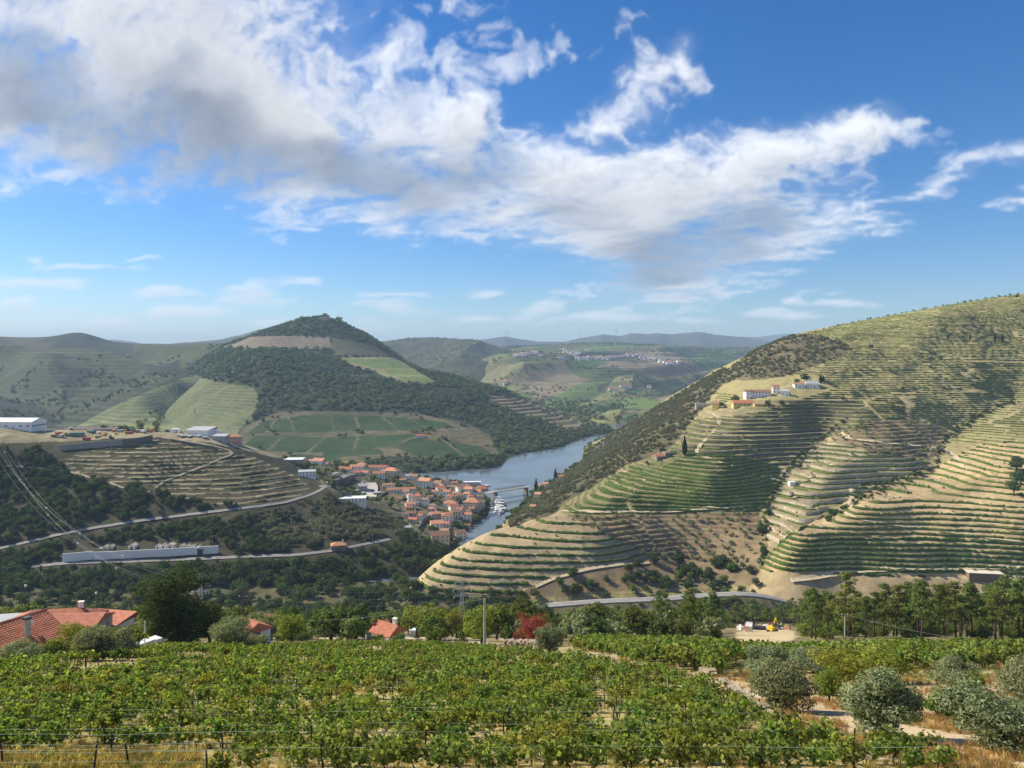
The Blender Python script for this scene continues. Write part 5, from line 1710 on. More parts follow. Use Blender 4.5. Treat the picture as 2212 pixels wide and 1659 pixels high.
# filler trees between the houses, and the pine wood on the right
r_ = np.random.default_rng(77)
n_ = 0
OL, GA = [], []
YARD = [(1575, 1400), (1575, 1330), (1725, 1330), (1725, 1400)]
for q in range(1600):
    y = 150 + 270 * r_.random() ** 0.8
    u = r_.uniform(-60, 1560)
    x = (u - CU) * y / F; z = gz(x, y); v = VH - F * z / y
    if in_poly(np.array(u), np.array(v), YARD) or (u < 330 and y < 200) or (790 < u < 900 and 215 < y < 300): continue
    if 480 < u < 600 and y < 215: continue
    if any((x - p[0]) ** 2 + (y - p[1]) ** 2 < (4.4 + y * .004) ** 2 for p in OL): continue
    if 1150 < u < 1620 and y > 300 and r_.random() < .5: continue
    OL.append((x, y, z, u))
OL = OL[:330]
for i, (x, y, z, u) in enumerate(OL):
    pr, nm, lab = [('grove_olive%d' % (i % 4), 'olive_tree', 'small olive among the houses'), ('garden%d' % (i % 4), 'garden_tree', 'green garden tree among the houses'), ('oak%d' % (i % 4), 'oak_tree', 'dark oak among the houses')][r_.choice(3, p=[.45, .33, .22])]
    wh = 'of the near slope' if u < 850 else ('by the valley road and pylon')
    plant(pr, (x, y, z - .1), r_.uniform(.9, 1.6) * (1.3 if y > 215 else 1.0), nm, lab + ' ' + wh, 'trees among the houses of the near slope')
PINES = []
for q in range(3000):
    y = 158 + 235 * r_.random() ** 1.25
    u = r_.uniform(1415, 2300)
    x = (u - CU) * y / F; z = gz(x, y); v = VH - F * z / y
    dens = 0.8 if u < 1600 else 1.0
    if u < 1470 and y < 250: continue
    if r_.random() > dens: continue
    if 1545 < u < 1735 and y < 345: continue
    if any((x - p[0]) ** 2 + (y - p[1]) ** 2 < 4.0 ** 2 for p in PINES): continue
    PINES.append((x, y, z, u))
    if len(PINES) >= 270: break
print('pines', len(PINES))
for i, (x, y, z, u) in enumerate(PINES):
    s = r_.uniform(.62, 1.1)
    lab = 'tall pine in the front of the pine wood on the right' if y < 230 else 'pine deep in the pine wood along the valley road'
    if u < 1600: lab = 'pine at the left end of the wood, behind the machinery yard'
    plant('pine%d' % (i % 5), (x, y, z - .2), s, 'pine_tree', lab, 'pines of the valley wood', sz=s * r_.uniform(.85, 1.05))
for q in range(60):
    y = r_.uniform(392, 416); u = r_.uniform(1440, 2280)
    x = (u - CU) * y / F
    PINES.append((x, y, gz(x, y), u))
for i, (x, y, z, u) in enumerate(PINES[-60:]):
    s = r_.uniform(.55, .95)
    plant('pine%d' % (i % 5) if i % 3 else 'oak%d' % (i % 4), (x, y, z - .2), s if i % 3 else s * 1.8, 'pine_tree' if i % 3 else 'oak_tree', ('pine' if i % 3 else 'oak') + ' on the bank just below the valley road', 'trees below the valley road')
under = []
for q in range(420):
    y = r_.uniform(165, 420); u = r_.uniform(1180, 2300)
    x = (u - CU) * y / F; z = gz(x, y)
    if 1560 < u < 1725 and y < 340: continue
    if u < 1430 and y < 330: continue
    under.append((x, y, z - .1))
for q in range(170):
    y = r_.uniform(396, 415); u = r_.uniform(1120, 2300)
    x = (u - CU) * y / F; under.append((x, y, gz(x, y) - .1))
ug = []
for q in range(1500):
    y = 138 + 285 * r_.random(); u = r_.uniform(-80, 1480)
    x = (u - CU) * y / F
    if (790 < u < 900 and 130 < y < 215) or (u < 290 and y < 150) or (490 < u < 600 and y < 145): continue
    ug.append((x, y, gz(x, y) - .1))
mass('hillside_undergrowth', 'undergrowth', ['bush0', 'bush1', 'grove_olive0', 'grove_olive1', 'garden0', 'oak1'], np.array(ug), r_.uniform(.35, 1.15, len(ug)), 25)
mass('pine_wood_undergrowth', 'bush', ['bush0', 'bush1', 'bush2'], np.array(under), np.r_[r_.uniform(.6, 1.5, len(under) - 170), r_.uniform(1.3, 2.6, 170)], 9)

# ------------------------------------------------------------------ the near vineyard
def leaf_hex(pos, nrm, size, r):
    n = len(pos)
    nrm = nrm / (np.linalg.norm(nrm, axis=1, keepdims=True) + 1e-9)
    a = np.cross(nrm, r.normal(size=(n, 3))); a /= np.linalg.norm(a, axis=1, keepdims=True) + 1e-9
    b = np.cross(nrm, a)
    s = (size * r.uniform(.55, 1.25, n))[:, None]
    V = []
    for k, (an, rad, cup) in enumerate(((0, .62, -.10), (62, .50, .06), (118, .56, -.08), (180, .34, .08), (242, .56, -.08), (298, .50, .06))):
        c, sn = math.cos(math.radians(an)) * rad, math.sin(math.radians(an)) * rad
        V.append(pos + a * s * c + b * s * sn + nrm * s * cup)
    return np.stack(V, 1).reshape(-1, 3), np.arange(6 * n).reshape(n, 6)


def make_vine(name, seed, nleaf, size, lm):
    r = np.random.default_rng(seed)
    # shoots rise and arch from a short trunk
    P, N = [], []
    k = 9
    for q in range(k):
        x0 = r.uniform(-.5, .5)
        ex, ey, ez = x0 + r.normal() * .35, r.normal() * .28, r.uniform(.85, 1.35)
        t = r.random(nleaf // k) ** .8
        px = x0 * (1 - t) + ex * t + r.normal(size=len(t)) * .10
        py = ey * t + r.normal(size=len(t)) * .13
        pz = .45 + (ez - .45) * np.sin(t * 1.9) / 1.0 * .95 + r.normal(size=len(t)) * .09
        P.append(np.c_[px, py, pz]); N.append(np.c_[px - x0 * .4, py * 2.2, np.full(len(t), .75)] + r.normal(size=(len(t), 3)) * .55)
    v, f = leaf_hex(np.concatenate(P), np.concatenate(N), size, r)
    tr = trunk_mesh(name + '_trunk', [(0, 0, -.1), (.05 * r.normal(), .03, .22), (.1 * r.normal(), -.02, .5)], [.045, .035, .03], BARK,
                    [([(0, 0, .45), (-.3, 0, .62), (-.5, .05, .95)], [.02, .015, .008]), ([(0, 0, .45), (.3, 0, .6), (.45, -.05, 1.0)], [.02, .015, .008])])
    proto(name, tr, v, f, lm, BARK)


for i_ in range(6):
    make_vine('vine%d' % i_, 500 + i_, 260, .17, L_VINE if i_ < 5 else L_VINE2)
for i_ in range(8):
    make_vine('farvine%d' % i_, 520 + i_, 120, .24, L_VINE if i_ < 7 else L_VINE2)

FIELD_A = [(-90, 1690), (-90, 1446), (100, 1432), (200, 1424), (330, 1404), (560, 1398), (700, 1394), (1000, 1398), (1090, 1405), (1220, 1424), (1380, 1450), (1470, 1470), (1540, 1500), (1600, 1545), (1690, 1592), (1860, 1622), (2060, 1655), (2140, 1690)]
FIELD_B = [(1225, 1404), (1280, 1386), (1480, 1394), (1600, 1412), (1560, 1462), (1480, 1448), (1380, 1438), (1300, 1410)]
FIELD_C = [(1600, 1425), (1600, 1412), (2300, 1408), (2300, 1440), (2000, 1448)]
BARE = [(-90, 1700), (-90, 1632), (60, 1632), (170, 1622), (420, 1628), (470, 1700)]
BARE2 = [(180, 1470), (110, 1440), (250, 1430), (330, 1428), (300, 1450)]
vines, y, row = [], 18.6, 0
rv_ = np.random.default_rng(31)
rowsY = []
while y < 135:
    row += 1
    rowsY.append(y)
    x = -(1200) * y / F
    while x < 1200 * y / F:
        x += rv_.uniform(.62, .95)
        yy = y + .03 * x + rv_.normal() * .07
        if yy < 17: continue
        u = CU + F * x / yy
        zz = gz(x, yy) if False else 0
        vines.append((x, yy, row))
    y += 1.22 + y * .010
VN = np.array(vines)
zv = ground(VN[:, 0], VN[:, 1])
U_ = CU + F * VN[:, 0] / VN[:, 1]; V_ = VH - F * zv / VN[:, 1]
pa = in_poly(U_, V_, FIELD_A) & ~in_poly(U_, V_, BARE) & ~in_poly(U_, V_, BARE2)
pb = in_poly(U_, V_, FIELD_B) | in_poly(U_, V_, FIELD_C)
gapn = fbm(VN[:, 0] / 2.2, VN[:, 1] / 2.2, 3)
ok = (pa & (gapn > np.where(VN[:, 1] < 25, .34, .415)) & (rv_.random(len(VN)) > .10)) | (pb & (rv_.random(len(VN)) > .25))
VN, zv, U_, V_, pb = VN[ok], zv[ok], U_[ok], V_[ok], pb[ok]
print('vines', len(VN))
VP = np.c_[VN[:, 0], VN[:, 1], zv]
onframe = (U_ > -30) & (U_ < 2240) & (V_ < 1690)
o_ = np.argsort(np.where(onframe, VN[:, 1], 1e6))
first = o_[:290]
first_rows = sorted(set(VN[first, 2].astype(int)))
first_y = float(VN[first[-1], 1])
for i in first:
    x, y, row = VN[i]
    k = first_rows.index(int(row)) + 1
    s = rv_.uniform(.46, .74)
    plant('vine%d' % (5 if rv_.random() < .07 else rv_.integers(0, 5)), (x, y, zv[i]), s, 'grape_vine', 'leafy grape vine in the %s near row, counted upwards' % ordinal(k), 'grape vines of the nearest rows', 'vine', rz=rv_.normal() * .15 + (math.pi if rv_.random() < .5 else 0))
rest = np.setdiff1d(np.arange(len(VN)), first)
nb = rest[VN[rest, 1] < 40]; fb_ = rest[VN[rest, 1] >= 40]
o = mass('vineyard_rows', 'vine', ['vine%d' % q for q in range(6)], VP[nb], rv_.uniform(.48, .78, len(nb)), 12)
mass('far_vineyard_rows', 'farvine', ['farvine%d' % q for q in range(8)], VP[fb_], rv_.uniform(.50, .82, len(fb_)) * np.where(pb[fb_], 1.7, 1.0), 13)

# stakes and wires
WOODP = mat('old_stake', (.055, .045, .038), .95, .4, 8, .1)
WIRE = mat('pale_wire', (.50, .60, .42), .5, .05, 1, .4)
stake = MB(); stake.tube([(0, 0, -.3), (.01, 0, .4), (0, .01, .85)], [.03, .028, .024], 6)
stake_me = stake.mesh('stake', WOODP)
ns, far_st = 0, []
for k, ry in enumerate(rowsY):
    x = -1150 * ry / F + rv_.uniform(0, 3)
    while x < 1100 * ry / F:
        yy = ry + .03 * x
        z = gz(x, yy); u = CU + F * x / yy; v = VH - F * z / yy
        inside = bool(in_poly(np.array(u), np.array(v), FIELD_A))
        if inside and -20 < u < 2230 and v < 1700:
            if k < 16 and ns < 150:
                o = add('vineyard_stake', stake_me, None, (x, yy, z), rv_.uniform(0, 6), (1, 1, rv_.uniform(.8, 1.1)))
                o.rotation_euler = (rv_.normal() * .05, rv_.normal() * .07, rv_.uniform(0, 6))
                tag(o, 'dark wooden vine stake in the %s near row' % ordinal(k + 1), 'stake', 'stakes of the near vineyard')
                ns += 1
            elif k < 60:
                far_st.append((x, yy, z))
        x += rv_.uniform(2.6, 4.2)
PROTO['stake'] = (stake_me, stake_me)
PCOL_ = proto_collection('stakes', ['stake'])
mass('far_stakes', 'stakes', ['stake'], np.array(far_st), np.ones(len(far_st)), 14, tilt=.06)
for k, ry in enumerate(rowsY[:26]):
    for hz in (.40, .72):
        if (hz > .5 and k % 3 == 2) or (k > 8 and (k + (hz > .5)) % 2): continue
        run = []
        runs = []
        for x in np.arange(-1150 * ry / F, 1100 * ry / F, 1.2):
            yy = ry + .03 * x
            z = gz(x, yy); u = CU + F * x / yy; v = VH - F * z / yy
            if bool(in_poly(np.array(u), np.array(v), FIELD_A)) and not (k > 3 and rng.random() < .02):
                run.append((x, yy + .02, z + hz + rng.uniform(-.01, .01)))
            else:
                if len(run) > 3: runs.append(run)
                run = []
        if len(run) > 3: runs.append(run)
        for rr in runs:
            w_ = MB(); w_.tube(rr, .0055, 4)
            tag(w_.build('trellis_wire', WIRE), '%s trellis wire in the %s row up from the bottom edge' % ('upper' if hz > .5 else 'lower', ordinal(k + 1)), 'wire', 'trellis wires of the near vineyard')
# leaning stakes on the right bank of the vineyard
for (u, v, l) in [(1640, 1540, .1), (1668, 1556, -.1), (1690, 1570, .15), (1708, 1578, -.12), (1730, 1590, .05), (1910, 1622, -.3), (1935, 1640, -.35), (1990, 1640, -.15), (2050, 1650, -.2)]:
    p = hit(u, v)
    o = add('leaning_stake', stake_me, None, p, 0, (1.3, 1.3, .75))
    o.rotation_euler = (0, l, 1.0)
    tag(o, 'short dark stake leaning on the dry grass bank', 'stake', 'leaning stakes on the right bank')

# dry grass
def make_tuft(name, seed, m, h):
    r = np.random.default_rng(seed)
    n = 26
    b = r.normal(size=(n, 2)) * .09
    t = b + r.normal(size=(n, 2)) * .16
    hh = h * r.uniform(.5, 1.1, n)
    w = .012
    V = np.stack([np.c_[b[:, 0] - w, b[:, 1], np.zeros(n)], np.c_[b[:, 0] + w, b[:, 1], np.zeros(n)], np.c_[t[:, 0] + w * .4, t[:, 1], hh], np.c_[t[:, 0] - w * .4, t[:, 1] + w, hh]], 1)
    me = np_mesh(name, V.reshape(-1, 3), np.arange(4 * n).reshape(n, 4), m)
    PROTO[name] = (me, me)


DRY = leaf_mat('dry_grass', (.42, .32, .15), (.68, .55, .30), .3, .2)
RUST = leaf_mat('rusty_grass', (.42, .27, .14), (.62, .46, .26), .3, .2)
WEED = leaf_mat('green_weed', (.10, .13, .03), (.26, .26, .07), .35, .2)
for i_ in range(3):
    make_tuft('dry%d' % i_, 600 + i_, DRY, .42); make_tuft('rust%d' % i_, 610 + i_, RUST, .5); make_tuft('weed%d' % i_, 620 + i_, WEED, .34)
def field_pts(poly, n, y0, y1, seed):
    r = np.random.default_rng(seed)
    y = np.exp(r.uniform(math.log(y0), math.log(y1), n)); u = r.uniform(-260, 2560, n)
    x = (u - CU) * y / F; z = ground(x, y); v = VH - F * z / y
    k = in_poly(u, v, poly)
    return np.c_[x, y, z][k]
P = field_pts([(1540, 1460), (1640, 1455), (2560, 1480), (2560, 1700), (2100, 1690), (1860, 1618), (1690, 1588), (1600, 1540)], 32000, 18, 60, 41)
P = P[(fbm(P[:, 0] / 2.5, P[:, 1] / 2.5, 2) > .47)]
mass('rusty_dry_grass', 'rust', ['rust0', 'rust1', 'rust2', 'dry0'], P, rv_.uniform(.25, .65, len(P)), 15)
P = np.r_[field_pts(FIELD_A, 16000, 18, 120, 42), field_pts(BARE, 20000, 18, 26, 43)]
mass('dry_grass', 'dry', ['dry0', 'dry1', 'dry2', 'weed0', 'weed1'], P, rv_.uniform(.25, .6, len(P)), 16)
P = field_pts([(1200, 1470), (1230, 1390), (1600, 1400), (2560, 1405), (2560, 1480), (1600, 1470)], 14000, 40, 140, 44)
mass('weedy_grass', 'weed', ['weed0', 'weed1', 'weed2', 'dry1'], P, rv_.uniform(.5, 1.2, len(P)), 17)
# bushes on the road bank
rb = []
for q in range(260):
    i = r_.integers(2, len(rw) - 2)
    u = CU + F * rw[i].x / rw[i].y
    if u < 1440 and r_.random() < .72: continue
    o_ = r_.uniform(5.5, 19)
    p = cross(int(i), o_, -0.61 * (o_ - 4.2) - .3)
    rb.append((p.x, p.y, p.z))
mass('road_bank_bushes', 'bush', ['bush0', 'bush1', 'bush2'], np.array(rb), r_.uniform(.5, 1.5, len(rb)), 26)
# ------------------------------------------------------------------ buildings
W_WHITE = mat('white_render', (.80, .79, .76), .85, .06, .8, .2)
W_CREAM = mat('cream_render', (.62, .56, .43), .85, .08, .8, .2)
W_GREY = mat('grey_render', (.36, .35, .33), .9, .12, .8, .2)
W_PINK = mat('pink_render', (.56, .36, .28), .85, .08, .8, .2)
W_YELL = mat('yellow_render', (.66, .50, .16), .85, .08, .8, .2)
W_STONE = mat('rubble_stone', (.27, .225, .17), .95, .35, 1.6, .1, .6)
W_DARK = mat('slate_stone_wall', (.17, .145, .12), .95, .35, 1.2, .1, .6)
R_ORAN = mat('orange_tiles', (.50, .245, .14), .85, .28, 1.2, .15, .5, rnd=.28)
R_RED = mat('red_tiles', (.44, .17, .105), .85, .2, 1.2, .15, .5, rnd=.1)
R_BROWN = mat('weathered_tiles', (.30, .18, .12), .9, .3, 1.0, .12, .5, rnd=.25)
R_GREY = mat('grey_sheet_roof', (.40, .41, .42), .6, .1, .5, .3)
R_WHITE = mat('white_sheet_roof', (.78, .79, .80), .55, .05, .5, .3)
GLASS = mat('dark_window_glass', (.03, .035, .045), .15, .2, 1, .5)
TRIM = mat('window_frame', (.60, .58, .54), .7, .05, 1)
DOOR = mat('wooden_door', (.13, .075, .045), .7, .2, 3)
CONC = mat('concrete', (.42, .40, .36), .9, .15, 1.0)
METAL = mat('galvanised_steel', (.50, .52, .54), .45, .08, 2, .5, metallic=.6)
DARKM = mat('dark_metal', (.06, .06, .065), .5, .1, 2)
WIN_ME = {}


def window_mesh(w, h, d=.06):
    key = (round(w, 1), round(h, 1))
    if key not in WIN_ME:
        f, p = MB(), MB()
        t = .09
        f.box(-w / 2 - t, w / 2 + t, -d, .02, h, h + t); f.box(-w / 2 - t, w / 2 + t, -d * 1.6, .02, -t, 0)
        f.box(-w / 2 - t, -w / 2, -d, .02, 0, h); f.box(w / 2, w / 2 + t, -d, .02, 0, h); f.box(-.025, .025, -d * .8, .0, 0, h)
        p.box(-w / 2, w / 2, -.02, .02, 0, h)
        WIN_ME[key] = (f.mesh('window_frame', TRIM), p.mesh('window_pane', GLASS))
    return WIN_ME[key]


def roof_mb(kind, w, d, h, rh, ov):
    m = MB()
    W, D = w / 2 + ov, d / 2 + ov
    t = .14
    if kind == 'flat':
        m.box(-W, W, -D, D, h, h + .3)
        return m
    if kind == 'shed':
        m.quad([(-W, -D, h), (W, -D, h), (W, D, h + rh), (-W, D, h + rh)]); m.quad([(-W, -D, h - t), (-W, D, h + rh - t), (W, D, h + rh - t), (W, -D, h - t)])
        m.quad([(-W, -D, h - t), (W, -D, h - t), (W, -D, h), (-W, -D, h)]); m.quad([(W, D, h - t), (-W, D, h - t), (-W, D, h + rh), (W, D, h + rh)])
        m.quad([(W, -D, h - t), (W, D, h + rh - t), (W, D, h + rh), (W, -D, h)]); m.quad([(-W, -D, h), (-W, D, h + rh), (-W, D, h + rh - t), (-W, -D, h - t)])
        return m
    k = W - min(D * .95, W * .9) if kind == 'hip' else W
    r0, r1 = (-k, 0, h + rh), (k, 0, h + rh)
    a, b, c, e = (-W, -D, h), (W, -D, h), (W, D, h), (-W, D, h)
    lo = lambda p: (p[0], p[1], p[2] - t)
    m.quad([a, b, r1, r0]); m.quad([c, e, r0, r1])
    if kind == 'hip':
        m.quad([b, c, r1]); m.quad([e, a, r0])
    else:
        m.quad([lo(b), lo(c), c, (k, 0, h + rh), b]); m.quad([lo(e), lo(a), a, (-k, 0, h + rh), e])
    m.quad([lo(a), lo(b), b, a]); m.quad([lo(c), lo(e), e, c])
    if kind == 'hip':
        m.quad([lo(b), lo(c), c, b]); m.quad([lo(e), lo(a), a, e])
    m.quad([lo(a), lo(e), lo(c), lo(b)])
    return m


def house(label, pos, w, d, h, yaw=0.0, roof='gable', rh=None, wm=None, rm=None, floors=None, nx=None, ny=None, name='house', cat='house', chimney=False, door=True, group=None, sink=3.0, ov=.35, win=True, wsize=(1.0, 1.25)):
    """walls, roof, framed windows on the sides that show, a door; origin at the foot of the walls"""
    wm, rm = wm or W_WHITE, rm or R_ORAN
    rh = (d * .27 if roof != 'shed' else d * .15) if rh is None else rh
    o = empty(name, pos, yaw)
    tag(o, label, cat, group)
    wmb = MB(); wmb.box(-w / 2, w / 2, -d / 2, d / 2, -sink, h)
    if roof == 'gable':
        k = rh * (1 - .02)
        for s in (-1, 1):
            q = [(s * w / 2, -d / 2, h), (s * w / 2, d / 2, h), (s * w / 2, 0, h + k * (d / 2) / (d / 2 + ov))]
            wmb.quad(q if s > 0 else q[::-1])
    wmb.build('wall', wm, o)
    ro = roof_mb(roof, w, d, h, rh, ov).build('roof', rm, o)
    floors = floors or max(1, round(h / 3.0))
    fh = h / floors
    nx = max(1, round(w / 3.4)) if nx is None else nx
    ny = max(1, round(d / 4.0)) if ny is None else ny
    ww, wh = wsize
    wh = min(wh, fh * .55)
    if win:
        fm, pm = window_mesh(ww, wh)
        for fl in range(floors):
            z = fl * fh + fh * .34
            for i in range(nx):
                x = -w / 2 + w * (i + .5) / nx
                if door and fl == 0 and i == nx // 2: continue
                q = add('window', fm, o, (x, -d / 2 - .01, z)); add('pane', pm, q)
            for i in range(ny):
                yv = -d / 2 + d * (i + .5) / ny
                for s in (-1, 1):
                    q = add('window', fm, o, (s * (w / 2 + .01), yv, z), math.pi / 2 * s); add('pane', pm, q)
    if door:
        x = -w / 2 + w * (nx // 2 + .5) / nx
        db = MB(); db.box(x - .5, x + .5, -d / 2 - .05, -d / 2 + .02, 0, min(2.1, h * .8)); db.build('door', DOOR, o)
    if chimney:
        cb = MB(); cb.box(-.4, .4, -.3, .3, -.2, 1.3); cb.box(-.5, .5, -.4, .4, 1.3, 1.45)
        cb.build('chimney', W_WHITE, ro, loc=(w * .28, d * .12, h + rh * .7))
    return o


# town houses: picture position of the foot, width and wall height in picture units
def ppos(u, v, y0=480, y1=1400):
    return hit(u, v, y0, y1)


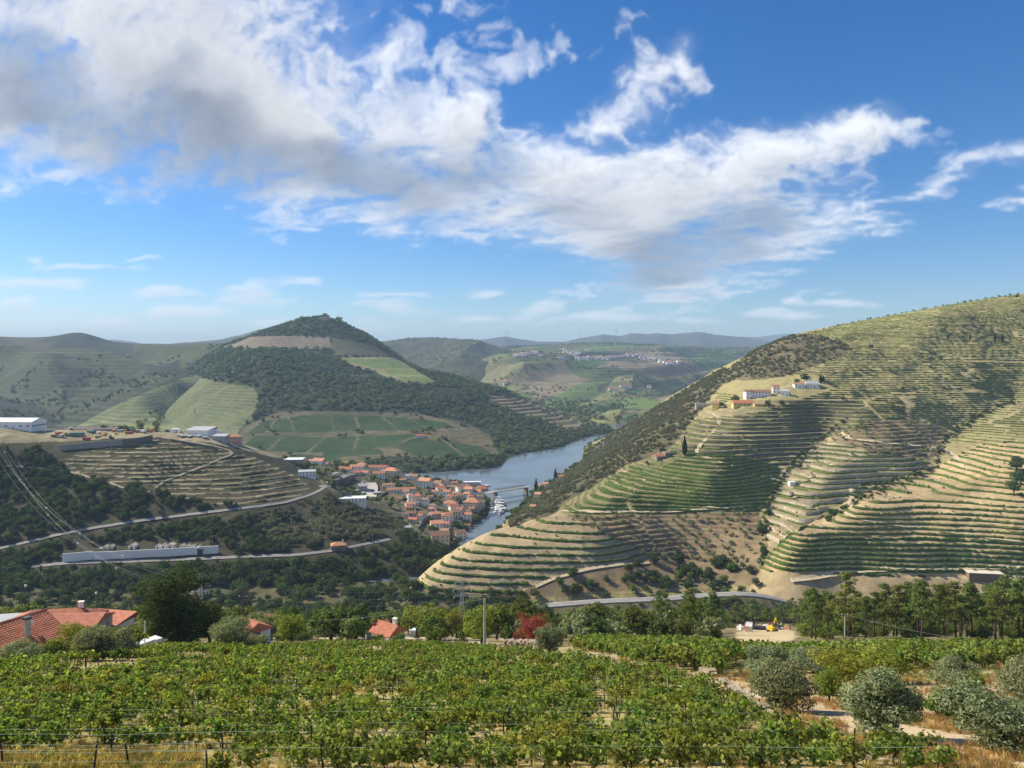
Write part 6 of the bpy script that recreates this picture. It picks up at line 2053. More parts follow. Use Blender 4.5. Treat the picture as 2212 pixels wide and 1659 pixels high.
def Z2(px, py): return (1440 + px * .30741) * .576, (1740 + py * .30741) * .576
def Z1(px, py): return (1040 + px * .23508) * .576, (1690 + py * .23508) * .576
K2, K1 = .30741 * .576, .23508 * .576
O_, R_, B_, G_ = R_ORAN, R_RED, R_BROWN, R_GREY
TOWN = [  # zoom, foot x, foot y, width, wall height, depth/width, yaw deg, roof, roof mat, wall mat, floors, label
    (2, 500, 300, 130, 95, .8, -20, 'gable', O_, W_WHITE, 4, 'tall white apartment block with a bright orange roof by the river'),
    (2, 208, 350, 300, 42, .22, 14, 'gable', O_, W_WHITE, 2, 'long low white terrace of houses under one orange roof'),
    (2, 48, 292, 120, 40, .4, 12, 'gable', O_, W_WHITE, 2, 'short white terrace behind the long orange-roofed terrace'),
    (2, 690, 300, 95, 32, .8, -15, 'hip', O_, W_CREAM, 1, 'cream house with a pale orange hipped roof among riverside trees'),
    (2, 830, 310, 90, 28, .8, 10, 'gable', R_BROWN, W_CREAM, 1, 'brown-roofed house left of the riverside cluster'),
    (2, 905, 312, 80, 30, .9, -10, 'gable', O_, W_CREAM, 1, 'orange-roofed house in the middle of the riverside cluster'),
    (2, 985, 320, 120, 45, .7, 8, 'hip', O_, W_WHITE, 2, 'wide white house with a faded orange roof in the riverside cluster'),
    (2, 1035, 385, 85, 80, .9, -12, 'gable', O_, W_WHITE, 3, 'tall white house rising over the riverside cluster'),
    (2, 1195, 350, 120, 50, .8, 6, 'hip', R_, W_PINK, 2, 'red-roofed house beside the bridge'),
    (2, 1120, 400, 110, 60, .8, -5, 'gable', O_, W_WHITE, 2, 'white house with orange roof between the tall white and the red-roofed house'),
    (2, 1080, 560, 165, 95, .9, -10, 'hip', O_, W_CREAM, 3, 'large beige house with a broad orange roof in the town centre'),
    (2, 905, 430, 90, 45, .9, 20, 'gable', B_, W_CREAM, 2, 'brown-roofed house on the narrow street'),
    (2, 870, 395, 70, 35, .9, -10, 'gable', O_, W_WHITE, 2, 'small orange-roofed house above the narrow street'),
    (2, 812, 535, 140, 55, .7, -8, 'hip', O_, W_WHITE, 2, 'white house with orange roof left of the narrow street'),
    (2, 315, 535, 95, 45, .8, 20, 'gable', O_, W_WHITE, 2, 'white house with orange roof at the foot of the wooded bank'),
    (2, 300, 565, 60, 22, .8, 10, 'gable', R_, W_PINK, 1, 'low red-roofed outbuilding at the foot of the wooded bank'),
    (2, 580, 585, 60, 40, .9, 0, 'hip', O_, W_CREAM, 2, 'small square house with a bright orange roof among trees'),
    (2, 340, 640, 100, 42, .7, -5, 'gable', B_, W_GREY, 2, 'grey house with a brown roof on the left of the lower town'),
    (2, 262, 645, 60, 35, .8, 10, 'gable', B_, W_WHITE, 1, 'small white house at the left end of the lower town'),
    (2, 448, 655, 100, 50, .9, 30, 'gable', B_, W_WHITE, 2, 'white gabled house with a brown roof near the stone ramp'),
    (2, 612, 685, 90, 75, .9, 25, 'gable', O_, W_GREY, 3, 'tall grey house with an orange roof in the lower town'),
    (2, 680, 660, 80, 55, .9, -20, 'gable', B_, W_GREY, 2, 'brown-roofed house behind the tall grey house'),
    (2, 355, 725, 100, 50, .7, -20, 'gable', R_, W_CREAM, 2, 'cream house with a red-orange roof above the ramp'),
    (2, 768, 730, 125, 100, .9, 5, 'hip', O_, W_WHITE, 4, 'tall narrow white house with an orange hipped roof'),
    (2, 868, 660, 95, 80, .9, 25, 'gable', B_, W_CREAM, 3, 'cream house with a brown roof beside the street'),
    (2, 1018, 630, 60, 50, 1.1, 0, 'gable', B_, W_GREY, 2, 'small gabled house right of the street'),
    (2, 1072, 590, 70, 45, .8, -10, 'gable', O_, W_GREY, 2, 'orange-roofed annex in front of the large beige house'),
    (2, 640, 790, 130, 65, .8, 15, 'gable', O_, W_WHITE, 2, 'white house with orange roof halfway down the lower town'),
    (2, 745, 785, 100, 55, .8, -10, 'gable', R_, W_WHITE, 2, 'white house with a small red roof in the lower town'),
    (2, 680, 950, 190, 80, .7, 10, 'gable', B_, W_CREAM, 2, 'nearest big cream house with a weathered roof at the town edge'),
    (2, 740, 860, 95, 45, .9, -15, 'gable', R_BROWN, W_PINK, 2, 'dark red-roofed house behind the nearest cream house'),
    (2, 920, 905, 110, 65, .9, 25, 'gable', B_, W_WHITE, 2, 'white gabled house by itself right of the street'),
    (2, 280, 815, 85, 40, .8, 10, 'flat', G_, W_GREY, 1, 'flat-roofed grey house below the ramp'),
    (2, 1022, 785, 50, 15, .9, 20, 'gable', R_, W_CREAM, 1, 'tiny red-roofed shed on the river bank slope'),
    (2, 212, 455, 60, 22, .8, 0, 'gable', R_, W_PINK, 1, 'red-roofed shed on the wooded bank under the depot'),
    (2, 290, 185, 75, 40, .9, 10, 'gable', G_, W_WHITE, 2, 'white house with a grey roof left of the tall apartment block'),
    (2, 365, 200, 90, 50, .9, -15, 'gable', B_, W_WHITE, 2, 'white house with a brown roof just left of the tall apartment block'),
    (2, 230, 225, 70, 30, .9, 5, 'gable', B_, W_GREY, 1, 'dark brown-roofed house behind the orange terrace'),
    (2, 795, 365, 60, 25, .9, 10, 'gable', O_, W_CREAM, 1, 'little orange-roofed house above the vegetable plots'),
    (1, 1810, 410, 210, 90, .7, -15, 'hip', O_, W_CREAM, 3, 'big cream three-storey house with an orange hipped roof'),
    (1, 1590, 300, 330, 30, .3, -3, 'hip', R_, W_WHITE, 1, 'long building with a wide salmon-red roof behind two cypresses'),
    (1, 1610, 435, 165, 70, .7, 12, 'gable', O_, W_WHITE, 2, 'white house with a light orange roof below the cypresses'),
    (1, 1395, 390, 110, 40, .9, -10, 'gable', O_, W_WHITE, 1, 'low white house with orange roof beside the parking area'),
    (1, 1262, 385, 100, 40, .9, 10, 'gable', R_, W_WHITE, 1, 'small white house with a coral roof above the retaining wall'),
    (1, 1262, 325, 180, 70, .6, 18, 'gable', O_, W_WHITE, 2, 'white two-storey house with balconies and a vivid orange roof'),
    (1, 1345, 262, 120, 40, .8, 10, 'hip', O_, W_CREAM, 2, 'house with a vivid orange hipped roof behind the balcony house'),
    (1, 1085, 340, 190, 45, .6, -8, 'gable', R_, W_WHITE, 1, 'white house with a dusty pink roof in the upper town'),
    (1, 1090, 235, 120, 30, .8, 12, 'hip', O_, W_CREAM, 1, 'cream bungalow with an orange roof at the top of the town'),
    (1, 938, 215, 75, 25, .8, 0, 'hip', O_, W_CREAM, 1, 'small bungalow left of the cream bungalow at the top of the town'),
    (1, 785, 235, 55, 18, .9, 0, 'hip', O_, W_WHITE, 1, 'tiny orange-roofed house at the top left of the town'),
    (1, 660, 225, 170, 60, .8, -20, 'gable', O_, W_WHITE, 2, 'large white house with a grey gable at the top left of the town'),
    (1, 535, 190, 70, 30, .9, 10, 'gable', O_, W_WHITE, 1, 'orange-roofed house beside the large grey-gabled house'),
    (1, 385, 185, 110, 35, .7, 0, 'gable', R_, W_WHITE, 1, 'red-roofed white house behind the pale industrial shed'),
    (1, 455, 420, 230, 85, .8, 15, 'flat', G_, W_WHITE, 2, 'modern white flat-roofed villa above the road'),
    (1, 1195, 830, 350, 70, .5, 8, 'flat', R_WHITE, W_WHITE, 2, 'white flat-roofed depot on the edge of the hill'),
    (1, 1355, 640, 115, 75, .9, 8, 'gable', G_, W_GREY, 2, 'pale square house with a grey roof beside the car park'),
    (1, 965, 1585, 205, 75, .7, 16, 'hip', O_, W_DARK, 2, 'lone dark-walled house with an orange hipped roof beside the lower road'),
    (1, 2060, 1275, 110, 45, .9, 10, 'flat', G_, W_GREY, 1, 'grey flat-roofed shed in the trees left of the lower town'),
    (2, 1900, 305, 45, 40, 1.0, -25, 'gable', O_, W_WHITE, 1, 'white cottage with orange roof beside the tall cypress across the bridge'),
    (2, 1978, 275, 65, 32, .9, -25, 'gable', O_, W_WHITE, 1, 'white cottage above the tall cypress on the far bank'),
    (2, 1890, 400, 80, 22, .8, -30, 'gable', O_, W_CREAM, 1, 'orange-roofed house beside the bank street'),
    (2, 1822, 552, 65, 16, .9, -20, 'gable', O_, W_CREAM, 1, 'low orange-roofed house at the lower end of the bank street'),
    (2, 2172, 180, 60, 20, .8, -20, 'gable', R_, W_WHITE, 1, 'red-roofed house high on the scrub flank over the river'),
]
HOUSE_XY = []
for (z, px, py, w, h, dr, yaw, roof, rm, wm, fl, lab) in TOWN:
    u, v = (Z2 if z == 2 else Z1)(px, py)
    k = K2 if z == 2 else K1
    p = ppos(u, v)
    s = p.y / F
    w_, h_ = w * k * s * 1.15, max(2.8, h * k * s)
    d_ = max(4.5, w_ * dr) if dr < .5 else w_ * dr
    d_ = min(d_, 16)
    pos = Vector((p.x, p.y + d_ * .35, p.z))
    HOUSE_XY.append((pos.x, pos.y, max(w_, d_) * .6))
    house(lab, pos, w_, d_, h_, math.radians(yaw), roof, None, wm, rm, max(fl, 1), chimney=(len(HOUSE_XY) % 3 == 0), group='houses of the river town', sink=6)

# smaller houses that fill the gaps of the old town
fr = random.Random(21)
tries = 0; nfill = 0
while nfill < 28 and tries < 1500:
    tries += 1
    u, v = fr.uniform(850, 1062), fr.uniform(1036, 1150)
    if not bool(in_poly(np.array(u), np.array(v), [(905, 1035), (1000, 1030), (1062, 1052), (1050, 1085), (1000, 1150), (960, 1155), (870, 1110), (880, 1060)])): continue
    p = ppos(u, v)
    if p.z < WATER + 2: continue
    w_ = fr.uniform(6, 9.5)
    if any((p.x - q[0]) ** 2 + (p.y - q[1]) ** 2 < (q[2] + w_ * .55) ** 2 for q in HOUSE_XY): continue
    HOUSE_XY.append((p.x, p.y, w_ * .6)); nfill += 1
    rm = fr.choice([R_ORAN, R_RED, R_BROWN, R_BROWN]); wm = fr.choice([W_WHITE, W_WHITE, W_WHITE, W_CREAM])
    house('small %s house with %s roof in the old town' % ({W_WHITE: 'white', W_CREAM: 'cream', W_GREY: 'grey'}[wm], {R_ORAN: 'orange', R_RED: 'red', R_BROWN: 'brown'}[rm]),
          p, w_, w_ * fr.uniform(.7, 1), fr.uniform(3.5, 7.5), fr.uniform(-.5, .5), fr.choice(['gable', 'gable', 'hip']), None, wm, rm, None, chimney=fr.random() < .3, group='small houses of the old town', sink=6)

# town trees, kept off the houses
P = np.r_[TOWN_TREES, RB]
keep = np.ones(len(P), bool)
for (hx, hy, hr) in HOUSE_XY:
    keep &= (P[:, 0] - hx) ** 2 + (P[:, 1] - hy) ** 2 > (hr + .3) ** 2
    keep &= ~((np.abs(P[:, 0] - hx * P[:, 1] / hy) < hr + 1) & (P[:, 1] < hy) & (P[:, 1] > hy - 11))   # and out of the sight line to their fronts
P = P[keep]
rt = np.random.default_rng(5)
sc_ = rt.uniform(.6, 1.35, len(P))
a, b = pick300(P, sc_, 240)
for i in a:
    p = P[i]
    bank = p[2] < WATER + 7
    plant(['garden0', 'garden1', 'oak2', 'garden3'][i % 4], (p[0], p[1], p[2] - .2), sc_[i], 'bank_tree' if bank else 'town_tree',
          ('green tree on the river bank beside the water' if bank else 'green tree between the houses of the river town'), 'trees of the river town')
if len(b): mass('town_greenery', 'garden', ['garden0', 'garden1', 'garden2', 'garden3'], P[b], sc_[b] * .8, 18)

# walls and car park of the upper town
def wall_strip(name, label, pts, h, m, th=.5, top=None, y0=480, cat='wall', z_off=0.0, foot=4.0):
    """a wall along picture positions of its foot"""
    W = [ppos(u, v, y0) for u, v in pts]
    b = MB()
    for p, q in zip(W[:-1], W[1:]):
        d = (q - p); d.z = 0; d.normalize(); n = Vector((d.y, -d.x, 0)) * th / 2
        z0, z1 = p.z + z_off, q.z + z_off
        A = [p - n, q - n, q + n, p + n]
        zs = [z0, z1, z1, z0]
        lo = [(c.x, c.y, z - foot) for c, z in zip(A, zs)]; hi = [(c.x, c.y, z + h) for c, z in zip(A, zs)]
        b.quad(hi); b.quad([lo[3], lo[2], hi[2], hi[3]]); b.quad([lo[1], lo[0], hi[0], hi[1]]); b.quad([lo[0], lo[3], hi[3], hi[0]]); b.quad([lo[2], lo[1], hi[1], hi[2]])
    o = b.build(name, m)
    return tag(o, label, cat, None, 'thing')


wall_strip('retaining_wall', 'dark curved retaining wall below the upper town street', [Z1(860, 590), Z1(960, 520), Z1(1080, 490), Z1(1240, 460)], 4.0, W_DARK)
wall_strip('retaining_wall', 'stone wall round the car park edge', [Z1(1470, 800), Z1(1600, 760), Z1(1700, 700), Z1(1750, 660)], 2.0, W_STONE)
wall_strip('ramp_wall', 'stone wall of the ramp climbing through the lower town', [Z2(420, 800), Z2(470, 720), Z2(560, 650), Z2(590, 620)], 2.5, W_STONE)
ribbon('town_street', [Z2(800, 960), Z2(870, 860), Z2(900, 760), Z2(940, 650), Z2(960, 540), Z2(985, 430), Z2(1010, 400)], 6, ASPH, .5, y0=560)
ribbon('town_ramp', [Z2(390, 800), Z2(440, 720), Z2(540, 630), Z2(600, 600)], 5, LASPH, .5, y0=560)
ribbon('upper_town_street', [Z1(640, 610), Z1(800, 560), Z1(920, 480), Z1(1020, 430), Z1(1150, 400), Z1(1300, 360)], 7, LASPH, .5, y0=640)
ribbon('car_park', [Z1(1440, 780), Z1(1460, 700), Z1(1500, 600), Z1(1480, 540), Z1(1420, 500)], 16, mat('pale_paving', (.52, .47, .38), .9, .1, .4), .6, y0=620)

# ------------------------------------------------------------------ industrial plateau on the left hill
def px_house(label, u, v, wpx, hpx, depth, yaw, roof, wm, rm, floors, y=None, **kw):
    p = ppos(u, v) if y is None else Vector(((u - CU) * y / F, y, gz((u - CU) * y / F, y)))
    s = p.y / F
    return house(label, Vector((p.x, p.y + depth * .4, p.z)), wpx * s, depth, max(2.2, hpx * s), math.radians(yaw), roof, kw.pop('rh', None), wm, rm, floors, **kw)


px_house('long white warehouse with a bright sheet roof at the left edge', 25, 934, 98, 15, 22, -3, 'gable', W_WHITE, R_WHITE, 1, y=735, name='warehouse', cat='warehouse', wsize=(3.0, 1.1), nx=6, rh=3.2)
px_house('white box-like warehouse with a pale blue-grey roof beside the mast', 428, 945, 52, 11, 18, -8, 'shed', W_WHITE, R_GREY, 1, y=735, name='warehouse', cat='warehouse', rh=2.2, nx=3, win=False)
px_house('small white annex right of the box-like warehouse', 462, 947, 22, 12, 9, -8, 'flat', W_WHITE, R_GREY, 1, y=745, name='annex', cat='building')
px_house('grey corrugated shed below the pink house', 474, 962, 30, 12, 9, -6, 'shed', W_GREY, R_GREY, 1, y=722, name='shed', cat='shed', win=False)
px_house('pink two-storey house with a coral roof at the end of the plateau', 506, 962, 26, 16, 9, 12, 'hip', W_PINK, R_ORAN, 2, y=735)
px_house('dark open-sided shed behind the machinery yard', 195, 934, 110, 9, 14, 2, 'shed', W_DARK, mat('dark_sheet_roof', (.10, .085, .08), .8, .2, .5), 1, y=790, name='open_shed', cat='shed', win=False)
px_house('pale industrial shed with a white flat roof at the edge of the upper town', 632, 1004, 40, 8, 16, 6, 'flat', W_GREY, R_WHITE, 1, y=800, name='shed', cat='shed', win=False)
px_house('white container office beside the dirt road on the plateau', 377, 946, 15, 8, 5, 0, 'flat', W_WHITE, R_WHITE, 1, y=735, name='site_office', cat='office', win=False)
wall_strip('retaining_wall', 'long grey concrete retaining wall above the left terraces', [(130, 975), (190, 968), (262, 962)], 6.5, mat('grey_concrete', (.26, .25, .24), .9, .15, .4), .8, y0=600, z_off=-1.0)
wall_strip('retaining_wall', 'dark end of the retaining wall by the dirt road', [(264, 962), (300, 958), (330, 952)], 7.0, mat('dark_concrete', (.13, .125, .12), .9, .15, .4), .8, y0=600, z_off=-1.5)
wall_strip('yard_wall', 'dark yard wall in front of the box-like warehouse', [(370, 953), (420, 962), (470, 972)], 2.2, W_DARK, .5, y0=640)

VEH = {}


def machine(label, pos, yaw, col, L=6.5, W=2.4, H=2.6, name='truck', group='machines in the industrial yard'):
    """a lorry: chassis, cab with windscreen, load box, wheels"""
    o = empty(name, pos, yaw); tag(o, label, name.replace('_', ' ').split()[-1], group)
    body = mat('paint_%02d%02d%02d' % tuple(int(c * 99) for c in col), col, .5, .1, 1, .4)
    c = MB(); c.box(-L / 2, L / 2, -W / 2 * .7, W / 2 * .7, .5, .85); c.build('chassis', DARKM, o)
    c = MB(); c.box(L * .26, L * .5, -W / 2, W / 2, .85, H * .92); cab = c.build('cab', body, o)
    c = MB(); c.box(L * .5 - .02, L * .5 + .03, -W / 2 * .85, W / 2 * .85, H * .5, H * .85); c.build('windscreen', GLASS, cab)
    c = MB(); c.box(-L / 2, L * .22, -W / 2, W / 2, .9, H); c.build('load_box', body, o)
    key = 'wheel'
    if key not in VEH:
        wmb = MB(); wmb.tube([(0, -.15, 0), (0, .15, 0)], .48, 10); VEH[key] = wmb.mesh('wheel', DARKM)
    for sx in (-.34, -.12, .36):
        for sy in (-1, 1):
            add('wheel', VEH[key], o, (L * sx, sy * W / 2 * .9, .48))
    return o


cols = [(.55, .08, .05), (.62, .30, .06), (.60, .45, .08), (.70, .70, .68), (.08, .28, .22), (.45, .42, .36), (.30, .12, .08), (.25, .30, .36)]
names = ['red', 'orange', 'yellow', 'white', 'green', 'beige', 'maroon', 'grey-blue']
rm_ = random.Random(4)
for i in range(26):
    u = 118 + i * 8.4 + rm_.uniform(-3, 3)
    y = rm_.uniform(712, 760)
    x = (u - CU) * y / F
    ci = rm_.randrange(8)
    machine('%s lorry, %s from the left, parked in the industrial yard' % (names[ci], ordinal(i + 1)), (x, y, gz(x, y)), rm_.uniform(0, 6.3), cols[ci], rm_.uniform(5, 8), 2.4, rm_.uniform(2.2, 3.4))
for i in range(8):
    u = 385 + i * 8 + rm_.uniform(-2, 2); y = rm_.uniform(712, 722); x = (u - CU) * y / F
    machine('white van, %s from the left, in front of the box-like warehouse' % ordinal(i + 1), (x, y, gz(x, y)), rm_.uniform(0, 6.3), (.72, .72, .7), 4.8, 1.9, 2.0, 'van', 'vans by the warehouse')
for i, (px, py) in enumerate([(930, 410), (1380, 700), (1270, 660), (1550, 700), (1580, 690), (1610, 700), (1640, 690), (1380, 520), (1370, 560), (1520, 650)]):
    p = ppos(*Z1(px, py), 620)
    machine('%s vehicle, %s of those parked by the car park, counted from the street' % (['white', 'silver'][i % 2], ordinal(i + 1)), (p.x, p.y, p.z + .6), rm_.uniform(0, 6.3), [(.72, .72, .7), (.45, .46, .48)][i % 2], 4.6 if i else 8, 1.9 if i else 2.4, 1.6 if i else 3.2, 'car' if i else 'lorry', 'vehicles of the upper town')
for i, (pr, u, vt, w, y, lab) in enumerate([('far_eucalyptus', 303, 907, 26, 790, 'round grey eucalyptus left of the pair on the plateau'), ('far_eucalyptus', 340, 903, 24, 780, 'open-crowned grey eucalyptus on the plateau'), ('oak1', 335, 930, 12, 770, 'small dark tree under the open-crowned eucalyptus'),
        ('oak2', 361, 927, 12, 760, 'round dark tree beside the container office'), ('oak3', 383, 926, 15, 765, 'dark tree behind the container office'), ('oak0', 443, 948, 18, 722, 'dark bush in front of the box-like warehouse')]):
    plant_px(pr, u, vt, w, y, 'plateau_tree', lab)
for i in range(13):
    plant_px('oak%d' % (i % 4), 165 + i * 10 + rm_.uniform(-3, 3), 918 + rm_.uniform(-3, 4), 18, 800, 'hedge_tree', 'dark green tree in the row behind the machinery yard', 'row of trees behind the yard')

# communications mast
y_ = 765; x_ = (421 - CU) * y_ / F; z_ = gz(x_, y_)
mo = tag(empty('communications_mast', (x_, y_, z_)), 'tall slender mast with a red and white top on the left plateau', 'mast')
hh = (VH - 873) * y_ / F - z_
pb_ = MB(); pb_.tube([(0, 0, -1), (0, 0, hh * .72)], [.45, .3], 8); pb_.build('pole', METAL, mo)
pb_ = MB(); pb_.tube([(0, 0, hh * .72), (0, 0, hh * .86)], .3, 8); pb_.build('red_section', mat('mast_red', (.45, .05, .04), .6), mo)
pb_ = MB(); pb_.tube([(0, 0, hh * .86), (0, 0, hh)], [.3, .2], 8)
for k in range(3):
    a = k * 2.1
    pb_.box(-.25, .25, -.12, .12, hh * .88, hh * .98, 0, a, (.7 * math.cos(a), .7 * math.sin(a), 0))
pb_.build('antenna_head', W_WHITE, mo)

# ------------------------------------------------------------------ cemetery
CEM = tag(empty('cemetery', (0, 0, 0)), 'walled white cemetery with stepped walls on the shaded hillside', 'cemetery')
def cem_wall(name, pts, h, y0=500):
    b = MB()
    W = [ppos(u, v, y0) for u, v in pts]
    for p, q in zip(W[:-1], W[1:]):
        d = (q - p); d.z = 0; d.normalize(); n = Vector((d.y, -d.x, 0)) * .3
        for sgn in (1,):
            lo = [p - n, q - n, q + n, p + n]
            b.quad([(c.x, c.y, c.z + h) for c in lo])
            b.quad([(lo[2].x, lo[2].y, q.z - 4), (lo[3].x, lo[3].y, p.z - 4), (lo[3].x, lo[3].y, p.z + h), (lo[2].x, lo[2].y, q.z + h)][::-1])
            b.quad([(lo[0].x, lo[0].y, p.z - 4), (lo[1].x, lo[1].y, q.z - 4), (lo[1].x, lo[1].y, q.z + h), (lo[0].x, lo[0].y, p.z + h)][::-1])
            b.quad([(lo[3].x, lo[3].y, p.z - 4), (lo[0].x, lo[0].y, p.z - 4), (lo[0].x, lo[0].y, p.z + h), (lo[3].x, lo[3].y, p.z + h)])
            b.quad([(lo[1].x, lo[1].y, q.z - 4), (lo[2].x, lo[2].y, q.z - 4), (lo[2].x, lo[2].y, q.z + h), (lo[1].x, lo[1].y, q.z + h)])
    return b.build(name, W_WHITE, CEM)
cem_wall('front_wall', [(203, 1209), (250, 1207), (330, 1203), (400, 1199), (440, 1197), (472, 1195)], 5.6)
cem_wall('front_wall', [(135, 1214), (170, 1211), (202, 1208)], 6.0)
y_ = 566
def cem_back(u0, v0, u1, v1, h, y):
    b = MB()
    p, q = at(u0, v0, y), at(u1, v1, y)
    b.quad([(p.x, p.y, p.z - 9), (q.x, q.y, q.z - 9), (q.x, q.y, q.z), (p.x, p.y, p.z)]); b.quad([(p.x, p.y, p.z), (q.x, q.y, q.z), (q.x, q.y + .5, q.z), (p.x, p.y + .5, p.z)])
    b.quad([(p.x, p.y + .5, p.z), (q.x, q.y + .5, q.z), (q.x, q.y + .5, q.z - 9), (p.x, p.y + .5, p.z - 9)])
    b.quad([(p.x, p.y, p.z - 9), (p.x, p.y, p.z), (p.x, p.y + .5, p.z), (p.x, p.y + .5, p.z - 9)]); b.quad([(q.x, q.y, q.z), (q.x, q.y, q.z - 9), (q.x, q.y + .5, q.z - 9), (q.x, q.y + .5, q.z)])
    return b.build('back_wall', W_WHITE, CEM)
cem_back(203, 1184, 340, 1180, 5, y_); cem_back(340, 1178.5, 390, 1178, 5, y_ + .8); cem_back(390, 1180.5, 440, 1179, 5, y_ + .2)
fl_ = MB(); fl_.quad([at(203, 1199, 551), at(472, 1188, 553), at(440, 1184, 566), at(203, 1192, 566)]); fl_.build('terrace_floor', mat('gravel_yard', (.33, .30, .25), .95, .2, .6), CEM)
for i, (u, v, w, h, tone) in enumerate([(215, 1192, 8, 9, 0), (226, 1191, 11, 13, 1), (238, 1190, 11, 13, 1), (284, 1188, 14, 13, 0), (340, 1187, 9, 11, 0), (352, 1186, 9, 12, 0), (367, 1186, 14, 12, 1), (393, 1186, 9, 11, 1), (405, 1186, 8, 10, 1), (417, 1186, 8, 10, 0)]):
    p = at(u, v, 559); s = 559 / F
    o = empty('mausoleum', p, math.radians(-3)); tag(o, '%s mausoleum from the left inside the white cemetery' % ordinal(i + 1), 'mausoleum', 'mausolea in the cemetery')
    ww, hh_ = w * s, h * s * .72
    b = MB(); b.box(-ww / 2, ww / 2, 0, ww, -1.5, hh_); b.build('wall', [W_WHITE, W_CREAM][tone], o)
    roof_mb('gable', ww, ww, hh_, 0, .15)
    b = MB()
    for yy in (-.15,):
        r0 = hh_ + h * s * .28
        A = [(-ww / 2 - .15, -.15, hh_), (ww / 2 + .15, -.15, hh_), (0, -.15, r0)]; B = [(x, ww + .15, z) for x, _, z in A]
        b.quad(A); b.quad(B[::-1]); b.quad([A[1], B[1], B[2], A[2]]); b.quad([A[0], A[2], B[2], B[0]]); b.quad([A[0], B[0], B[1], A[1]])
    b.build('roof', W_CREAM, o)
    b = MB(); b.box(-ww * .2, ww * .2, -.04, .05, 0, hh_ * .75); b.build('door', DARKM, o)
p = at(431, 1196, 550)
go = tag(empty('cemetery_gate', p), 'dark square gate tower with white cap in the cemetery wall', 'gate')
b = MB(); b.box(-1.7, 1.7, 0, 1.5, -1, 3.6); b.build('gate_wall', DARKM, go)
b = MB(); b.box(-2, 2, -.2, 1.7, 3.6, 5.0); b.box(-.6, .6, .2, 1.2, 5.0, 6.2); b.build('gate_cap', W_WHITE, go)
for i, u in enumerate((456, 462, 470)):
    plant_px('cypress1', u, 1172, 5, 562, 'cypress_tree', '%s of the small cypresses at the right end of the cemetery' % ordinal(i + 1), 'cemetery cypresses')

# ------------------------------------------------------------------ farms on the right hill
px_house('white main farmhouse with red roof and balcony on the right hill', 1645, 858, 40, 11, 9, -6, 'gable', W_WHITE, R_BROWN, 2, name='farmhouse', chimney=True)
px_house('white wing of the main farmhouse standing forward', 1618, 862, 16, 16, 7, 8, 'gable', W_WHITE, R_BROWN, 2, name='farmhouse_wing')
px_house('white chapel-like gabled house right of the main farmhouse', 1698, 856, 17, 11, 7, -25, 'gable', W_WHITE, R_GREY, 1, name='farmhouse')
px_house('small white house behind the main farmhouse', 1678, 850, 14, 14, 7, -10, 'gable', W_WHITE, R_RED, 2, name='farmhouse')
px_house('long yellow farm building with a faded red roof', 1606, 877, 42, 6.5, 10, -4, 'gable', W_YELL, R_RED, 1, name='farm_building', cat='farm building')
px_house('low yellow barn wing with a brown roof', 1650, 878, 38, 5, 8, -5, 'shed', W_YELL, R_BROWN, 1, name='barn', cat='barn', nx=6)
px_house('small bright yellow gabled house at the end of the farm', 1550, 884, 14, 12, 9, -32, 'gable', W_YELL, R_BROWN, 1, name='yellow_house')
px_house('pale roofless terrace wall building left of the yellow house', 1522, 879, 36, 7, 4, -6, 'flat', W_CREAM, R_GREY, 1, name='terrace_building', cat='building')
px_house('white upper farmhouse beside two cypresses', 1757, 838, 26, 9, 9, -8, 'gable', W_WHITE, R_GREY, 1, name='farmhouse')
px_house('white low house with a pink roof left of the upper farmhouse', 1728, 838, 22, 8, 8, -4, 'gable', W_WHITE, R_BROWN, 1, name='farmhouse')
px_house('small stone house with a red roof at the ruined farm', 1424, 994, 15, 8, 7, 12, 'gable', W_STONE, R_RED, 1, name='stone_house')
px_house('white concrete water tank on the walled terraces', 1712, 1048, 13, 6, 4, 4, 'flat', W_WHITE, R_WHITE, 1, name='water_tank', cat='tank', win=False, door=False)
px_house('ruined stone gable of the old farmhouse', 1440, 988, 12, 10, 7, 15, 'flat', W_STONE, W_STONE, 1, name='ruined_house', cat='ruin', wsize=(.8, 1.0), ov=.02)
px_house('long brown stone-clad winery building with a pale flat roof beside the track', 2132, 1272, 70, 16, 7, -9, 'flat', mat('brown_cladding', (.20, .145, .105), .9, .15, .8), W_CREAM, 1, y=442, name='winery', cat='building', win=False, door=False, ov=.1)
px_house('green open-framed hut at the right edge beside the winery', 2206, 1278, 16, 14, 4, 0, 'flat', mat('green_paint', (.10, .16, .06), .6), W_GREY, 1, y=440, name='hut', cat='hut')
x_ = (2102 - CU) * 436 / F
machine('black car parked beside the brown winery', (x_, 436, gz(x_, 436)), 2.9, (.02, .022, .028), 4.5, 1.8, 1.5, 'car', 'cars by the winery')
for a in [('cypress0', 1479, 942, 11, 640, 'tall single cypress beside the ruined farm'), ('cypress0', 1773, 808, 8, 800, 'taller of the two cypresses behind the upper farmhouse'), ('cypress1', 1779, 812, 7, 803, 'shorter of the two cypresses behind the upper farmhouse'),
          ('cypress1', 2149, 722, 5, 880, 'slim cypress, second from the right on the upper track'), ('cypress1', 2165, 724, 5, 878, 'slim cypress, rightmost on the upper track'), ('cypress1', 2048, 722, 4, 890, 'slim cypress, leftmost on the upper track'), ('cypress1', 2095, 721, 4, 885, 'slim cypress between the others on the upper track'),
          ('cypress0', 1158, 1034, 9, 850, 'tall dark cypress across the bridge'), ('cypress0', 1200, 1012, 8, 930, 'cypress on the flank above the white cottages')]:
    plant_px(a[0], a[1], a[2], a[3], a[4], 'cypress_tree', a[5])
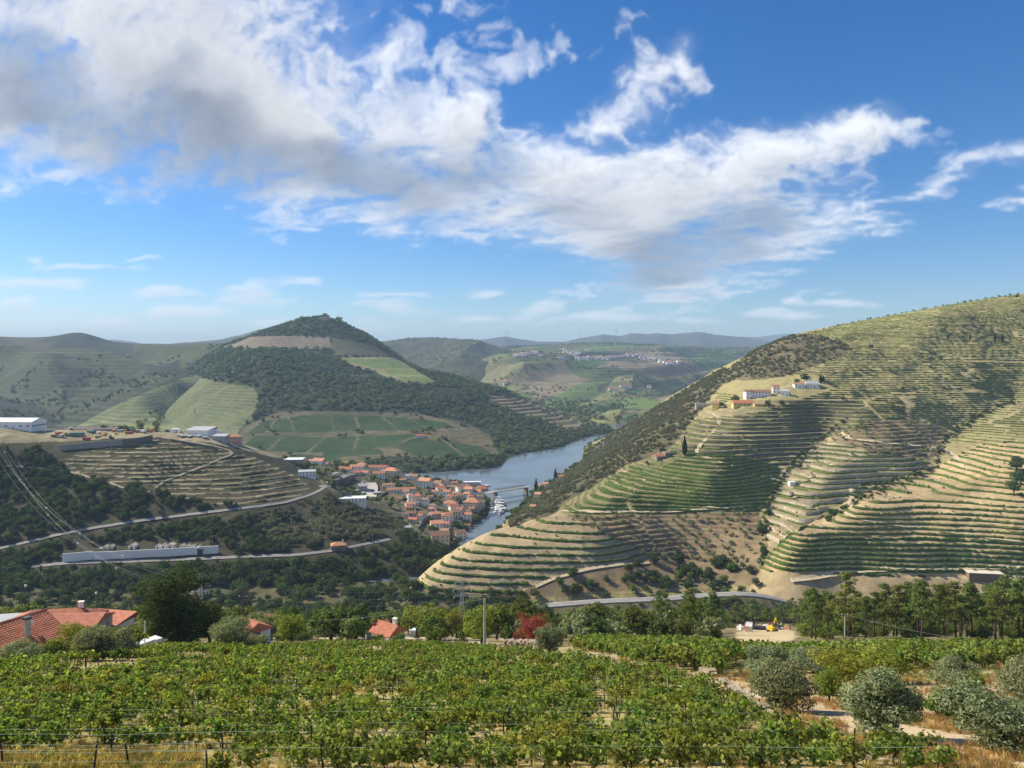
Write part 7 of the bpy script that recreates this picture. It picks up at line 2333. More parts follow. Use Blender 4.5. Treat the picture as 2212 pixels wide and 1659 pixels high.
SPOT = [(1880, 752, 14, 'round dark tree on the upper terraces'), (2080, 728, 9, 'small tree under the upper track'), (2010, 792, 9, 'small dark tree on the green terraces'), (1820, 860, 10, 'small bush below the upper terraces'), (1950, 838, 8, 'small tree at the edge of the pale terraces'), (1742, 822, 24, 'dark tree clump left of the upper farmhouse'), (1722, 826, 14, 'dark tree at the end of the clump by the upper farmhouse'),
        (1590, 865, 20, 'dark tree left of the main farmhouse'), (1660, 876, 18, 'dark tree in front of the main farmhouse'), (1690, 872, 14, 'dark tree in front of the gabled house'), (1560, 876, 14, 'tree behind the small yellow house'), (1930, 882, 14, 'dark bush beside the staked vineyard'), (1714, 1000, 12, 'green tree in the gully'), (1728, 1008, 16, 'bright green tree at the gully bend'), (1680, 1052, 12, 'dark tree lower in the gully'), (1668, 1078, 10, 'round tree in the gully above the track'),
        (1640, 1150, 22, 'dark round tree at the foot of the gully'), (1645, 1135, 14, 'dark tree in the lower gully'), (1796, 1112, 20, 'bright green round tree at the end of the lower terraces'), (1430, 975, 16, 'olive beside the ruined farm'), (1398, 1000, 10, 'small tree on the threshing floor of the ruined farm'), (2196, 640, 10, 'small tree on the skyline at the top of the right hill')]
for i, (u, v, w, lab) in enumerate(SPOT):
    p = ppos(u, v + 4, 420)
    plant('oak%d' % (i % 4), (p.x, p.y, p.z - .1), w * p.y / F / 5.4, 'oak_tree' if i % 3 else 'holm_oak', lab)
for (u, vt, w, y, lab) in [(2196, 985, 44, 560, 'large dark oak at the right edge of the terraces'), (2204, 1015, 46, 535, 'large dark oak just below the one at the right edge'), (2190, 1035, 36, 520, 'dark oak lowest of the three at the right edge')]:
    plant_px('darkgarden', u, vt, w, y, 'oak_tree', lab)
for i in range(9):
    u = 1840 + i * 30
    p = ppos(u, 985, 480)
    plant('grove_olive%d' % (i % 4), (p.x, p.y, p.z - .1), 1.0, 'olive_tree', '%s olive from the left in the row above the walled terraces' % ordinal(i + 1), 'row of olives above the walled terraces')
for i in range(11):
    p = ppos(1890 + i * 30, 1234, 430)
    plant('grove_olive%d' % (i % 4), (p.x, p.y - 1.5, p.z - .2), .75, 'olive_tree', '%s small olive from the left along the vineyard track' % ordinal(i + 1), 'olives along the vineyard track')
for i in range(30):
    u = 1765 + i * 15 + rm_.uniform(-5, 5)
    v = np.interp(u, [1760, 1850, 1950, 2050, 2212], [716, 691, 666, 649, 631])
    p = ppos(u, v + 2.5, 600)
    plant('scrub%d' % (i % 4), (p.x, p.y, p.z - .3), rm_.uniform(.7, 1.3), 'ridge_bush', 'low dark bush on the skyline of the right hill', 'bushes on the right skyline', 'bush')
# ruined arcade walls
for (u, v, w, h, lab) in [(1432, 984, 14, 9, 'broken stone wall with window holes at the ruined farm'), (1455, 980, 16, 7, 'low broken wall right of the ruined gable')]:
    p = ppos(u, v, 560); s = p.y / F
    o = tag(empty('ruined_wall', p, .3), lab, 'ruin', None, 'thing')
    b = MB(); W_, H_ = w * s, h * s
    n_ = 3
    for k in range(n_):
        x0 = -W_ / 2 + W_ * k / n_
        b.box(x0, x0 + W_ / n_ * .5, -.3, .3, -1, H_ * (1 - .2 * (k % 2)))
    b.box(-W_ / 2, W_ / 2, -.28, .28, -1, H_ * .35); b.box(-W_ / 2, W_ * .1, -.27, .27, H_ * .62, H_ * .8)
    b.build('masonry', W_STONE, o)

# ------------------------------------------------------------------ summit chapel, far houses
p = at(702, 681, 2290); p.z = gz(p.x, p.y) + 1
o = tag(empty('summit_house', p), 'stepped stone house crowning the summit', 'house')
for nme, b in (('lower_storey', MB().box(-16, 16, -10, 10, -6, 8)), ('middle_storey', MB().box(-11, 11, -8, 8, 8, 14)), ('tower', MB().box(-5, 5, -5, 5, 14, 19))):
    b.build(nme, W_PINK if nme == 'lower_storey' else W_STONE, o)
b = MB(); b.box(-13, 13, -10, 10, 14, 15); b.build('terrace_roof', R_BROWN, o)
b = MB(); b.box(-6.5, 6.5, -6.5, 6.5, 19, 20.2); b.build('tower_roof', R_BROWN, o)
wp = MB().box(-1, 1, -.1, .1, 0, 2.4).mesh('window', GLASS)
for k in range(5): add('window', wp, o, (-12 + k * 6, -10.05, 2))
for (u, w, lab) in [(655, 22, 'tree on the summit skyline left of the stepped house'), (733, 20, 'round tree on the summit skyline right of the stepped house'), (680, 12, 'small tree just left of the stepped house'), (640, 14, 'leaning tree at the left end of the summit')]:
    y = 2295; x = (u - CU) * y / F
    plant('wood%d' % (u % 4), (x, y, gz(x, y) - 1), w * y / F / 9.6 * .8, 'summit_tree', lab)
VB = [((1112, 770), (1160, 762), 26), ((1165, 770), (1175, 770), 2), ((1202, 775), (1215, 773), 3), ((1213, 759), (1225, 757), 6), ((1225, 765), (1255, 768), 9), ((1242, 776), (1300, 774), 26), ((1290, 770), (1318, 776), 6), ((1300, 776), (1360, 768), 20), ((1355, 766), (1385, 770), 18), ((1380, 772), (1440, 782), 20), ((1440, 786), (1470, 786), 8), ((1262, 757), (1272, 757), 2), ((1088, 828), (1098, 829), 5), ((1325, 744), (1330, 745), 1), ((1400, 838), (1402, 838), 1)]
vh = []
for (a, b, n) in VB:
    for i in range(n):
        t = (i + .5) / n
        u = a[0] + (b[0] - a[0]) * t + rm_.uniform(-2, 2); v = a[1] + (b[1] - a[1]) * t + rm_.uniform(-3, 3)
        vh.append((u, v))
w_me, r_me = {}, {}
for k, (wm, rm) in enumerate([(W_WHITE, R_BROWN), (W_WHITE, R_RED), (W_CREAM, R_ORAN), (W_WHITE, R_GREY)]):
    b = MB(); b.box(-7, 7, -5, 5, -4, 7)
    w_me[k] = b.mesh('wall', wm); r_me[k] = roof_mb('gable', 14, 10, 7, 2.4, .4).mesh('roof', rm)
fw = MB()
for x in (-4.5, 0, 4.5):
    for z in (1.2, 4.3): fw.box(x - .6, x + .6, -5.06, -4.95, z, z + 1.5)
for i, (u, v) in enumerate(vh):
    p = hit(u, v, 1700, 6000)
    o = empty('village_house', p, rm_.uniform(-.6, .6), rm_.uniform(.7, 1.25))
    k = rm_.choice([0, 0, 1, 2, 3])
    wh = 'at the left end of the far village' if u < 1205 else ('in the right half of the far village' if u > 1325 else 'in the middle of the far village')
    if v > 800: wh = 'low on the slope below the far village'
    tag(o, 'small pale house %s' % wh, 'house', 'houses of the far village')
    add('wall', w_me[k], o); add('roof', r_me[k], o)
for (u, v, w, h, lab) in [(1352, 838, 26, 5, 'long farm with a salmon roof on the far green spur'), (1325, 843, 20, 4, 'lower farm range left of the salmon-roofed farm'), (908, 945, 18, 4, 'low white-walled farm with a pink roof above the river vineyards')]:
    p = hit(u, v, 1050, 6000); s = p.y / F
    house(lab, p, w * s, 9, h * s, .1, 'gable', 3.0, W_WHITE, R_RED, 1, nx=6, ny=1)

# ------------------------------------------------------------------ houses on the near slope
def slope_house(label, u, y, w, d, h, yaw, roof, wm, rm, dz=0.0, **kw):
    x = (u - CU) * y / F
    return house(label, (x, y, gz(x, y) + dz), w, d, h, math.radians(yaw), roof, kw.pop('rh', None), wm, rm, kw.pop('floors', 1), **kw)


# the big tiled roof at the left edge: courses of tiles laid one over another
x_, y_ = (-40 - CU) * 92 / F, 92
hz_ = gz(x_, y_) - 1.6
bh = empty('tiled_house', (x_, y_, hz_ + .4), math.radians(62)); tag(bh, 'long house with a big red tiled roof and tall chimney at the left edge', 'house')
Lh, Dh, Hh, Rh = 15.0, 11.0, 2.0, 2.5
b = MB(); b.box(-Lh / 2, Lh / 2, -Dh / 2, Dh / 2, -5, Hh)
for s in (-1, 1):
    q = [(s * Lh / 2, -Dh / 2, Hh), (s * Lh / 2, Dh / 2, Hh), (s * Lh / 2, 0, Hh + Rh * .93)]
    b.quad(q if s > 0 else q[::-1])
b.build('wall', W_WHITE, bh)
rf = MB(); rf.quad([(-Lh / 2 - .4, -Dh / 2 - .4, Hh - .1), (Lh / 2 + .4, -Dh / 2 - .4, Hh - .1), (Lh / 2 + .4, 0, Hh + Rh - .1), (-Lh / 2 - .4, 0, Hh + Rh - .1)]); rf.quad([(Lh / 2 + .4, Dh / 2 + .4, Hh - .1), (-Lh / 2 - .4, Dh / 2 + .4, Hh - .1), (-Lh / 2 - .4, 0, Hh + Rh - .1), (Lh / 2 + .4, 0, Hh + Rh - .1)])
rfo = rf.build('roof', R_RED, bh)
nc = 17
for side in (-1, 1):
    for k in range(nc):
        t0, t1 = k / nc, (k + 1.12) / nc
        c = MB()
        yv = lambda t: side * (Dh / 2 + .4) * (1 - t)
        zv_ = lambda t: Hh + Rh * t
        nseg = 44
        for j in range(nseg):                               # curved tiles side by side
            xa, xm, xb = [-Lh / 2 - .4 + (Lh + .8) * (j + q) / nseg for q in (0, .5, 1)]
            lo, hi = .05, .15
            for (x0, x1, h0, h1) in ((xa, xm, lo, hi), (xm, xb, hi, lo)):
                P4 = [(x0, yv(t0), zv_(t0) + h0 + .05), (x1, yv(t0), zv_(t0) + h1 + .05), (x1, yv(min(t1, 1)), zv_(min(t1, 1)) + h1 - .02), (x0, yv(min(t1, 1)), zv_(min(t1, 1)) + h0 - .02)]
                c.quad(P4 if side < 0 else P4[::-1])
                Q4 = [(x0, yv(t0), zv_(t0) - .05), (x1, yv(t0), zv_(t0) - .05), P4[1], P4[0]]
                c.quad(Q4 if side < 0 else Q4[::-1])
        c.build('tile_course', R_RED, rfo)
c = MB(); c.tube([(-Lh / 2 - .4, 0, Hh + Rh + .08), (Lh / 2 + .4, 0, Hh + Rh + .08)], .16, 8); c.build('ridge_tiles', R_RED, rfo)
c = MB(); c.box(-.32, .32, -.32, .32, -1.5, 2.0); ch = c.build('chimney', CONC, bh, loc=(Lh * .24, -Dh * .30, Hh + 1.2))
c = MB(); c.box(-.42, .42, -.42, .42, 2.0, 2.3); c.build('chimney_cap', DARKM, ch)
c = MB(); c.tube([(0, 0, 0), (0, 0, .8)], .04, 6)
for k in range(8):
    an = k / 8 * 6.283; an2 = (k + 1) / 8 * 6.283
    c.quad([(0, -.05, .9), (.4 * math.cos(an), -.2, .9 + .4 * math.sin(an)), (.4 * math.cos(an2), -.2, .9 + .4 * math.sin(an2))])
c.build('satellite_dish', W_WHITE, bh, loc=(Lh * .3, -Dh * .22, Hh + Rh * .6))

slope_house('house with a broad dull red roof behind the tiled house, far left', 60, 205, 17, 12, 3.0, 12, 'hip', W_WHITE, R_RED, -1, rh=2.6, chimney=True)
slope_house('house with a brownish roof and blue-white side wall', 155, 195, 10, 9, 3.6, -20, 'gable', W_WHITE, R_BROWN, 0, rh=2.2)
slope_house('house with a bright red roof and two chimneys just behind the tiled house', 118, 138, 15, 8, 2.8, 10, 'hip', W_CREAM, R_RED, 1.6, rh=2.0, chimney=True)
slope_house('long grey-walled house joined to the bright red roof', 168, 134, 9, 7, 3.2, 4, 'gable', W_GREY, R_RED, 1.2, rh=1.2)
slope_house('cream stepped house with a low red roof and curved side wall', 222, 140, 8, 7, 3.4, -12, 'shed', W_CREAM, R_RED, 0.6)
slope_house('low house with a salmon roof seen over the eucalyptus', 432, 235, 9, 8, 4.5, 0, 'hip', W_PINK, R_RED, 1)
slope_house('house with a bright orange roof in the trees right of the pole', 560, 230, 12, 9, 3.0, 25, 'hip', W_CREAM, R_ORAN, .5, rh=2.4)
slope_house('small house with a red tiled roof and white end wall by the round olive', 540, 130, 4.6, 5.2, 2.3, -38, 'gable', W_WHITE, R_RED, .2, rh=1.5)
slope_house('small white house with a bright red-orange roof and green trim behind the fence', 838, 148, 5.0, 4.6, 2.0, -35, 'gable', W_WHITE, R_RED, .0, rh=1.6, chimney=True)
slope_house('wing of the small white house with the red-orange roof', 818, 152, 3.6, 4.6, 2.4, 40, 'gable', W_WHITE, R_RED, 0, rh=1.3)
slope_house('grey sheet-roofed shed left of the tiled roof', 12, 150, 7, 6, 2.2, 10, 'shed', W_GREY, R_GREY, 1.5)
slope_house('white shed in the garden right of the small red-orange-roofed house', 905, 190, 4, 3, 2.2, 0, 'flat', W_WHITE, R_WHITE, 0, win=False)
x_ = (345 - CU) * 108 / F
machine('white van half hidden under the eucalyptus', (x_, 104, gz(x_, 104)), 1.0, (.74, .74, .72), 3.8, 1.7, 1.6, 'van', 'vans on the near slope')
x_ = (205 - CU) * 128 / F
machine('silver car parked beside the cream stepped house', (x_, 128, gz(x_, 128) + .4), .4, (.45, .46, .5), 4.3, 1.8, 1.5, 'car', 'cars on the near slope')
# ------------------------------------------------------------------ bridge, boats
pa_, pb2 = at(1071, 1066, 835), at(1134, 1064, 862)
pa_.z = pb2.z = WATER + 7.5
dv = pb2 - pa_; Lb = dv.length
br = tag(empty('iron_bridge', pa_, math.atan2(dv.y, dv.x)), 'iron truss bridge across the side river beside the town', 'bridge')
b = MB(); b.box(-14, Lb + 6, -2.6, 2.6, -.4, 0); b.build('deck', CONC, br)
IRON = mat('painted_iron', (.16, .17, .17), .6, .1, 1)
for s in (-1, 1):
    b = MB(); b.box(0, Lb, s * 2.7 - .12, s * 2.7 + .12, 2.2, 2.5); b.build('top_chord', IRON, br)
    b = MB(); b.box(0, Lb, s * 2.7 - .12, s * 2.7 + .12, -.7, -.3); b.build('bottom_chord', IRON, br)
    n_ = 12
    for k in range(n_):
        x0, x1 = Lb * k / n_, Lb * (k + 1) / n_
        b = MB(); b.tube([(x0, s * 2.7, -.5), (x1, s * 2.7, 2.3)], .1, 4); b.tube([(x0, s * 2.7, 2.3), (x1, s * 2.7, -.5)], .08, 4); b.tube([(x0, s * 2.7, -.5), (x0, s * 2.7, 2.3)], .1, 4); b.build('truss_panel', IRON, br)
for x in (-1.2, Lb + 1.2):
    b = MB(); b.box(x - 1.6, x + 1.6, -3, 3, -12, -.4); b.build('pier', W_STONE, br)


def boat(label, p, yaw, L, W, H, hull, name='boat', decks=1):
    o = tag(empty(name, p, yaw), label, 'boat', 'boats moored below the bridge')
    b = MB()
    prof = [(-.5, .8), (-.2, 1.0), (.15, .95), (.38, .6), (.5, .05)]
    top = [(L * a, W / 2 * c) for a, c in prof]
    for (x0, w0), (x1, w1) in zip(top[:-1], top[1:]):
        b.quad([(x0, -w0, H), (x1, -w1, H), (x1, w1, H), (x0, w0, H)])
        b.quad([(x0, -w0 * .7, -.3), (x1, -w1 * .6, -.3), (x1, -w1, H), (x0, -w0, H)]); b.quad([(x0, w0, H), (x1, w1, H), (x1, w1 * .6, -.3), (x0, w0 * .7, -.3)])
    x0, w0 = top[0]; b.quad([(x0, -w0 * .7, -.3), (x0, -w0, H), (x0, w0, H), (x0, w0 * .7, -.3)])
    b.build('hull', hull, o)
    for k in range(decks):
        b = MB(); z = H + k * 2.3
        b.box(-L * .38, L * (.22 - .04 * k), -W * .36, W * .36, z, z + 2.0); c = b.build('cabin', W_WHITE, o)
        b = MB(); b.box(-L * .36, L * (.20 - .04 * k), -W * .37, W * .37, z + .8, z + 1.5); b.build('window_band', GLASS, c)
        b = MB(); b.box(-L * .42, L * (.25 - .04 * k), -W * .4, W * .4, z + 2.0, z + 2.15); b.build('canopy', R_WHITE, o)
    return o


BH = [W_WHITE, mat('blue_hull', (.08, .12, .2), .4), mat('brown_hull', (.18, .1, .06), .5)]
for i, (u, v, L, yaw) in enumerate([(1076, 1079, 9, .2), (1079, 1082, 8, .1), (1081, 1086, 14, .15), (1077, 1090, 10, .3), (1083, 1092, 12, .05), (1079, 1096, 10, .2), (1082, 1099, 13, .1), (1076, 1101, 8, .4), (1084, 1104, 16, -.05), (1078, 1107, 11, .2), (1081, 1110, 9, 1.2)]):
    y = -WATER * F / (v - VH); p = Vector(((u - CU) * y / F, y, WATER))
    boat('%s moored boat, counting down the river from the bridge' % ordinal(i + 1), p, yaw, L, L * .28, 1.0, BH[i % 3 if i % 4 == 0 else 0])
y = -WATER * F / (1051 - VH)
boat('long white river cruise ship with two decks moored behind the town', Vector(((1024 - CU) * y / F, y, WATER)), .1, 40, 8, 1.6, W_WHITE, 'cruise_ship', 2)
b = MB(); b.box(-9, 9, -1.5, 1.5, -.2, .5); tag(b.build('jetty', CONC, loc=at(1072, 1098, -WATER * F / (1098 - VH))), 'narrow floating jetty beside the moored boats', 'jetty')

# ------------------------------------------------------------------ wind turbines and mast on the far ridges
TW = mat('turbine_white', (.62, .64, .66), .5, .03, 1)
def turbine(label, u, vbase, vhub, y, rot, blade=38):
    x = (u - CU) * y / F
    z = gz(x, y) - 3
    hub = (VH - vhub) * y / F - z
    o = tag(empty('wind_turbine', (x, y, z)), label, 'wind turbine', 'wind turbines on the far ridge')
    b = MB(); b.tube([(0, 0, 0), (0, 0, hub)], [3.4, 2.2], 8); b.build('tower', TW, o)
    b = MB(); b.box(-2, 2, -5, 5, hub - 2, hub + 2); n = b.build('nacelle', TW, o)
    for k in range(3):
        a = rot + k * 2.0944
        b = MB(); e = (math.sin(a) * blade, -6, hub + math.cos(a) * blade); m_ = (math.sin(a) * blade * .3, -6, hub + math.cos(a) * blade * .3)
        b.tube([(0, -6, hub), m_, e], [1.5, 2.0, .6], 5); b.build('blade', TW, o)


for i, (u, vb, vt, rot) in enumerate([(1091, 728, 717, .0), (1096, 728, 718, .5), (1101, 728, 716.5, .9), (1253, 731, 717, .1), (1331, 724, 711, .3), (1359, 720, 707, .7), (1500, 718, 711, .2), (1521, 717, 710, .6)]):
    turbine('%s wind turbine from the left on the far ridge' % ordinal(i + 1), u, vb, vt, 8580, rot, 34 if i < 6 else 24)
p = hit(1365, 757, 3000, 5200)
o = tag(empty('village_mast', p), 'thin mast on the hilltop behind the far village', 'mast')
b = MB(); b.tube([(0, 0, 0), (0, 0, 34)], [1.0, .6], 6); b.build('pole', TW, o)
b = MB(); b.tube([(0, 0, 34), (0, 0, 44)], .6, 6); b.build('red_top', mat('mast_red', (.45, .05, .04), .6), o)

# ------------------------------------------------------------------ pylons, poles and cables
def pylon(label, u, vbase, vtop, y, armw=3.4):
    x = (u - CU) * y / F
    z = gz(x, y) - .3
    H = (VH - vtop) * y / F - z
    o = tag(empty('steel_pylon', (x, y, z), .1), label, 'pylon')
    w0, w1 = 1.4, .45
    for sx in (-1, 1):
        for sy in (-1, 1):
            b = MB(); b.tube([(sx * w0, sy * w0, 0), (sx * w1, sy * w1, H * .62), (sx * w1 * .6, sy * w1 * .6, H)], .07, 4); b.build('leg', METAL, o)
    n = 11
    b = MB()
    for k in range(n):
        t0, t1 = k / n, (k + 1) / n
        wa = np.interp(t0, [0, .62, 1], [w0, w1, w1 * .6]); wb = np.interp(t1, [0, .62, 1], [w0, w1, w1 * .6])
        for s in (-1, 1):
            b.tube([(-wa, s * wa, H * t0), (wb, s * wb, H * t1)], .035, 4); b.tube([(wa, s * wa, H * t0), (-wb, s * wb, H * t1)], .035, 4)
            b.tube([(s * wa, -wa, H * t0), (s * wb, wb, H * t1)], .035, 4)
    b.build('lattice', METAL, o)
    tips = []
    for k, (f, a) in enumerate(((.97, .8), (.84, 1.0), (.72, .9))):
        b = MB(); b.tube([(-armw * a, 0, H * f), (0, 0, H * f + .5), (armw * a, 0, H * f)], .07, 4); b.tube([(-armw * a, 0, H * f), (armw * a, 0, H * f)], .06, 4); b.build('cross_arm', METAL, o)
        for s in (-1, 1):
            b = MB(); b.tube([(s * armw * a, 0, H * f), (s * armw * a, 0, H * f - .7)], .12, 5); b.build('insulator', W_WHITE, o)
            tips.append(Vector((x + s * armw * a, y, z + H * f - .7)))
    return tips


CABLE = mat('aluminium_cable', (.24, .24, .24), .5, .05, 1, .4)
def cable(label, p, q, sag, r=.03, balls=0, name='power_cable', group='power cables over the valley', n=40):
    pts = []
    for i in range(n + 1):
        t = i / n
        c = p + (q - p) * t
        pts.append((c.x, c.y, c.z - sag * 4 * t * (1 - t)))
    b = MB(); b.tube(pts, r, 5)
    o = tag(b.build(name, CABLE), label, 'cable', group)
    for k in range(balls):
        t = (k + .6) / balls; c = p + (q - p) * t
        s = MB()
        cz = c.z - sag * 4 * t * (1 - t)
        s.tube([(c.x - .35, c.y, cz), (c.x - .2, c.y, cz), (c.x, c.y, cz), (c.x + .2, c.y, cz), (c.x + .35, c.y, cz)], [.05, .3, .38, .3, .05], 8)
        s.build('marker_ball', W_WHITE, o, smooth=True)
    return o


t1 = pylon('lattice pylon behind the big eucalyptus', 433, 1300, 1240, 205, 2.6)
t2 = pylon('lattice pylon in front of the terraced spur', 998, 1310, 1255, 215, 2.6)
# up to the left: towards the plateau and over the camera's left
far_up = [at(-30, 925, 420), at(-30, 932, 420), at(-30, 945, 420), at(-14, 925, 420), at(-12, 933, 420), at(-10, 946, 420)]
for i in range(6):
    r0 = (.012, .016)[i % 2]
    cable('%s cable sweeping down from the upper left to the lattice pylon' % ordinal(i + 1), far_up[i], t1[i], 16 + i * .4, r0, 6 if i in (1, 4) else 0)
    cable('%s cable between the two lattice pylons' % ordinal(i + 1), t1[i], t2[i], 3.0, .016)
right_up = [at(2320, 1128, 330), at(2320, 1134, 330), at(2320, 1152, 330), at(2320, 1158, 330), at(2320, 1176, 330), at(2320, 1182, 330)]
for i in range(6):
    cable('%s cable rising from the second pylon to the upper right' % ordinal(i + 1), t2[i], right_up[i], 15, .018)
for i, v in enumerate((1243, 1254, 1262)):
    cable('%s thin cable crossing the dark slope on the left' % ordinal(i + 1), at(-40, v, 190), Vector(t1[i * 2]) + Vector((-1, 0, -1.5 - i * .4)), 3.5, .014, 3 if i == 0 else 0)


def pole(label, u, y, vtop, r=.14, m=None, arm=True, name='concrete_pole'):
    x = (u - CU) * y / F; z = gz(x, y)
    H = (VH - vtop) * y / F - z
    o = tag(empty(name, (x, y, z)), label, 'pole')
    b = MB(); b.tube([(0, 0, -.5), (0, 0, H)], [r * 1.3, r * .8], 8); b.build('shaft', m or CONC, o)
    if arm:
        b = MB(); b.box(-.7, .7, -.06, .06, H - .25, H - .1); b.build('cross_arm', DARKM, o)
        for s in (-.6, .6):
            b = MB(); b.tube([(s, 0, H - .1), (s, 0, H + .15)], .06, 6); b.build('insulator', W_WHITE, o)
    return Vector((x, y, z + H))


q1 = pole('tall pale concrete pole standing at the end of the vineyard', 1047, 104, 1293, .17, None, False)
q2 = pole('dark wooden pole left of the bright orange roof', 525, 122, 1288, .15, mat('pole_wood', (.14, .115, .09), .9, .2, 3))
q3 = pole('concrete pole with crossarm in front of the pine wood', 1825, 150, 1327, .13)
q4 = pole('white roadside post beside the fig tree', 313, 92, 1342, .07, W_WHITE, False, 'roadside_post')
q5 = pole('thin pole with a lamp behind the small red-orange-roofed house', 776, 170, 1318, .07, None, False, 'thin_pole')
q6 = pole('thin wooden pole in the trees behind the orange roof', 617, 210, 1290, .1, mat('pole_wood', (.14, .115, .09), .9, .2, 3), False, 'thin_pole')
q7 = pole('white power pole with crossarm below the dark slope', 735, 280, 1262, .12, None)
cable('single wire from the dark wooden pole running right behind the trees', q2, at(1020, 1335, 150), 1.5, .022)
cable('wire between the tall pale pole and the pine wood pole', q1, q3, 2.6, .018)
cable('wire from the pine wood pole to the right edge', q3, at(2300, 1400, 120), 1.2, .018)
cable('wire from the tall pale pole to the left', q1, at(600, 1338, 160), 1.2, .014)
for i, (u, v, lab) in enumerate([(805, 1177, 'street lamp on the lower road, left one'), (843, 1162, 'street lamp on the lower road, right one'), (698, 1020, 'tall lamp post beside the upper town street'), (643, 1005, 'thin lamp post on the terraces below the white villa')]):
    p = ppos(u, v)
    o = tag(empty('street_lamp', p), lab, 'street lamp')
    b = MB(); b.tube([(0, 0, 0), (0, 0, 8)], [.14, .09], 6); b.build('post', METAL, o)
    b = MB(); b.box(-.1, 1.0, -.15, .15, 7.9, 8.1); b.build('lamp_head', METAL, o)

# ------------------------------------------------------------------ fence, ruined wall and stones at the end of the vineyard
FEN = mat('dark_green_rail', (.05, .08, .07), .5, .1, 2)
fo = tag(empty('rail_fence', (0, 0, 0)), 'dark two-rail metal fence along the path behind the vineyard', 'fence')
fp = [(u, np.interp(u, [560, 700, 960], [1390, 1384, 1376])) for u in range(560, 960, 38)]
FP = []
for u, v in fp:
    y = 128 + (u - 560) * .03; x = (u - CU) * y / F; FP.append(Vector((x, y, gz(x, y))))
for p in FP:
    b = MB(); b.box(-.05, .05, -.05, .05, -.2, 1.15); b.build('post', FEN, fo, loc=p)
for hz in (.55, 1.1):
    for p, q in zip(FP[:-1], FP[1:]):
        b = MB(); b.tube([p + Vector((0, 0, hz)), q + Vector((0, 0, hz))], .035, 5); b.build('rail', FEN, fo)
srng = random.Random(9)
STM = [mat('schist_%d' % k, c, .95, .3, 3, .1, .5) for k, c in enumerate([(.34, .28, .2), (.26, .21, .16), (.42, .35, .25)])]
def stone_meshes():
    out = []
    for k in range(6):
        r = np.random.default_rng(700 + k)
        b = MB(); b.box(-.5, .5, -.5, .5, -.5, .5)
        b.v = [tuple(np.array(v) * (1 + r.uniform(-.28, .12, 3))) for v in b.v]
        out.append(b.mesh('stone', STM[k % 3]))
    return out
SME = stone_meshes()
def stone_wall(label, pts, h, th, y0=15, L=.55, HH=.28, name='dry_stone_wall', most=140):
    W = [hit(u, v, y0) for u, v in pts]
    o = tag(empty(name, W[0]), label, 'wall', None, 'thing')
    n = 0
    org = W[0]
    for p, q in zip(W[:-1], W[1:]):
        d = q - p; ln = math.hypot(d.x, d.y); ang = math.atan2(d.y, d.x)
        for lay in range(max(1, int(h / HH))):
            x = srng.uniform(0, L)
            while x < ln and n < most:
                w = srng.uniform(.6, 1.5) * L
                t = x / ln
                c = p + d * t
                s = add('stone', SME[srng.randrange(6)], o, (c.x - org.x + srng.uniform(-.2, .2), c.y - org.y + srng.uniform(-.2, .2), c.z - org.z + HH * (lay + .3)), ang + srng.uniform(-.5, .5), (w, th * srng.uniform(.7, 1.1), HH * srng.uniform(.8, 1.3)))
                x += w * .92; n += 1
    return o
stone_wall('ruined dry stone wall between the pale pole and the round olive', [(1085, 1405), (1110, 1407), (1140, 1408), (1168, 1412)], 1.7, .8, 60)
stone_wall('low dry stone bank between the vineyard and the dry grass', [(1560, 1482), (1590, 1503), (1620, 1528), (1650, 1550), (1690, 1575)], .5, .35, 15, .26, .16, most=240)
stone_wall('row of loose stones half buried in the vineyard', [(1380, 1588), (1480, 1592), (1560, 1596), (1640, 1600)], .2, .25, 15, .26, .13)
stone_wall('long low stone edge along the path behind the vineyard', [(880, 1388), (950, 1386), (1010, 1386)], .6, .5, 100, .9, .3)
stone_wall('little heap of grey stones at the right end of the vineyard', [(1515, 1455), (1545, 1462)], .5, .7, 30, .5, .25)

# ------------------------------------------------------------------ machinery yard in front of the pines
def yard(u, y): 
    x = (u - CU) * y / F
    return Vector((x, y, gz(x, y)))
ex = tag(empty('excavator', yard(1668, 268), .6), 'yellow excavator with raised arm in the machinery yard', 'excavator')
YEL = mat('excavator_yellow', (.72, .48, .03), .5, .1, 1, .4)
b = MB(); b.box(-1.6, 1.6, -1.3, -.7, 0, .8); b.build('track', DARKM, ex); b = MB(); b.box(-1.6, 1.6, .7, 1.3, 0, .8); b.build('track', DARKM, ex)
b = MB(); b.box(-1.6, 1.1, -1.2, 1.2, .85, 2.0); b.build('house_body', YEL, ex)
b = MB(); b.box(-.2, 1.1, -1.2, -.2, 2.0, 3.0); b.build('cab', GLASS, ex)
b = MB(); b.tube([(1.0, .2, 1.6), (2.4, .2, 4.4)], .26, 6); b.build('boom', YEL, ex)
b = MB(); b.tube([(2.4, .2, 4.4), (4.0, .2, 1.4)], .2, 6); b.build('dipper_arm', YEL, ex)
b = MB(); b.box(3.6, 4.4, -.4, .8, .5, 1.4); b.build('bucket', DARKM, ex)
machine('red lorry with a white load in the machinery yard', yard(1618, 272), 1.2, (.62, .58, .58), 5.5, 2.3, 3.0, 'lorry', 'vehicles of the machinery yard')
machine('black pickup in the middle of the machinery yard', yard(1637, 300), -.25, (.03, .033, .04), 6.5, 2.0, 1.8, 'pickup', 'vehicles of the machinery yard')
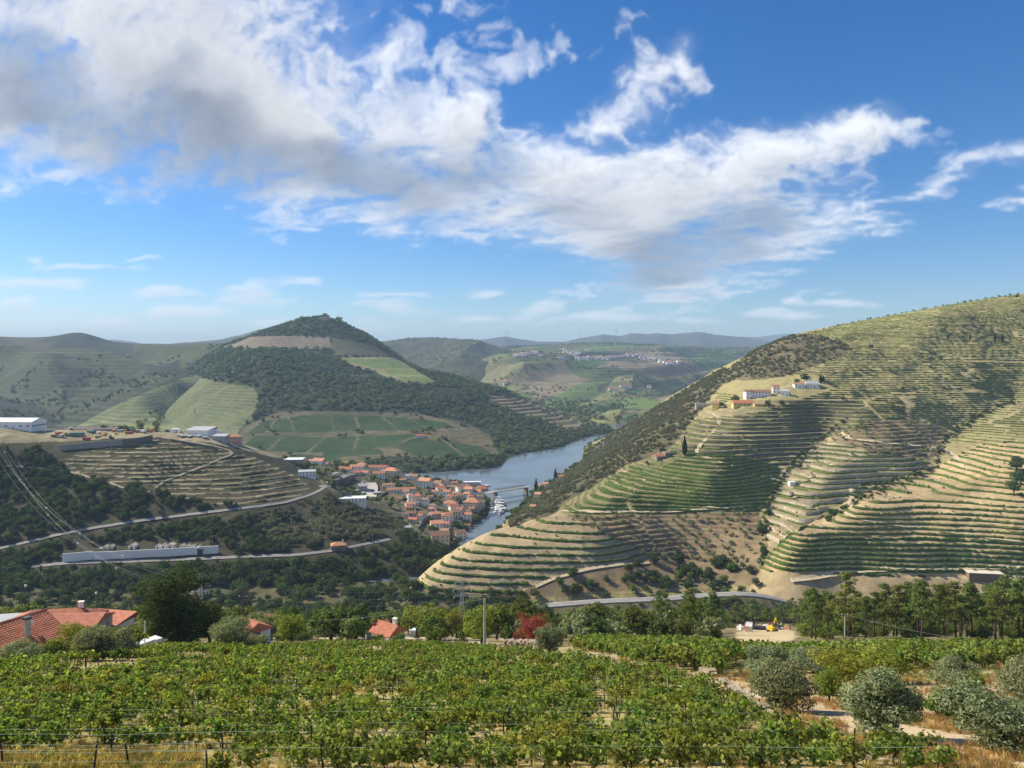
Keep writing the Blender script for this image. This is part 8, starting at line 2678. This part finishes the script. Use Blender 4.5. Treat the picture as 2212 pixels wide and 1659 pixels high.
jc = [((.65, .65, .63), 'white'), ((.45, .1, .07), 'red'), ((.12, .25, .22), 'teal'), ((.5, .5, .52), 'grey'), ((.45, .25, .12), 'rusty')]
for i in range(20):
    c, nme = jc[i % 5]
    u = 1600 + (i % 10) * 11 + srng.uniform(-3, 3); y = srng.uniform(322, 345)
    p = yard(u, y)
    o = tag(empty('machine_part', p, srng.uniform(0, 6)), '%s scrap machine part, %s in the heap behind the excavator' % (nme, ordinal(i + 1)), 'machine part', 'scrap in the machinery yard')
    mm = mat('scrap_' + nme, c, .6, .25, 1.5)
    b = MB(); b.box(-1.2, 1.2, -.6, .6, 0, srng.uniform(.8, 2.0)); b.build('casing', mm, o)
    b = MB(); b.tube([(-.8, 0, .6), (-.2, 0, srng.uniform(2, 3.2)), (.9, .2, srng.uniform(1.5, 2.6))], .16, 5); b.build('arm', mm, o)

# ------------------------------------------------------------------ haze
hz = MB(); hz.box(-26000, 26000, -120, 16000, -201, 330)
hm = bpy.data.materials.new('haze'); hm.use_nodes = True
ht = NT(hm.node_tree); hm.node_tree.nodes.clear()
pv = ht.n('ShaderNodeVolumePrincipled')
pv.inputs['Color'].default_value = (*HAZE_COL, 1)
pv.inputs['Density'].default_value = HAZE_DENSITY
pv.inputs['Anisotropy'].default_value = HAZE_G
hout = ht.n('ShaderNodeOutputMaterial')
ht.l(pv.outputs[0], hout.inputs['Volume'])
ho = hz.build('haze', hm)
tag(ho, kind='stuff')

# ------------------------------------------------------------------ tell look-alikes apart by their place
same = {}
for o in bpy.data.objects:
    if o.parent is None and o.get('label') and o.get('group'):
        same.setdefault(o['label'], []).append(o)
for lab, os_ in same.items():
    if 'order' in os_[0]:
        for k, o in enumerate(sorted(os_, key=lambda q: q['order'])):
            o['label'] = '%s, %s nearest' % (lab, ordinal(k + 1))
            del o['order']
        continue
    if len(os_) < 2 or len(os_) > 190 or len(lab.split()) > 12:
        continue
    px = {o.name: (o.matrix_basis.translation.x / max(o.matrix_basis.translation.y, 1)) for o in os_}
    for k, o in enumerate(sorted(os_, key=lambda q: px[q.name])):
        o['label'] = '%s, %s from the left' % (lab, ordinal(k + 1))
